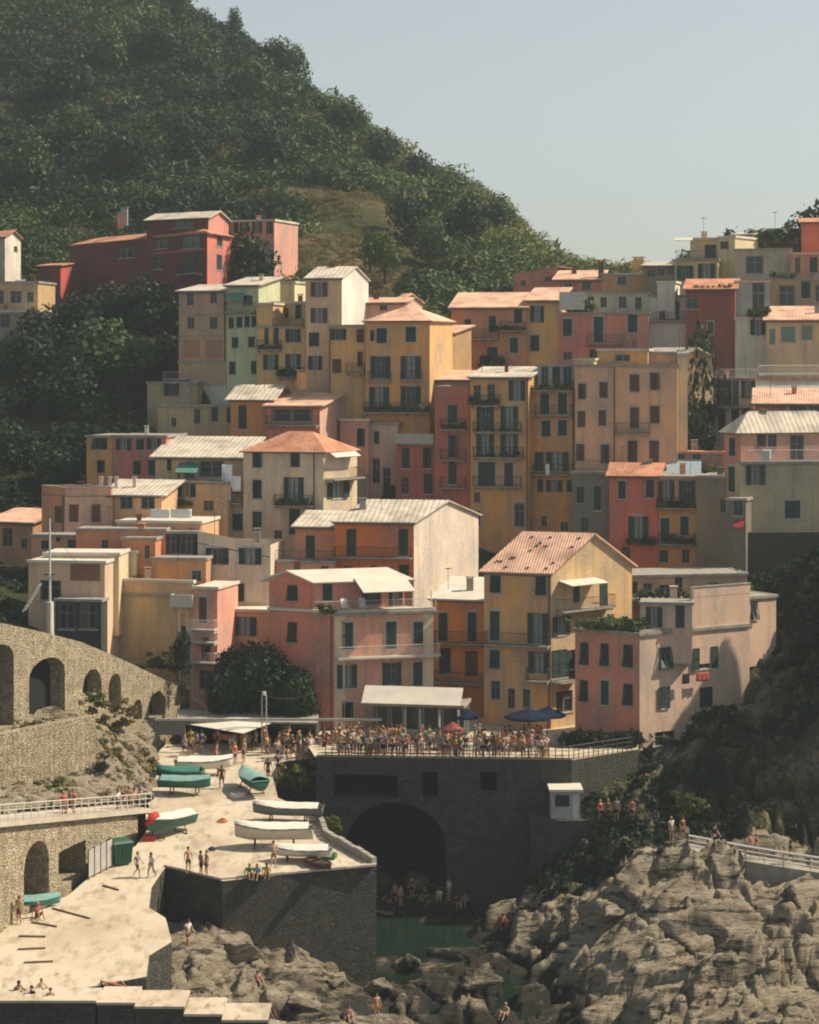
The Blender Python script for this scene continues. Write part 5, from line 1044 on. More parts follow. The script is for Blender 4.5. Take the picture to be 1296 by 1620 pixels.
HL += [CZ(480,174,9.5),CZ(700,174,9.5),CZ(900,174,9.5),CZ(1000,175,10),CZ(1100,176,12),CZ(1200,176,18),CZ(1300,178,26),CZ(1400,178,27)]
for a_ in range(-60, 350, 60): HL.append(CZ(a_, vY(a_) + 4, float(np.interp(vline(a_)[0], vu, vz)) - 1.3))
GP = [g for g in GROUND]
land = RBF(HL + GP)
def land_z(x, y): return land(x, y)
ks = np.linspace(-.30, .30, 300); yv = np.concatenate([np.arange(163, 262, .9), np.arange(262, 490, 1.6)])
KK, YY2 = np.meshgrid(ks, yv); XX2 = KK * YY2
Z2 = land(XX2, YY2) + np.clip((YY2 - 225) / 30, 0, 1) * fbm(XX2 * .07, YY2 * .07, 0, 8, 4) * 2.2 + .25 * fbm(XX2 * .5, YY2 * .5, 0, 12, 3)
PX2 = CX + KK * FPX; vyy = np.array([vY(p) if p < 347 else 171.5 for p in PX2[0]])
mask = YY2 > (vyy[None, :] + .9)
tag(link('hillside', grid_mesh('hillside', XX2, YY2, Z2, M['earth'], mask)), kind='structure')
def keep_clear(k, Y, x):
    return np.ones(len(k), bool)
# footprints where no bush may stand
FOOT = []
for g in range(0, len(GROUND), 2): FOOT.append(((GROUND[g][0] + GROUND[g + 1][0]) / 2, (GROUND[g][1] + GROUND[g + 1][1]) / 2, max(4.0, abs(GROUND[g + 1][1] - GROUND[g][1]) * .7)))
FOOT = np.array(FOOT)
def nohouse(x, y, m=1.0): return (np.hypot(x[:, None] - FOOT[None, :, 0], y[:, None] - FOOT[None, :, 1]) > FOOT[None, :, 2] * m + 1.5).all(1)
landn = lambda x, y: land(x, y) + np.clip((y - 225) / 30, 0, 1) * fbm(x * .07, y * .07, 0, 8, 4) * 2.2
_gp = np.linspace(-200, 1500, 171); _gy = np.arange(236, 404, 2.0); _G, _H = np.meshgrid(_gp, _gy)
_E = (landn((_G - CX) * _H / FPX, _H) - HC) / _H; _CM = np.maximum.accumulate(_E, 0)
def inview(k, Y, x):
    i = np.clip(((k + 200) / 10).astype(int), 0, 170); j = np.clip(((Y - 236) / 2).astype(int), 0, len(_gy) - 1)
    return _E[j, i] + 4.5 / Y >= _CM[j, i]
def hillkeep(k, Y, x):
    bare = fbm(x * .035, Y * .05, 0, 51, 4)
    mid = np.exp(-((k - 540) / 130.0) ** 2) * np.clip((340 - Y) / 40, 0, 1)
    terr = np.clip(np.sin(landn(x, Y) * 1.1 + .8 * vnoise(x * .05, Y * .05, 0, 3)), -1, 1)
    lowl = ((k < 520) & (Y < 300)) * .25
    return (bare * .75 + .8 * mid * np.clip((300 - Y) / 20, 0, 1) + .35 * mid + (terr > .85) * (.3 + lowl) < .86) & nohouse(x, Y, 1.0)
n0 = 17500
pt = scat(n0, -110, 1400, 236, 400, landn, lambda k, Y, x: hillkeep(k, Y, x) & inview(k, Y, x) & ((k < 1000) | (Y < 280)))
sz = rng.uniform(1.0, 2.7, len(pt)) * np.where(rng.random(len(pt)) < .1, 1.5, 1)
tn = np.clip(.36 + .34 * fbm(pt[:, 0] * .04, pt[:, 1] * .04, 0, 70, 3) + rng.uniform(-.25, .3, len(pt)) + .15 * np.clip((pt[:, 0] + 15) / 30, -1, 1), 0, 1)
pt[:, 2] += sz * .3
P60 = [leaf_proto(115, 500 + i, 7, .165) for i in range(6)]
bushes('hill_forest', pt, sz, tn, M['leaf_mix'], 'dense dark green woodland covering the big hill', protos=P60, tri=True)
pt = scat(9000, 350, 800, 240, 335, landn, lambda k, Y, x: ~hillkeep(k, Y, x) & nohouse(x, Y, 1.0) & (fbm(x * .2, Y * .2, 0, 90, 2) > -.1))
bushes('hill_scrub', pt, rng.uniform(.3, .9, len(pt)), rng.uniform(0, 1, len(pt)), M['leaf_dry'], 'dry yellow brown scrub on the bare patches of the hill', protos=P60, tri=True)
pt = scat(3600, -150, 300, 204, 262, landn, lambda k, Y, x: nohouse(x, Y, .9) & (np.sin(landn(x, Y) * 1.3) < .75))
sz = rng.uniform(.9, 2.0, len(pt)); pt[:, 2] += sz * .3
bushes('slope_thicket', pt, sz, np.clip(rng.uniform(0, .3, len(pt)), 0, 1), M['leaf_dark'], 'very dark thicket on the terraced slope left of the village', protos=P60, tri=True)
pt = scat(1200, 300, 1420, 174, 236, landn, lambda k, Y, x: nohouse(x, Y, .35))
sz = rng.uniform(.4, 1.0, len(pt)); bushes('garden_greenery', pt, sz, rng.uniform(0, .6, len(pt)), M['leaf_dark'], 'dark greenery growing in the gaps between the village houses', protos=P60, tri=True)
pt = scat(260, -60, 345, 150, 200, landn, lambda k, Y, x: (Y > np.array([vY(q) for q in k]) + 1.2) & (Y < np.array([vY(q) for q in k]) + 5) & nohouse(x, Y, .3) & (k > 190))
bushes('ramp_bushes', pt, rng.uniform(.5, 1.0, len(pt)), rng.uniform(0, .7, len(pt)), M['leaf_mix'], 'bushes along the top of the ramp beside the olive house')
pt = np.concatenate([scat(1100, 1150, 1420, 171, 187, landn, lambda k, Y, x: nohouse(x, Y, .3)), scat(160, -60, 50, 160, 195, landn, lambda k, Y, x: (Y > np.array([vY(q) for q in k]) + 6) & nohouse(x, Y, .5))])
bushes('dark_scrub', pt, rng.uniform(.35, .9, len(pt)), rng.uniform(0, .5, len(pt)), M['leaf_dark'], 'dark scrub on the slope behind the salmon house and at the left edge')
# terrace walls of dry stone on the left slope
for i, (a, c, Y, py) in enumerate([(-60, 70, 214, 686), (20, 215, 229, 566), (0, 120, 233, 536), (-60, 60, 210, 716), (140, 240, 217, 650), (-60, 150, 275, 356), (-60, 250, 298, 262), (60, 300, 318, 178)]):
    x0, x1 = (a - CX) * Y / FPX, (c - CX) * (Y + 3) / FPX; mb = MB(); N = 10
    for k in range(N):
        xa, xb = x0 + (x1 - x0) * k / N, x0 + (x1 - x0) * (k + 1) / N; ya, yb = Y + 3 * k / N + math.sin(k) * .4, Y + 3 * (k + 1) / N + math.sin(k + 1) * .4
        za, zb_ = float(landn(np.array([xa]), np.array([ya]))[0]) + .9, float(landn(np.array([xb]), np.array([yb]))[0]) + .9
        mb.hexa([(xa, ya, za - 3), (xb, yb, zb_ - 3), (xb, yb + .6, zb_ - 3), (xa, ya + .6, za - 3)], [(xa, ya, za), (xb, yb, zb_), (xb, yb + .6, zb_), (xa, ya + .6, za)])
    nm = ['lowest left', 'long upper', 'short one above the round trees', 'lower left', 'right one by the dim tan house', 'one under the small white cottage', 'long one high on the hill', 'highest on the hill'][i]
    tag(link('terrace_wall', mb.mesh('terrace_wall', [M['stone_warm']])), 'dry stone terrace wall on the dark slope, ' + nm, 'wall')
# trees one can tell apart
def htree(px, Y, r, h, kind, label, group=None, dz=0):
    x = (px - CX) * Y / FPX; z = float(landn(np.array([x]), np.array([Y * 1.0]))[0]) - .3 + dz; return tree((x, Y, z), r, h, kind, label, group)
htree(458, 344, 3.6, 7.5, 'round', 'round tree standing out on the ridge line'); htree(436, 347, 4, 6, 'round', 'wide tree on the ridge left of the round one')
htree(285, 352, 2.0, 7, 'round', 'small tree poking up at the top of the hill'); htree(368, 350, 1.8, 5, 'round', 'small pointed tree on the upper ridge')
for k, (px, Y, r, h) in enumerate([(330, 330, 4, 7), (250, 335, 5, 7), (180, 330, 4.5, 8), (100, 318, 5, 8), (390, 320, 4.4, 7.5), (300, 300, 4.5, 8), (60, 290, 4.5, 8), (200, 292, 5, 8), (130, 300, 4, 7), (420, 300, 4, 7), (540, 322, 4, 6), (600, 318, 3.6, 6), (500, 310, 3.5, 6), (660, 318, 3.4, 6), (720, 310, 3.6, 6), (350, 275, 4, 7), (700, 285, 3.6, 6.5), (740, 275, 3.6, 7), (690, 262, 3.4, 6), (650, 272, 3.6, 7), (780, 290, 3.4, 6), (830, 296, 3, 5)]):
    zt_ = float(landn(np.array([(px - CX) * Y / FPX]), np.array([Y * 1.0]))[0]); py_ = HY + (HC - zt_) * FPX / Y
    htree(px, Y, r, h, ('round', 'dark')[k % 2], 'large tree in the hill woodland, %s, %s' % ('far left' if px < 140 else 'left part' if px < 300 else 'above the crimson palazzo' if px < 430 else 'mid slope' if px < 620 else 'right slope' if px < 710 else 'near the ridge foot', 'near the top' if py_ < 120 else 'upper third' if py_ < 210 else 'halfway down' if py_ < 300 else 'low down' if py_ < 380 else 'at the village edge'), 'large trees in the hill woodland')
htree(165, 226, 5.2, 7.5, 'round', 'biggest round tree on the dark slope left of the tan houses'); htree(210, 228, 3.4, 5.5, 'round', 'smaller tree right of the biggest round tree on the dark slope')
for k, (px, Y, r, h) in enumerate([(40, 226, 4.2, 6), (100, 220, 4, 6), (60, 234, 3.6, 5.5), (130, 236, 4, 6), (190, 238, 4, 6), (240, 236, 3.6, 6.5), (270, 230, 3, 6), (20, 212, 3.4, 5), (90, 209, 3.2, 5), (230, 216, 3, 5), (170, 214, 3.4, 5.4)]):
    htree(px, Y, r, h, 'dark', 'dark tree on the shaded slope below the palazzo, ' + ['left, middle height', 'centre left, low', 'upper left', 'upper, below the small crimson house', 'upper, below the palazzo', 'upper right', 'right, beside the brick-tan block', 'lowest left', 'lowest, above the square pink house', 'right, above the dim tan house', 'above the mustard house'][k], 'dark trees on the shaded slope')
htree(395, 243, 3.6, 7.5, 'dark', 'bushy tree before the pink and white shuttered house', None, 1); htree(610, 246, 3, 6, 'bright', 'bright green tree behind the white-gabled tower house')
htree(585, 248, 2.5, 5, 'bright', 'yellowish tree behind the tower house roof'); htree(1285, 252, 3.8, 6.5, 'dark', 'dark tree crown above the top red house at the right edge', None, 1.5)
htree(1100, 212, 3.2, 14, 'dark', 'tall dark creeper-clad trees between the tan house and the white house'); htree(1092, 208, 2.4, 9, 'dark', 'lower dark tree right of the tan house')
tree((CZ(402, 174, 0)[0], 173.2, 10.9), 3.9, 7.0, 'near', 'big dark leafy tree left of the pink house'); tree((CZ(466, 172, 0)[0], 171.0, 11.0), 2.1, 5.4, 'near', 'lower leafy tree against the pink house wall'); tree((CZ(364, 174, 0)[0], 173.4, 11.2), 1.9, 6.2, 'near', 'small leafy tree at the foot of the ramp')
tree((CZ(288, 176.3, 0)[0], 176.3, ZP(1085, 176.3)), 1.15, 4.6, 'tall', 'slim dark tree in front of the white narrow house')
# ---------------------------------------------------------------- embankment below the arcade
EM = RBF([C(0,1288,131),C(-80,1290,126),C(100,1282,137),C(215,1278,146),C(-60,1246,142),C(0,1246,146),C(150,1246,150.5),C(160,1150,156),C(200,1155,161),C(243,1195,166),C(236,1262,156),C(155,1170,154),C(252,1285,152),C(255,1215,168),C(-60,1160,152),C(100,1150,157),C(240,1150,172)])
xe = np.arange(-40, -12, .2); ye = np.arange(124, 174, .2); XE, YE = np.meshgrid(xe, ye)
PE = CX + XE * FPX / YE; ZE = EM(XE, YE) + .35 * fbm(XE * .6, YE * .6, 0, 4, 4) + .25 * (1 - np.abs(fbm(XE * 1.1, YE * 1.3, 0, 6, 3)))
off = (XE - L0[0]) * nL.x + (YE - L0[1]) * nL.y      # metres in front of the promenade line
vyE = V0[1] + (V1[1] - V0[1]) * (PE + 70) / 417
dkx = np.interp(YE, [140, 150, 160, 170], [222, 236, 241, 243])
msk = (off < -2.4) & (PE < dkx + 6) & (YE < vyE + 1.5)
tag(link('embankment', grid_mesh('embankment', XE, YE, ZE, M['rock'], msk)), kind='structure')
em = lambda x, y: EM(x, y)
def vmask(k, Y, x): return (Y < V0[1] + (V1[1] - V0[1]) * (k + 70) / 417 - .4) & ((x - L0[0]) * nL.x + (Y - L0[1]) * nL.y < -3.5)
pt = scat(1100, -40, 246, 146, 170, em, lambda k, Y, x: vmask(k, Y, x) & (fbm(x * .3, Y * .3, 0, 14, 2) > -.9)); bushes('dry_shrubs', pt, rng.uniform(.22, .6, len(pt)), rng.uniform(0, 1, len(pt)), M['leaf_dry'], 'ochre dry shrubs growing below the arcade wall')
pt = scat(420, -70, 230, 137, 156, em, lambda k, Y, x: vmask(k, Y, x) & ((Y > 149) | (k < 130))); bushes('green_shrubs', pt, rng.uniform(.25, .6, len(pt)), rng.uniform(0, .9, len(pt)), M['leaf_mix'], 'low green and brown shrubs on the embankment above the promenade')
# plants hanging on walls: (px, py, Y, radius, n, material)
def clump(px, py, Y, rx, rz, n, mat, label, tmin=0, tmax=1, dy=.5):
    c = P(px, py, Y); p = np.stack([c.x + rng.normal(0, rx * .45, n), c.y + rng.normal(0, dy * .4, n), c.z + rng.normal(0, rz * .45, n)], -1)
    bushes('wall_shrub', p, rng.uniform(.22, .5, n), rng.uniform(tmin, tmax, n), mat, label, kind='stuff')
clump(150, 1108, 157.5, .9, 1.2, 26, M['leaf_bright'], 'bright green weeds spilling from the third arch of the arcade')
clump(60, 1150, 151, 2.6, .5, 40, M['leaf_dry'], 'ochre weeds on top of the rough retaining wall')
clump(185, 1130, 159.5, 1.6, 1.3, 40, M['leaf_dry'], 'orange brown bush below the narrow fourth arch'); clump(225, 1215, 160, .8, 1.3, 30, M['leaf_dry'], 'orange bush above the end of the promenade')
clump(280, 1172, 170, .7, 1.0, 26, M['leaf_bright'], 'yellow green bush behind the green boats', .3, 1); clump(158, 1215, 152, .5, 1.0, 18, M['leaf_dark'], 'small dark conical bush in front of the retaining wall')
clump(465, 1228, 160.4, 1.6, .9, 60, M['leaf_bright'], 'yellow green bush hanging over the boat deck edge by the terrace', .4, 1); clump(528, 1308, 147.6, .55, .9, 30, M['leaf_bright'], 'yellow bush at the corner of the quay beside the white boats', .6, 1)
clump(205, 1318, 145.6, .5, .8, 22, M['leaf_bright'], 'yellow green bush at the end of the promenade wall', .2, .9); clump(250, 1050, 178.6, 2.2, .7, 40, M['leaf_mix'], 'bushes under the olive house wall')
clump(1090, 1272, 151.5, 1.2, .8, 26, M['leaf_bright'], 'yellowing bush in the shade above the cliff path', .3, 1); clump(960, 985, 168.0, 2.6, .3, 90, M['leaf_mix'], 'green creeper on the roof terrace edge of the salmon house', .3, .9, 1.2)

# ---------------------------------------------------------------- people
def skin_mesh(name, verts, edges, sub=1):
    me = bpy.data.meshes.new(name); me.from_pydata([v[:3] for v in verts], edges, []); o = bpy.data.objects.new(name, me); COL.objects.link(o)
    md = o.modifiers.new('s', 'SKIN'); md.use_smooth_shade = True; md.branch_smoothing = .4
    if not me.skin_vertices: 
        bpy.context.view_layer.objects.active = o
    sv_ = me.skin_vertices[0].data if me.skin_vertices else None
    for i, v in enumerate(verts): sv_[i].radius = (v[3], v[3] * (v[4] if len(v) > 4 else 1)); 
    sv_[0].use_root = True
    if sub: s = o.modifiers.new('b', 'SUBSURF'); s.levels = sub; s.render_levels = sub
    dg = bpy.context.evaluated_depsgraph_get(); out = bpy.data.meshes.new_from_object(o.evaluated_get(dg)); out.name = name
    bpy.data.objects.remove(o); out.materials.clear(); out.materials.append(None); return out
def chain(V, E, start, pts):
    p = start
    for q in pts: V.append(q); E.append((p, len(V) - 1)); p = len(V) - 1
    return p
def make_pose(pel, spine, chest, neck, head, top, sh, el, wr, hip, kn, an, toe):
    V = [pel + (.135,)]; E = []; s = chain(V, E, 0, [spine + (.115,), chest + (.14, .8)]); n = chain(V, E, s, [neck + (.052,), head + (.082,), top + (.088,)])
    hd = Vector(head); fw = (Vector(an[0]) * 0 + Vector((0, -1, 0))); V.append(tuple(hd + Vector((0, -.105, .03))) + (.018,)); E.append((n - 1, len(V) - 1))
    for k in (0, 1):
        V_el, V_wr = Vector(el[k]), Vector(wr[k]); d = (V_wr - V_el).normalized(); h = V_wr + d * .08; e = chain(V, E, s, [sh[k] + (.06,), el[k] + (.042,), wr[k] + (.028,), tuple(h) + (.036, .6)])
        sd = d.orthogonal().normalized()
        for j in range(4): q = h + d * (.085 + .012 * (j in (1, 2))) + sd * (.03 * (j - 1.5) / 1.5) + d.cross(sd) * .015; V.append(tuple(q) + (.0095,)); E.append((e, len(V) - 1))
        q = h + sd * .055 + d * .03; V.append(tuple(q) + (.011,)); E.append((e, len(V) - 1))
        chain(V, E, 0, [hip[k] + (.095,), kn[k] + (.06,), an[k] + (.038,), toe[k] + (.034,)])
    body_ = skin_mesh('body', V, E)
    V = [pel + (.15,)]; E = []; s = chain(V, E, 0, [spine + (.14,), chest + (.165, .85), tuple(Vector(chest).lerp(Vector(neck), .55)) + (.085,)]); s -= 1
    for k in (0, 1): chain(V, E, s, [sh[k] + (.078,), tuple(Vector(sh[k]).lerp(Vector(el[k]), .65)) + (.062,)])
    shirt = skin_mesh('shirt', V, E)
    V = [pel + (.155,)]; E = []; 
    for k in (0, 1): chain(V, E, 0, [hip[k] + (.112,), tuple(Vector(hip[k]).lerp(Vector(kn[k]), .75)) + (.09,)])
    V.append(tuple(Vector(pel).lerp(Vector(spine), .4)) + (.14,)); E.append((0, len(V) - 1)); shorts = skin_mesh('shorts', V, E)
    bm = bmesh.new(); bmesh.ops.create_icosphere(bm, subdivisions=2, radius=1); c = Vector(head).lerp(Vector(top), .6)
    for v in bm.verts: v.co = Vector((v.co.x * .105, v.co.y * .12 + .025, v.co.z * .115 if v.co.z > 0 else v.co.z * (.16 if v.co.y > 0 else .03))) + c
    for f_ in bm.faces: f_.smooth = True
    hair = bpy.data.meshes.new('hair'); bm.to_mesh(hair); bm.free(); hair.materials.append(None); return body_, shirt, shorts, hair
two = lambda x, y, z: ((-x, y, z), (x, y, z))
POSE = {}
POSE['stand'] = make_pose((0,0,.95),(0,0,1.13),(0,0,1.34),(0,0,1.5),(0,-.01,1.59),(0,0,1.68),two(.19,0,1.42),two(.25,.03,1.14),two(.26,-.06,.90),two(.1,0,.88),two(.11,-.02,.5),two(.12,.02,.08),two(.14,-.15,.03))
POSE['walk'] = make_pose((0,0,.94),(0,-.01,1.12),(0,-.03,1.33),(0,-.05,1.49),(0,-.08,1.58),(0,-.08,1.67),two(.19,-.02,1.41),((-.25,.12,1.16),(.25,-.10,1.15)),((-.25,.02,.92),(.24,-.28,.97)),two(.1,0,.88),((-.11,-.2,.52),(.11,.06,.5)),((-.11,-.24,.1),(.11,.34,.16)),((-.12,-.40,.04),(.12,.24,.04)))
POSE['lean'] = make_pose((0,.1,.95),(0,.04,1.12),(0,-.06,1.30),(0,-.12,1.44),(0,-.17,1.52),(0,-.19,1.61),two(.19,-.07,1.37),two(.26,-.22,1.14),((-.12,-.42,1.08),(.14,-.42,1.08)),two(.1,.1,.88),((-.11,.04,.5),(.12,.12,.5)),((-.12,.12,.08),(.12,.14,.08)),((-.13,-.04,.03),(.14,-.02,.03)))
POSE['reach'] = make_pose((0,0,.95),(0,0,1.13),(0,0,1.34),(0,0,1.5),(0,-.01,1.59),(0,0,1.68),two(.19,0,1.42),((-.36,-.02,1.30),(.25,-.04,1.15)),((-.30,-.10,1.58),(.12,-.22,1.18)),two(.1,0,.88),((-.13,-.04,.5),(.11,.0,.5)),((-.16,.02,.08),(.12,.02,.08)),((-.2,-.14,.03),(.14,-.15,.03)))
POSE['sit'] = make_pose((0,.1,.14),(0,.13,.34),(0,.08,.54),(0,.02,.70),(0,-.02,.79),(0,-.02,.88),two(.19,.06,.62),((-.26,.2,.38),(.26,-.08,.42)),((-.24,.3,.10),(.18,-.3,.42)),two(.1,.06,.12),((-.13,-.34,.46),(.13,-.36,.42)),((-.13,-.52,.08),(.14,-.58,.07)),((-.14,-.68,.05),(.15,-.74,.05)))
POSE['lie'] = make_pose((0,0,.13),(0,.18,.12),(0,.4,.14),(0,.56,.14),(0,.66,.15),(0,.75,.16),two(.19,.47,.12),two(.3,.25,.06),two(.28,0,.05),two(.1,-.06,.11),((-.12,-.45,.12),(.12,-.42,.3)),((-.13,-.86,.07),(.13,-.62,.07)),((-.14,-.93,.15),(.14,-.76,.05)))
SKIN = [plain('skin_tanned', (.36, .19, .12), .6, .3, .1), plain('skin_light', (.50, .30, .21), .6, .3, .1), plain('skin_dark', (.20, .11, .07), .6, .3, .1)]
HAIR = [plain('hair_dark', (.03, .02, .015), .7), plain('hair_brown', (.10, .05, .025), .7), plain('hair_blond', (.34, .24, .12), .7)]
CLO = {k: plain('cloth_' + k.replace(' ', '_'), c, .9, .1, .12) for k, c in {'white': (.66,.64,.60), 'red': (.42,.05,.04), 'coral': (.50,.16,.12), 'black': (.02,.02,.025), 'navy': (.03,.05,.12), 'grey': (.22,.23,.24), 'yellow': (.52,.38,.06), 'green': (.05,.20,.06), 'pink': (.52,.26,.26), 'light blue': (.25,.38,.48), 'beige': (.44,.36,.26), 'brown': (.14,.08,.05), 'orange': (.5,.2,.05)}.items()}
USED = set()
def person(pose, loc, yaw, top, bot, where, group=None, sk=None):
    """one person; top None = bare chest"""
    sk = SKIN[random.choice((0, 0, 1, 1, 2))] if sk is None else sk; s = random.uniform(.93, 1.06)
    verb = {'stand': 'standing', 'walk': 'walking', 'lean': 'leaning', 'reach': 'arm raised', 'sit': 'sitting', 'lie': 'lying'}[pose]
    lb = 'person %s %s shorts, %s, %s' % ('in ' + top + ' top,' if top else 'bare-chested in', bot, verb, where)
    r = empty('person', loc, lb, 'person', group, yaw); b_, sh_, so_, ha = POSE[pose]
    for nm, me, mt in (('body', b_, sk), ('shirt', sh_, CLO.get(top)), ('shorts', so_, CLO[bot]), ('hair', ha, random.choice(HAIR))):
        if mt is None: continue
        o_ = link(nm, me, r, scale=(s, s, s)); o_.material_slots[0].link = 'OBJECT'; o_.material_slots[0].material = mt
    return r
TOPS = list(CLO)
def rockpt(px, Y): x = (px - CX) * Y / FPX; return Vector((x, Y, float(shore_z(np.array([x]), np.array([Y * 1.0]))[0]) - .03))
def hitrock(px, py):
    """point of the rocks seen at a pixel"""
    best = None
    Y = np.arange(106, 168, .1); x = (px - CX) * Y / FPX; z = shore_z(x, Y); ray = HC - (py - HY) * Y / FPX
    i = np.argmax(z >= ray) if (z >= ray).any() else -1; return Vector((x[i], Y[i], z[i] - .03))
# terrace crowd
anch = [(530, 'at left end of railing'), (572, 'left of restaurant counter'), (600, 'under left canopy edge'), (640, 'before restaurant counter'), (680, 'below right canopy half'), (712, 'by red parasol'), (745, 'right of red parasol'), (785, 'below mustard house'), (820, 'by large navy parasol'), (860, 'at shaded terrace end')]
for k in range(150):
    px = random.uniform(528, 872) if k < 125 else random.uniform(528, 640); rw = random.choice((161.0, 161.0, 162.2, 163.6, 165.2)); Y = rw + random.uniform(-.3, .3) - (px - 528) / 372 * .9
    a_ = min(anch, key=lambda t: abs(t[0] - px))[1]; top = random.choice(TOPS + ['white', 'white', 'coral', 'beige', 'pink']); rowt = 'first row, ' if rw < 161.5 else ('second row, ' if rw < 163 else 'back row, ')
    person(random.choice(('stand', 'walk', 'lean' if rw < 161.5 else 'stand', 'reach')), CZ(px, Y, TZ), random.uniform(0, 6.28) if rw > 161.5 else random.uniform(-.5, .5), top, random.choice(('black', 'navy', 'beige', 'white', 'grey', 'brown')), rowt + a_, 'crowd on the terrace')
for k in range(30):
    px = random.uniform(436, 530); Y = random.uniform(164.2, 167.6); person(random.choice(('stand', 'walk', 'reach')), (CZ(px, Y, 0)[0], Y, dec_z(Y)), random.uniform(0, 6.28), random.choice(TOPS), random.choice(('black', 'navy', 'beige', 'white')), 'on terrace approach, ' + ('near crane mast' if px < 470 else ('midway' if px < 500 else 'near pink house')), 'people walking up to the terrace')
for k in range(20):
    px = random.uniform(290, 430); Y = random.uniform(165.2, 168.2); person(random.choice(('stand', 'walk')), (CZ(px, Y, 0)[0], Y, dec_z(Y)), random.uniform(0, 6.28), random.choice(TOPS), random.choice(('black', 'navy', 'beige')), 'under big white awning, ' + ('left part' if px < 340 else ('middle' if px < 385 else 'right part')), 'people under the awning')
for (px, py, po, yw, t, b_, wh) in [(217, 1388, 'walk', 1.2, 'grey', 'black', 'on the slipway, left of two'), (240, 1388, 'walk', -.6, 'white', 'beige', 'on the slipway, right of two'), (298, 1381, 'stand', .4, None, 'black', 'alone near red bowed boat'), (318, 1385, 'stand', 2.2, None, 'black', 'at the quay edge, left of a pair'), (327, 1386, 'stand', -1.0, None, 'navy', 'at the quay edge, right of a pair'),
    (395, 1389, 'sit', .3, 'green', 'green', 'on the quay edge, left of three'), (407, 1390, 'sit', -.2, 'light blue', 'black', 'on the quay edge, middle of three'), (422, 1388, 'sit', .1, 'yellow', 'yellow', 'on the quay edge, right of three'), (433, 1372, 'reach', .4, None, 'brown', 'beside the lowest white boat'), (351, 1247, 'walk', 0, 'brown', 'black', 'between the green boats and the teal boat'), (342, 1212, 'walk', 2, 'coral', 'black', 'beside the white dinghy'), (372, 1210, 'stand', 1, 'red', 'navy', 'behind the teal boat, left of two'), (386, 1206, 'stand', -1, 'beige', 'black', 'behind the teal boat, right of two'),
    (424, 1236, 'walk', .5, 'black', 'black', 'right of the teal boat'), (440, 1226, 'stand', 0, 'navy', 'black', 'by the deck edge near the terrace'), (60, 1452, 'sit', .6, 'coral', 'brown', 'beside the arched doorway'), (30, 1462, 'stand', -.5, 'beige', 'brown', 'left of the arched doorway'), (80, 1590, 'sit', .2, None, 'black', 'on lower left landing, rightmost'), (30, 1578, 'sit', 1.0, None, 'black', 'on lower left landing, leftmost'), (50, 1585, 'sit', -.8, 'black', 'black', 'on lower left landing, second from left'), (66, 1572, 'sit', .9, None, 'red', 'on lower left landing, behind the others'),
    (130, 1575, 'lie', 1.5, None, 'brown', 'on the landing above the steps'), (180, 1560, 'lie', 1.2, None, 'coral', 'on the landing near the sand patch')]:
    person(po, Dk(px, py), yw, t, b_, wh)
pz = lambda px: (lambda u: Vector(((A_ := Vector(L0[:2]) + dL * u - nL * .5).x, A_.y, ltop(u) + .2)))(Lu(px))
for k, (px, t) in enumerate([(112, 'red'), (122, None), (128, 'coral'), (205, 'brown'), (214, None), (222, 'pink'), (231, 'beige'), (196, 'white')]): person(('stand', 'walk')[k % 2], pz(px), random.uniform(-1, 1), t, 'black' if k % 2 else 'brown', 'on the promenade, ' + ['leftmost of three', 'middle of three', 'rightmost of three', 'second from left of five', 'middle of five', 'fourth of five', 'last by the orange bush', 'first of five'][k])
for k, (px, py, po, t, b_, wh) in enumerate([(612, 1432, 'sit', None, 'black', 'beside the round tyre at the pool'), (625, 1430, 'stand', None, 'black', 'at the pool edge, left of two'), (634, 1434, 'stand', None, 'red', 'at the pool edge, right of two'), (652, 1420, 'stand', 'brown', 'black', 'in the shade behind the pool'), (672, 1430, 'sit', 'black', 'black', 'in the dark middle behind the pool'), (695, 1434, 'sit', 'white', 'beige', 'on the rocks behind the pool'), (710, 1432, 'stand', 'white', 'grey', 'standing tallest behind the pool'), (722, 1440, 'sit', 'black', 'navy', 'right end of the bathers behind the pool'), (735, 1446, 'sit', 'grey', 'navy', 'on the low rock right of the pool'), (796, 1464, 'sit', None, 'red', 'alone on the rock right of the pool'), (671, 1500, 'sit', 'white', 'black', 'on the near edge of the green pool'),
    (297, 1500, 'walk', 'white', 'brown', 'on the rocks under the quay wall'), (232, 1450, 'sit', 'black', 'black', 'at the shaded foot of the quay'), (232, 1535, 'sit', None, 'beige', 'on the ledge below the sand patch'), (250, 1528, 'lie', None, 'red', 'beside the sand patch ledge'), (408, 1560, 'sit', None, 'brown', 'in the shade under the quay wall'), (410, 1612, 'sit', None, 'coral', 'on the rocks at the bottom edge'), (425, 1610, 'sit', 'pink', 'black', 'at the bottom edge, second from left'), (552, 1615, 'sit', None, 'red', 'at the bottom edge under the pool rocks'), (596, 1612, 'stand', None, 'orange', 'at the bottom edge, rightmost'), (330, 1590, 'lie', None, 'navy', 'beside the lowest steps'), (800, 1612, 'sit', None, 'orange', 'by the dark water at the bottom edge'), (1062, 1330, 'stand', 'white', 'grey', 'at the top of the sunlit rock'), (1080, 1332, 'stand', 'brown', 'brown', 'at the start of the cliff path'), (1130, 1345, 'walk', 'black', 'black', 'on the cliff path near its start')]):
    person(po, hitrock(px, py), random.uniform(-1, 1), t, b_, wh)
for px, t in ((1186, 'coral'), (1196, 'red'), (1250, 'black')): Y = float(np.interp(px, [1090, 1180, 1240, 1370], [143.5, 142, 141, 139])) + 1; person('walk', (CZ(px, Y, 0)[0], Y, float(np.interp(px, [1090, 1180, 1240, 1370], [w_[2] for w_ in WK]))), 1.5, t, 'black', 'on the cliff path behind its railing')
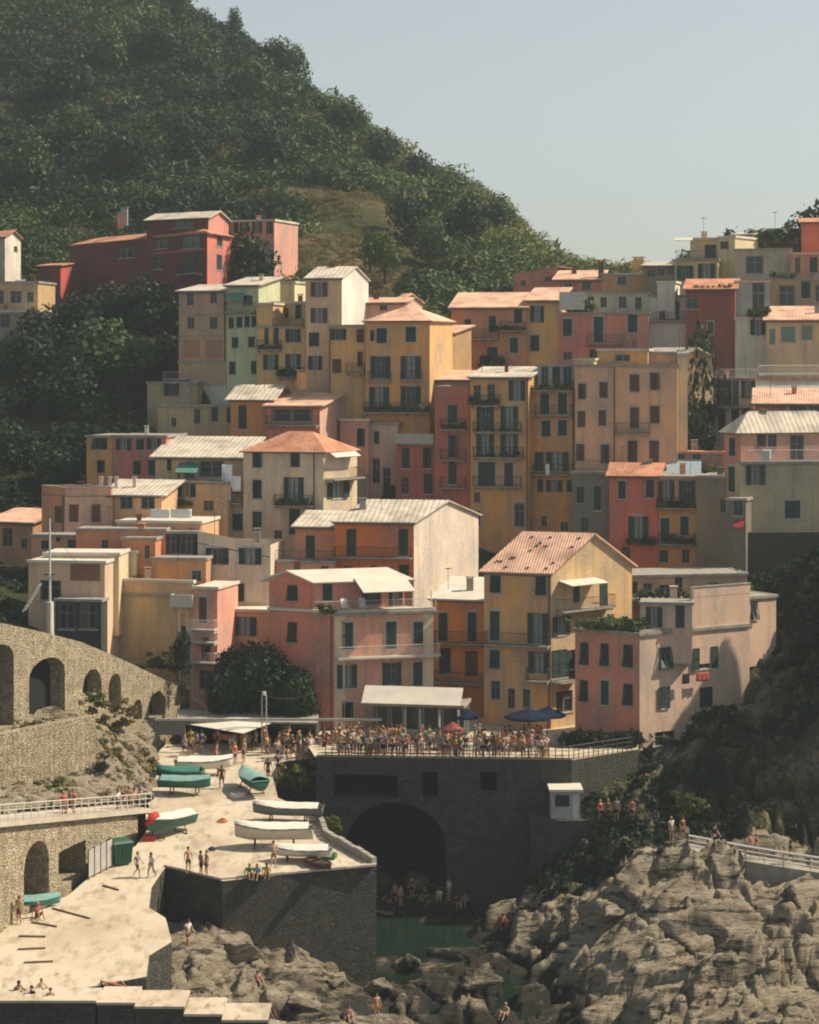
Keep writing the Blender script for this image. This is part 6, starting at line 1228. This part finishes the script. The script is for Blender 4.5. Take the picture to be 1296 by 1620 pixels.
for k, px in enumerate((950, 962, 975, 1000)): person('stand', hitrock(px, 1300), random.uniform(-1, 1), ('red', 'brown', 'grey', 'coral')[k], 'black', 'in deep shade right of the white kiosk')

# ---------------------------------------------------------------- boats
def boat(loc, yaw, L, B, H, hull, inner, label, cover=None, roll=0, trestle=.45, cabin=False, stripe=None):
    r = empty('boat', loc, label, 'boat', None, yaw); N, K = 18, 9; mb = MB(); rows = []
    for i in range(N + 1):
        t = i / N; x = (t - .5) * L; wd = B / 2 * (min(1, (1 - t) * 2.6) ** .62 if t > .5 else (.82 + .18 * math.sin(t * 3.14))); sheer = H * (1 + .30 * max(0, t - .45) ** 1.5 * 2.2 + .06 * (1 - t)); keel = H * .55 * max(0, t - .78) ** 1.6 * 6
        if t > .97: wd = .03
        rw = []
        for k in range(K):
            a = -math.pi / 2 + math.pi * k / (K - 1); y = wd * math.sin(a) ** 1 if True else 0; s_ = abs(math.sin(a)); z = keel + (sheer - keel) * (s_ ** 2.2)
            rw.append((x + .12 * L * max(0, t - .9) * s_, wd * math.copysign(s_ ** .7, math.sin(a)), z + trestle))
        rows.append(rw)
    for i in range(N):
        for k in range(K - 1): mb.poly([rows[i][k], rows[i + 1][k], rows[i + 1][k + 1], rows[i][k + 1]])
    mb.poly(rows[0])
    hm = link('hull', mb.mesh('hull', [hull], True), r); md = hm.modifiers.new('t', 'SOLIDIFY'); md.thickness = .05
    mb = MB()
    for sd in (0, K - 1):
        for i in range(N): mb.bar(Vector(rows[i][sd]) + Vector((0, 0, .02)), Vector(rows[i + 1][sd]) + Vector((0, 0, .02)), .045)
    mb.bar(rows[0][0], rows[0][-1], .045); link('gunwale', mb.mesh('gunwale', [stripe or inner]), r)
    if cover:
        mb = MB()
        for i in range(1, N):
            a, b_ = rows[i], rows[i + 1] if i < N else rows[i]
            for s0, s1 in ((0, 1), (1, 2), (2, 3), (3, 4)):
                def cp(rw, s): q = Vector(rw[0]).lerp(Vector(rw[-1]), s / 4); q.z += .05 + .26 * math.sin(math.pi * s / 4) + .02 * math.sin(q.x * 5 + s * 2); q.y *= 1.06; return q
                mb.poly([cp(a, s0), cp(b_, s0), cp(b_, s1), cp(a, s1)])
        link('cover', mb.mesh('cover', [cover], True), r)
    else:
        mb = MB()
        for t in (.22, .45, .68): i = int(t * N); a, b_ = Vector(rows[i][1]), Vector(rows[i][-2]); mb.hexa([(a.x - .12, a.y, a.z), (a.x + .12, a.y, a.z), (b_.x + .12, b_.y, b_.z), (b_.x - .12, b_.y, b_.z)], [(a.x - .12, a.y, a.z + .04), (a.x + .12, a.y, a.z + .04), (b_.x + .12, b_.y, b_.z + .04), (b_.x - .12, b_.y, b_.z + .04)])
        link('thwarts', mb.mesh('thwarts', [inner]), r)
    if trestle > .1:
        mb = MB()
        for tx in (-.25, .25):
            for sy in (-1, 1): mb.bar((tx * L, sy * B * .38, 0), (tx * L, sy * B * .2, trestle + H * .3), .05)
            mb.bar((tx * L, -B * .38, .06), (tx * L, B * .38, .06), .05)
        link('cradle', mb.mesh('cradle', [M['wood']]), r)
    if cabin: mb = MB(); mb.hexa([(-.9, -.5, H + trestle), (.3, -.5, H + trestle), (.3, .5, H + trestle), (-.9, .5, H + trestle)], [(-.8, -.42, H + trestle + .55), (.1, -.42, H + trestle + .55), (.1, .42, H + trestle + .55), (-.8, .42, H + trestle + .55)]); link('cabin', mb.mesh('cabin', [inner]), r)
    r.rotation_euler = (roll, 0, yaw); return r
G = lambda nm, c: plain(nm, c, .45, .4, .2, 2)
wh, cr, gn, tl, gy = G('white_hull_paint', (.66, .63, .56)), G('cream_hull_paint', (.54, .50, .40)), G('green_hull_paint', (.03, .11, .085)), G('teal_hull_paint', (.06, .22, .20)), G('grey_hull_paint', (.12, .14, .14))
tw, tg, tb = plain('white_tarpaulin', (.66, .64, .58), .8, .2, .15), plain('green_tarpaulin', (.04, .19, .14), .7, .3, .2), plain('pale_teal_tarpaulin', (.20, .36, .34), .8, .2, .2)
nv_ = G('blue_boat_paint', (.05, .10, .18))
boat(Dk(322, 1226), .06, 4.4, 1.7, .65, wh, cr, 'white dinghy with white cover standing under the edge of the awning', tw, stripe=M['wood'])
boat(Dk(285, 1240), math.pi - .12, 3.6, 1.5, .55, gn, tg, 'green covered boat behind, the upper of the two green boats', tg)
boat(Dk(292, 1256), -.15, 3.9, 1.6, .6, gn, tl, 'dark green boat with teal stern, the lower of the two green boats', tb, stripe=tl)
boat(Dk(398, 1252), 1.95, 4.6, 1.7, .7, gn, tl, 'teal and dark blue boat seen end-on near the crane mast', tb, stripe=tl)
boat(Dk(456, 1300), math.pi - .10, 5.0, 1.7, .62, gy, wh, 'grey hulled boat with white cover, topmost of the three beside the quay edge', tw, stripe=M['wood'])
boat(Dk(434, 1340), math.pi + .02, 5.3, 1.9, .85, cr, wh, 'large cream boat with white deck, middle and biggest of the three', tw, trestle=.5, stripe=M['wood'])
boat(Dk(478, 1362), math.pi - .04, 4.0, 1.5, .5, wh, wh, 'small low white boat, lowest of the three beside the quay edge', tw, trestle=.3, stripe=nv_)
boat(Dk(268, 1322), -2.3, 4.2, 1.8, .8, gn, wh, 'boat with white cover and red bow cloth at the left of the deck', tw, trestle=.5)
boat(Dk(505, 1374), -.9, 2.6, 1.0, .35, M['wood'], M['wood'], 'small dark open rowing boat near the quay corner', None, trestle=.1)
boat(Dk(57, 1436), .3, 3.0, 1.2, .4, tl, tg, 'pale teal boat lying in the arched doorway', tb, trestle=.1)
p = Dk(262, 1322); mb = MB(); q = p + Vector((-.55, -1.0, 1.5)); mb.tube([q, q + Vector((-.3, -.4, .05)), q + Vector((-.6, -.7, -.4))], [.42, .36, .12], 8); tag(link('bow_cloth', mb.mesh('cloth', [CLO['red']], True)), 'bright red cloth wrapped on the bow of the boat at left', 'cloth')
# green container and shop screen below the promenade
p = Dk(190, 1366); r = empty('container', p, 'dark green metal container standing by the promenade wall', 'container', rz=.5); mb = MB(); mb.hexa([(-.55, -.6, .08), (.55, -.6, .08), (.55, .6, .08), (-.55, .6, .08)], [(-.7, -.7, 1.45), (.7, -.7, 1.45), (.7, .7, 1.45), (-.7, .7, 1.45)])
for k in range(5): mb.box(-.6 + .28 * k, -.55 + .28 * k, -.72, -.66, .2, 1.4)
link('bin', mb.mesh('bin', [G('green_metal', (.02, .09, .06))]), r); mb = MB(); mb.hexa([(-.74, -.74, 1.46), (.74, -.74, 1.46), (.74, .74, 1.46), (-.74, .74, 1.46)], [(-.6, -.6, 1.62), (.6, -.6, 1.62), (.6, .6, 1.62), (-.6, .6, 1.62)]); link('lid', mb.mesh('lid', [G('green_metal', (.02, .09, .06))]), r)
p0, p1 = Dk(140, 1392), Dk(178, 1372); r = empty('notice_board', p0, 'pale panel fence leaning along the promenade wall beside the green container', 'panel fence'); 
for k in range(4):
    a, b_ = p0.lerp(p1, k / 4), p0.lerp(p1, (k + .94) / 4); mb = MB(); mb.hexa([(a.x, a.y, a.z + .15), (b_.x, b_.y, b_.z + .15), (b_.x, b_.y + .05, b_.z + .15), (a.x, a.y + .05, a.z + .15)], [(a.x, a.y, a.z + 1.9), (b_.x, b_.y, b_.z + 1.9), (b_.x, b_.y + .05, b_.z + 1.9), (a.x, a.y + .05, a.z + 1.9)]); part('panel', mb, plain('pale_grey_panel', (.42, .40, .38)), r)
    mb = MB(); mb.bar(a, a + Vector((0, 0, 2.0)), .04); part('post', mb, M['iron'], r)

# ---------------------------------------------------------------- awning, crane, parasols, kiosk, flagpole
ap = [P(283, 1143, 169.5), P(352, 1131, 173.2), P(450, 1136, 169.5), P(384, 1160, 165)]
r = empty('awning', Vector((ap[3].x, ap[3].y, dec_z(165))), 'big pointed white awning beside the dark tree', 'awning'); mb = MB(); cen = sum(ap, Vector()) / 4 + Vector((0, 0, .35))
for i in range(4): mb.slab([ap[i], ap[(i + 1) % 4], cen], .04)
part('canopy', mb, tw, r)
for q in ap: mb = MB(); mb.bar((q.x, q.y, dec_z(q.y)), q, .06); part('post', mb, M['iron'], r)
mb = MB(); a, b_ = ap[0].lerp(ap[3], .55) - Vector((0, 0, .35)), ap[0].lerp(ap[3], .92) - Vector((0, 0, .35)); mb.hexa([a - Vector((0, 0, .45)), b_ - Vector((0, 0, .45)), b_ - Vector((0, -.05, .45)), a - Vector((0, -.05, .45))], [a, b_, b_ + Vector((0, .05, 0)), a + Vector((0, .05, 0))]); part('banner', mb, plain('rust_red_banner', (.34, .12, .07), .9), r)
o = col_wall('dark_shed', CZ(284, 169.6, 0), CZ(500, 168.2, 0), lambda u: ZP(1141, 169), lambda u: 9, [(.3 + 2.75 * k, 2.85 + 2.75 * k, 9.5, ZP(1152, 169), .1) for k in range(4)], 3.0, M['stone_dark']); tag(o, 'low open shed added for the dark behind the white awning and crane', 'shed')  # shed added to put deep shade under the awning
mb = MB(); mb.slab([CZ(280, 168.9, ZP(1139, 168.9)), CZ(504, 167.6, ZP(1139, 168.9)), CZ(504, 172.2, ZP(1132, 170.4)), CZ(280, 173.4, ZP(1132, 170.4))], .15); q_ = link('roof', mb.mesh('roof', [M['slab']])); q_.parent = o
r = empty('crane', Vector(CZ(418, 166.6, dec_z(166.6))), 'steel boat crane with twin mast and a very long horizontal beam', 'crane'); zb_ = ZP(1139, 166.6)
for px in (414.5, 421.5):
    x = CZ(px, 166.6, 0)[0]; mb = MB(); mb.bar((x, 166.6, dec_z(166.6)), (x, 166.6, ZP(1100, 166.6)), .055, 0, 6); part('mast', mb, M['surround'], r)
mb = MB()
for k in range(9): z = dec_z(166.6) + .4 + k * .55; mb.bar((CZ(414.5, 166.6, 0)[0], 166.6, z), (CZ(421.5, 166.6, 0)[0], 166.6, z), .02)
part('rungs', mb, M['surround'], r); mb = MB(); x0, x1 = CZ(244, 166.6, 0)[0], CZ(604, 166.6, 0)[0]; mb.box(x0, x1, 166.7, 166.85, zb_ - .09, zb_ + .09); part('beam', mb, M['surround'], r)
mb = MB(); mb.bar((x0 + .1, 166.75, dec_z(166) - .5), (x0 + .1, 166.75, zb_), .09); part('end_post', mb, G('grey_steel', (.12, .13, .13)), r)
mb = MB(); mb.box(x0 + .2, x0 + 2.4, 166.86, 166.92, zb_ - 1.25, zb_ - .1); part('grey_panel', mb, G('grey_steel', (.12, .13, .13)), r)
mb = MB(); mb.bar((CZ(418, 166.6, 0)[0], 166.6, ZP(1100, 166.6)), (CZ(418, 166.6, 0)[0] + 0, 166.6, ZP(1094, 166.6)), .16, 0, 8); part('lamp_head', mb, M['whiteiron'], r)
mb = MB(); a, b_ = P(300, 1100, 172), P(558, 1020, 173.5); pts = [a.lerp(b_, t / 20) - Vector((0, 0, 3.6 * 4 * (t / 20) * (1 - t / 20))) for t in range(21)]; mb.tube(pts, [.025] * 21, 4); tag(link('cable', mb.mesh('cable', [M['surround']])), 'slack pale cable sagging in front of the big dark tree', 'cable')
def parasol(px, Y, z, R_, h, col, label, n=8):
    r = empty('parasol', CZ(px, Y, z), label, 'parasol'); mb = MB(); mb.bar((0, 0, 0), (0, 0, h + .25), .03, 0, 6); link('pole', mb.mesh('pole', [M['iron']]), r)
    mb = MB()
    for k in range(n): a, b_ = 6.283 * k / n, 6.283 * (k + 1) / n; p_, q_ = Vector((R_ * math.cos(a), R_ * math.sin(a), h - .45)), Vector((R_ * math.cos(b_), R_ * math.sin(b_), h - .45)); mb.poly([(0, 0, h + .15), p_, q_]); mb.poly([p_, q_, q_ - Vector((0, 0, .18)), p_ - Vector((0, 0, .18))])
    link('canopy', mb.mesh('canopy', [col]), r); mb = MB()
    for k in range(n): a = 6.283 * k / n; mb.bar((0, 0, h - .25), (R_ * .95 * math.cos(a), R_ * .95 * math.sin(a), h - .46), .012)
    link('ribs', mb.mesh('ribs', [M['iron']]), r); mb = MB(); mb.tube([(0, 0, 0), (0, 0, .08)], [.3, .28], 10); link('base', mb.mesh('base', [M['slab']]), r)
nv = plain('navy_cloth', (.010, .018, .045), .9, .1, .15)
parasol(738, 167, TZ, 1.1, 2.5, nv, 'small navy blue parasol right of the restaurant pavilion'); parasol(836, 164.5, TZ, 1.9, 2.9, nv, 'large navy blue parasol below the mustard house'); parasol(866, 166, TZ, 1.5, 2.8, nv, 'navy blue parasol at the shaded right end of the terrace'); parasol(716, 163.8, TZ, .9, 2.0, plain('faded_red_cloth', (.22, .06, .05), .9), 'red parasol among the crowd in front of the terrace railing')
# kiosk in the shade
Yk = 156.5; r = empty('kiosk', P(893, 1296, Yk), 'small white kiosk with flat roof on the shaded ledge right of the tunnel', 'kiosk'); kz = ZP(1296, Yk); xa, xb = CZ(872, Yk, 0)[0], CZ(918, Yk, 0)[0]
mb = MB(); mb.box(xa, xb, Yk, Yk + 2, kz - 2.5, ZP(1252, Yk)); part('wall', mb, plaster((.42, .42, .38)), r); mb = MB(); mb.box(xa - .15, xb + .2, Yk - .3, Yk + 2.2, ZP(1252, Yk), ZP(1248, Yk)); part('roof', mb, M['white_roof'], r)
mb = MB(); mb.box(xb - .55, xb - .15, Yk - .03, Yk - .001, kz, ZP(1256, Yk)); part('door', mb, plain('white_door_paint', (.6, .62, .62)), r); mb = MB(); mb.box(xa + .3, xb - .8, Yk - .02, Yk - .001, ZP(1276, Yk), ZP(1258, Yk)); part('window', mb, M['glass'], r)
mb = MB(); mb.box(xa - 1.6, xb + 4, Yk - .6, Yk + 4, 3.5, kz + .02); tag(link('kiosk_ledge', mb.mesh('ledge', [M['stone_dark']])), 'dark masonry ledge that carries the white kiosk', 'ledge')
# flagpole
fp = P(79, 1004, 172.5); r = empty('flagpole', fp, 'white flagpole with a small crossbar above the arcade ramp', 'flagpole'); mb = MB(); mb.tube([fp - Vector((0, 0, 1)), P(79, 820, 172.5)], [.14, .06], 8); part('pole', mb, M['whiteiron'], r); mb = MB(); q = P(79, 909, 172.5); mb.bar(q - Vector((.5, 0, 0)), q + Vector((.5, 0, 0)), .05); part('crossbar', mb, M['iron'], r); mb = MB(); mb.tube([fp + Vector((0, 0, -.5)), fp + Vector((0, 0, 2.7))], [.34, .30], 10); part('plinth', mb, M['white_roof'], r)
# leaning metal stair
a0, a1 = P(36, 968, 170), P(62, 925, 170); r = empty('outdoor_stair', a0, 'pale metal stair leaning at the left edge above the arcade', 'stair')
for dy in (0, .9): mb = MB(); mb.bar(a0 + Vector((0, dy, 0)), a1 + Vector((0, dy, 0)), .08); part('stringer', mb, M['whiteiron'], r)
for k in range(8): q = a0.lerp(a1, (k + .5) / 8); mb = MB(); mb.box(q.x - .14, q.x + .14, q.y + .05, q.y + .85, q.z, q.z + .04); part('tread', mb, M['slab'], r)

# ---------------------------------------------------------------- steps, kerbs, stones, boulders
stp = [(-90, 152, 1583), (152, 214, 1586), (212, 292, 1592), (290, 352, 1604), (350, 424, 1613)]
for k, (a, c, py) in enumerate(stp):
    Y = 116.2; z = ZP(py, Y); mb = MB(); mb.box(CZ(a, Y, 0)[0] + .02, CZ(c, Y, 0)[0], Y - .01 * k, Y + (3.0 if k else 2.4), z - .14, z, 0); mb.box(CZ(a, Y, 0)[0] + .06, CZ(c, Y, 0)[0] - .04, Y + .05 - .01 * k, Y + 2.3, z - 6, z - .141, 1)
    tag(link('landing_step', mb.mesh('step', [M['deck'], M['stone_dark']])), kind='structure')
e = [(596, 1368), (520, 1325), (506, 1290)]
for (a, c), (b2, d2) in zip(e[:-1], e[1:]):
    p, q = Dk(a, c), Dk(b2, d2); N = int((q - p).length / .8)
    for k in range(N):
        s, t = p.lerp(q, k / N), p.lerp(q, (k + .94) / N); n_ = Vector((-(q - p).y, (q - p).x, 0)).normalized() * .35
        mb = MB(); mb.hexa([s, t, t + n_, s + n_], [v_ + Vector((0, 0, .5 + .04 * (k % 3))) for v_ in (s, t, t + n_, s + n_)]); o = link('coping_stone', mb.mesh('coping_stone', [M['slab']])); o.parent = None
        if k == 0: root_c = empty('quay_parapet', p, 'low parapet of pale stone blocks, ' + ('lower' if a > 550 else 'upper') + ' stretch along the quay edge by the boats', 'parapet')
        o.parent = root_c; o.matrix_parent_inverse = Matrix.Translation(-root_c.location)
p, q = Dk(350, 1392), Dk(596, 1370); root_c = empty('quay_kerb', p, 'pale stone kerb along the front edge of the boat deck', 'kerb'); N = int((q - p).length / 1.0)
for seg in ((Dk(262, 1371), Dk(351, 1393)), (p, q)):
    s0, s1 = seg; N = int((s1 - s0).length / 1.0); n_ = Vector((0, .4, 0))
    for k in range(N): a, b_ = s0.lerp(s1, k / N), s0.lerp(s1, (k + .96) / N); up = Vector((0, 0, .13 + .02 * (k % 2))); mb = MB(); mb.hexa([a - n_ * .2, b_ - n_ * .2, b_ + n_, a + n_], [v_ + up for v_ in (a - n_ * .2, b_ - n_ * .2, b_ + n_, a + n_)]); part('kerb_stone', mb, M['concrete'], root_c)
# dark bars on the slipway; the highest stands for a walker's cast shadow
for k, (a, b_, c, d_) in enumerate([(30, 1482, 72, 1483), (28, 1503, 72, 1501), (38, 1524, 84, 1522), (50, 1460, 90, 1467), (83, 1438, 142, 1454), (163, 1402, 188, 1409)]):
    p, q = Dk(a, b_), Dk(c, d_); mb = MB(); mb.bar(p + Vector((0, 0, .05)), q + Vector((0, 0, .05)), .06); tag(link('dark_bar', mb.mesh('beam', [M['wood']])), 'dark bar lying on the slipway, ' + ['lowest but two', 'lowest but one', 'lowest of the row', 'fourth from below', 'long one in the middle', 'highest, in place of a walker shadow'][k], 'beam')
def boulder(px, py, rad, label, dark=False, squash=.7):
    p = hitrock(px, py); sd = int(px * 7 + py); rr = np.random.default_rng(sd); bm = bmesh.new()
    d = rr.normal(size=(15, 3)); d /= np.linalg.norm(d, axis=1)[:, None]; d *= rr.uniform(.75, 1.1, (15, 1))
    for q in d: bm.verts.new(q)
    h_ = bmesh.ops.convex_hull(bm, input=bm.verts[:]); bmesh.ops.delete(bm, geom=[g for g in h_['geom_interior'] if isinstance(g, bmesh.types.BMVert)], context='VERTS')
    bmesh.ops.bevel(bm, geom=bm.edges[:], offset=.07, segments=1, affect='EDGES'); bmesh.ops.triangulate(bm, faces=bm.faces[:]); bmesh.ops.subdivide_edges(bm, edges=bm.edges[:], cuts=3, use_grid_fill=True)
    co = np.array([v.co[:] for v in bm.verts]); k_ = .11 * fbm(co[:, 0] * 2.2, co[:, 1] * 2.2, co[:, 2] * 3.5, sd, 4, .6)
    for v, k in zip(bm.verts, k_): v.co = v.co * (1 + k); v.co.x *= rad * 1.35; v.co.y *= rad; v.co.z *= rad * squash
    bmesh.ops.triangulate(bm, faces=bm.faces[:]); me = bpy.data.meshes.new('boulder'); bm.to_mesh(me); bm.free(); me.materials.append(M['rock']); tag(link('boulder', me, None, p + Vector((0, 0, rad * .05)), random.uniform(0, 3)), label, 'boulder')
for a in [(842, 1500, 1.9, 'tall pale boulder rising from the dark cove right of the pool'), (820, 1545, 1.1, 'rounded boulder in the dark cove below the tall pale one'), (720, 1515, 1.6, 'big rounded boulder at the near edge of the green pool'), (610, 1512, 1.0, 'pale boulder between the quay corner and the pool'), (650, 1520, .8, 'small boulder in front of the green pool'), (760, 1560, 1.5, 'sloping boulder below the big rounded one'), (700, 1442, 1.0, 'flat boulder with bathers behind the pool'), (610, 1442, .9, 'flat rock with bathers left behind the pool'), (600, 1570, 1.2, 'layered boulder under the quay corner'), (460, 1520, 1.5, 'dark boulder under the middle of the quay wall'), (380, 1510, 1.3, 'dark boulder under the left of the quay wall'), (530, 1560, 1.2, 'brown boulder right of the dark boulders under the quay'), (480, 1590, 1.2, 'pale ridged boulder near the bottom edge'), (1010, 1410, 1.1, 'light round boulder in the shaded gully of the big rock'), (965, 1450, 1.0, 'small pale boulder at the gully of the big rock'), (790, 1500, .9, 'wet boulder right of the green pool'), (1275, 1420, 1.6, 'rounded rock below the cliff path at the right edge')]: boulder(*a)
p = hitrock(616, 1436); mb = MB(); bm = bmesh.new()
pts = [(p.x + .42 * math.cos(t), p.y - .2, p.z + .45 + .42 * math.sin(t)) for t in np.linspace(0, 6.283, 17)]; mb.tube(pts, [.11] * 17, 6); bm.free(); tag(link('rubber_tyre', mb.mesh('tyre', [plain('black_rubber', (.02, .02, .02))], True)), 'black rubber tyre standing among the bathers by the pool', 'tyre')

# ---------------------------------------------------------------- thin haze volume, added to lift dark tones and fade contrast
mb = MB(); mb.box(-280, 280, -60, 560, -1.0, 150.0); hz = link('haze', mb.mesh('haze', [])); hz['kind'] = 'stuff'; hz['label'] = 'thin bluish haze volume added to lift the dark tones'
hm_ = bpy.data.materials.new('haze_air'); hm_.use_nodes = True; n = hm_.node_tree; n.nodes.clear(); out = n.nodes.new('ShaderNodeOutputMaterial'); pv = n.nodes.new('ShaderNodeVolumePrincipled')
pv.inputs['Color'].default_value = (.80, .93, 1.0, 1); pv.inputs['Density'].default_value = HAZE; pv.inputs['Anisotropy'].default_value = .2
n.links.new(pv.outputs[0], out.inputs['Volume']); hz.data.materials.append(hm_)

pt = np.array([CZ(random.uniform(892, 1012), random.uniform(164.2, 165.6), TZ + random.uniform(.1, 1.0)) for _ in range(90)]); bushes('infill', pt, rng.uniform(.35, .8, 90), rng.uniform(0, .4, 90), M['leaf_dark'], 'dark hedge of bushes added in place of shade at the salmon house foot')  # dark bushes added to give the shade at the terrace end

# ---------------------------------------------------------------- terrace furniture, washing, wires
def deckchair(px, label):
    f_ = root_f_pink; u = f_.u(px); p = f_.at(u, 1.5, ZP(967, 172)); r = empty('deck_chair', p, label, 'deck chair', None, .3); wm = M['whiteiron']
    for sx in (-.28, .28):
        mb = MB(); mb.bar((sx, -.5, .05), (sx, .35, .95), .025); mb.bar((sx, -.55, .38), (sx, .45, .02), .025); part_ = link('frame', mb.mesh('frame', [wm]), r)
    mb = MB(); mb.slab([(-.27, -.5, .34), (.27, -.5, .34), (.27, .0, .28), (-.27, .0, .28)], .03); link('seat', mb.mesh('seat', [CLO['white']]), r)
    mb = MB(); mb.slab([(-.27, .0, .30), (.27, .0, .30), (.27, .4, 1.0), (-.27, .4, 1.0)], .03); link('backrest', mb.mesh('backrest', [CLO['white']]), r)
root_f_pink = Face(((497 - CX) * 172.9 / FPX, 172.9), ((640 - CX) * 175.2 / FPX, 175.2))
deckchair(538, 'white deck chair on the pink house roof terrace, left of two'); deckchair(566, 'white deck chair on the pink house roof terrace, right of two')
hf4 = Face(((1012 - CX) * 166 / FPX, 166), ((1186 - CX) * 172 / FPX, 172))
laundry(hf4, 1105, 1069, 24, 14, .5, (.42, .10, .07), 'rust red washing under the wide window of the pale pink house'); laundry(hf4, 1079, 1072, 14, 16, .5, (.03, .035, .04), 'black washing beside the rust red washing on the pale pink house')
def wire(a, b_, sag, label):
    a, b_ = P(*a), P(*b_); pts = [a.lerp(b_, t / 16) - Vector((0, 0, 4 * sag * (t / 16) * (1 - t / 16))) for t in range(17)]; mb = MB(); mb.tube(pts, [.018] * 17, 4); tag(link('wire', mb.mesh('wire', [M['iron']])), label, 'wire')
wire((418, 1100, 166.6), (530, 1075, 172), .8, 'thin wire from the crane mast to the pink house'); wire((345, 1080, 178.5), (430, 1000, 174.6), .6, 'thin wire from the striped pink house to the big pink house')
wire((79, 830, 172.5), (163, 922, 182), .7, 'thin wire from the flagpole to the olive house'); wire((690, 1000, 178), (529, 1040, 171.8), .4, 'thin wire between the pink house and the orange yellow house'); wire((511, 770, 200), (560, 735, 203), .5, 'thin wire beside the cream house with the orange roof')
# fishing gear and clutter on the deck
def coil(px, py, R_, col, label):
    p = Dk(px, py); mb = MB(); N = 40; pts = [p + Vector(((R_ * (1 - .012 * k)) * math.cos(k * .7), (R_ * (1 - .012 * k)) * math.sin(k * .7), .03 + .004 * k)) for k in range(N)]; mb.tube(pts, [.03] * N, 5); tag(link('rope_coil', mb.mesh('rope', [col], True)), label, 'rope')
coil(352, 1300, .4, CLO['orange'], 'orange rope coil on the deck left of the cream boat'); coil(520, 1368, .35, CLO['beige'], 'beige rope coil at the quay corner'); coil(335, 1345, .3, CLO['navy'], 'navy rope coil behind the pair at the quay edge')
def crate(px, py, rz, col, label):
    p = Dk(px, py); r = empty('fish_crate', p, label, 'crate', None, rz); mb = MB(); mb.box(-.4, .4, -.27, .27, .02, .05); link('bottom', mb.mesh('bottom', [col]), r)
    for nm, q in (('side', (-.4, .4, -.3, -.27)), ('side', (-.4, .4, .27, .3)), ('side', (-.43, -.4, -.3, .3)), ('side', (.4, .43, -.3, .3))):
        for z in (.04, .16, .27): mb = MB(); mb.box(q[0], q[1], q[2], q[3], z, z + .09); link('slat', mb.mesh('slat', [col]), r)
crate(510, 1352, .4, CLO['light blue'], 'light blue fish crate behind the lowest white boat'); crate(522, 1358, -.3, CLO['green'], 'green fish crate at the parapet by the lowest white boat'); crate(376, 1262, .8, CLO['white'], 'white fish crate on the open deck below the teal boat'); crate(236, 1330, .2, CLO['red'], 'red fish crate under the boat with the red bow cloth')
# quay steps: separate treads cut into the shaded rock
for k in range(9):
    q = Vector((CZ(436, 127, 0)[0] + .5 * k, 116.8 + .25 * k, 4.6 - .30 * k)); mb = MB(); mb.hexa([q + Vector(v_) for v_ in ((0, 0, -.6), (.7, -.1, -.6), (.8, 1.4, -.6), (.1, 1.5, -.6))], [q + Vector(v_) for v_ in ((0, 0, 0), (.7, -.1, 0), (.8, 1.4, 0), (.1, 1.5, 0))])
    tag(link('rock_step', mb.mesh('step', [M['slab']])), kind='structure')
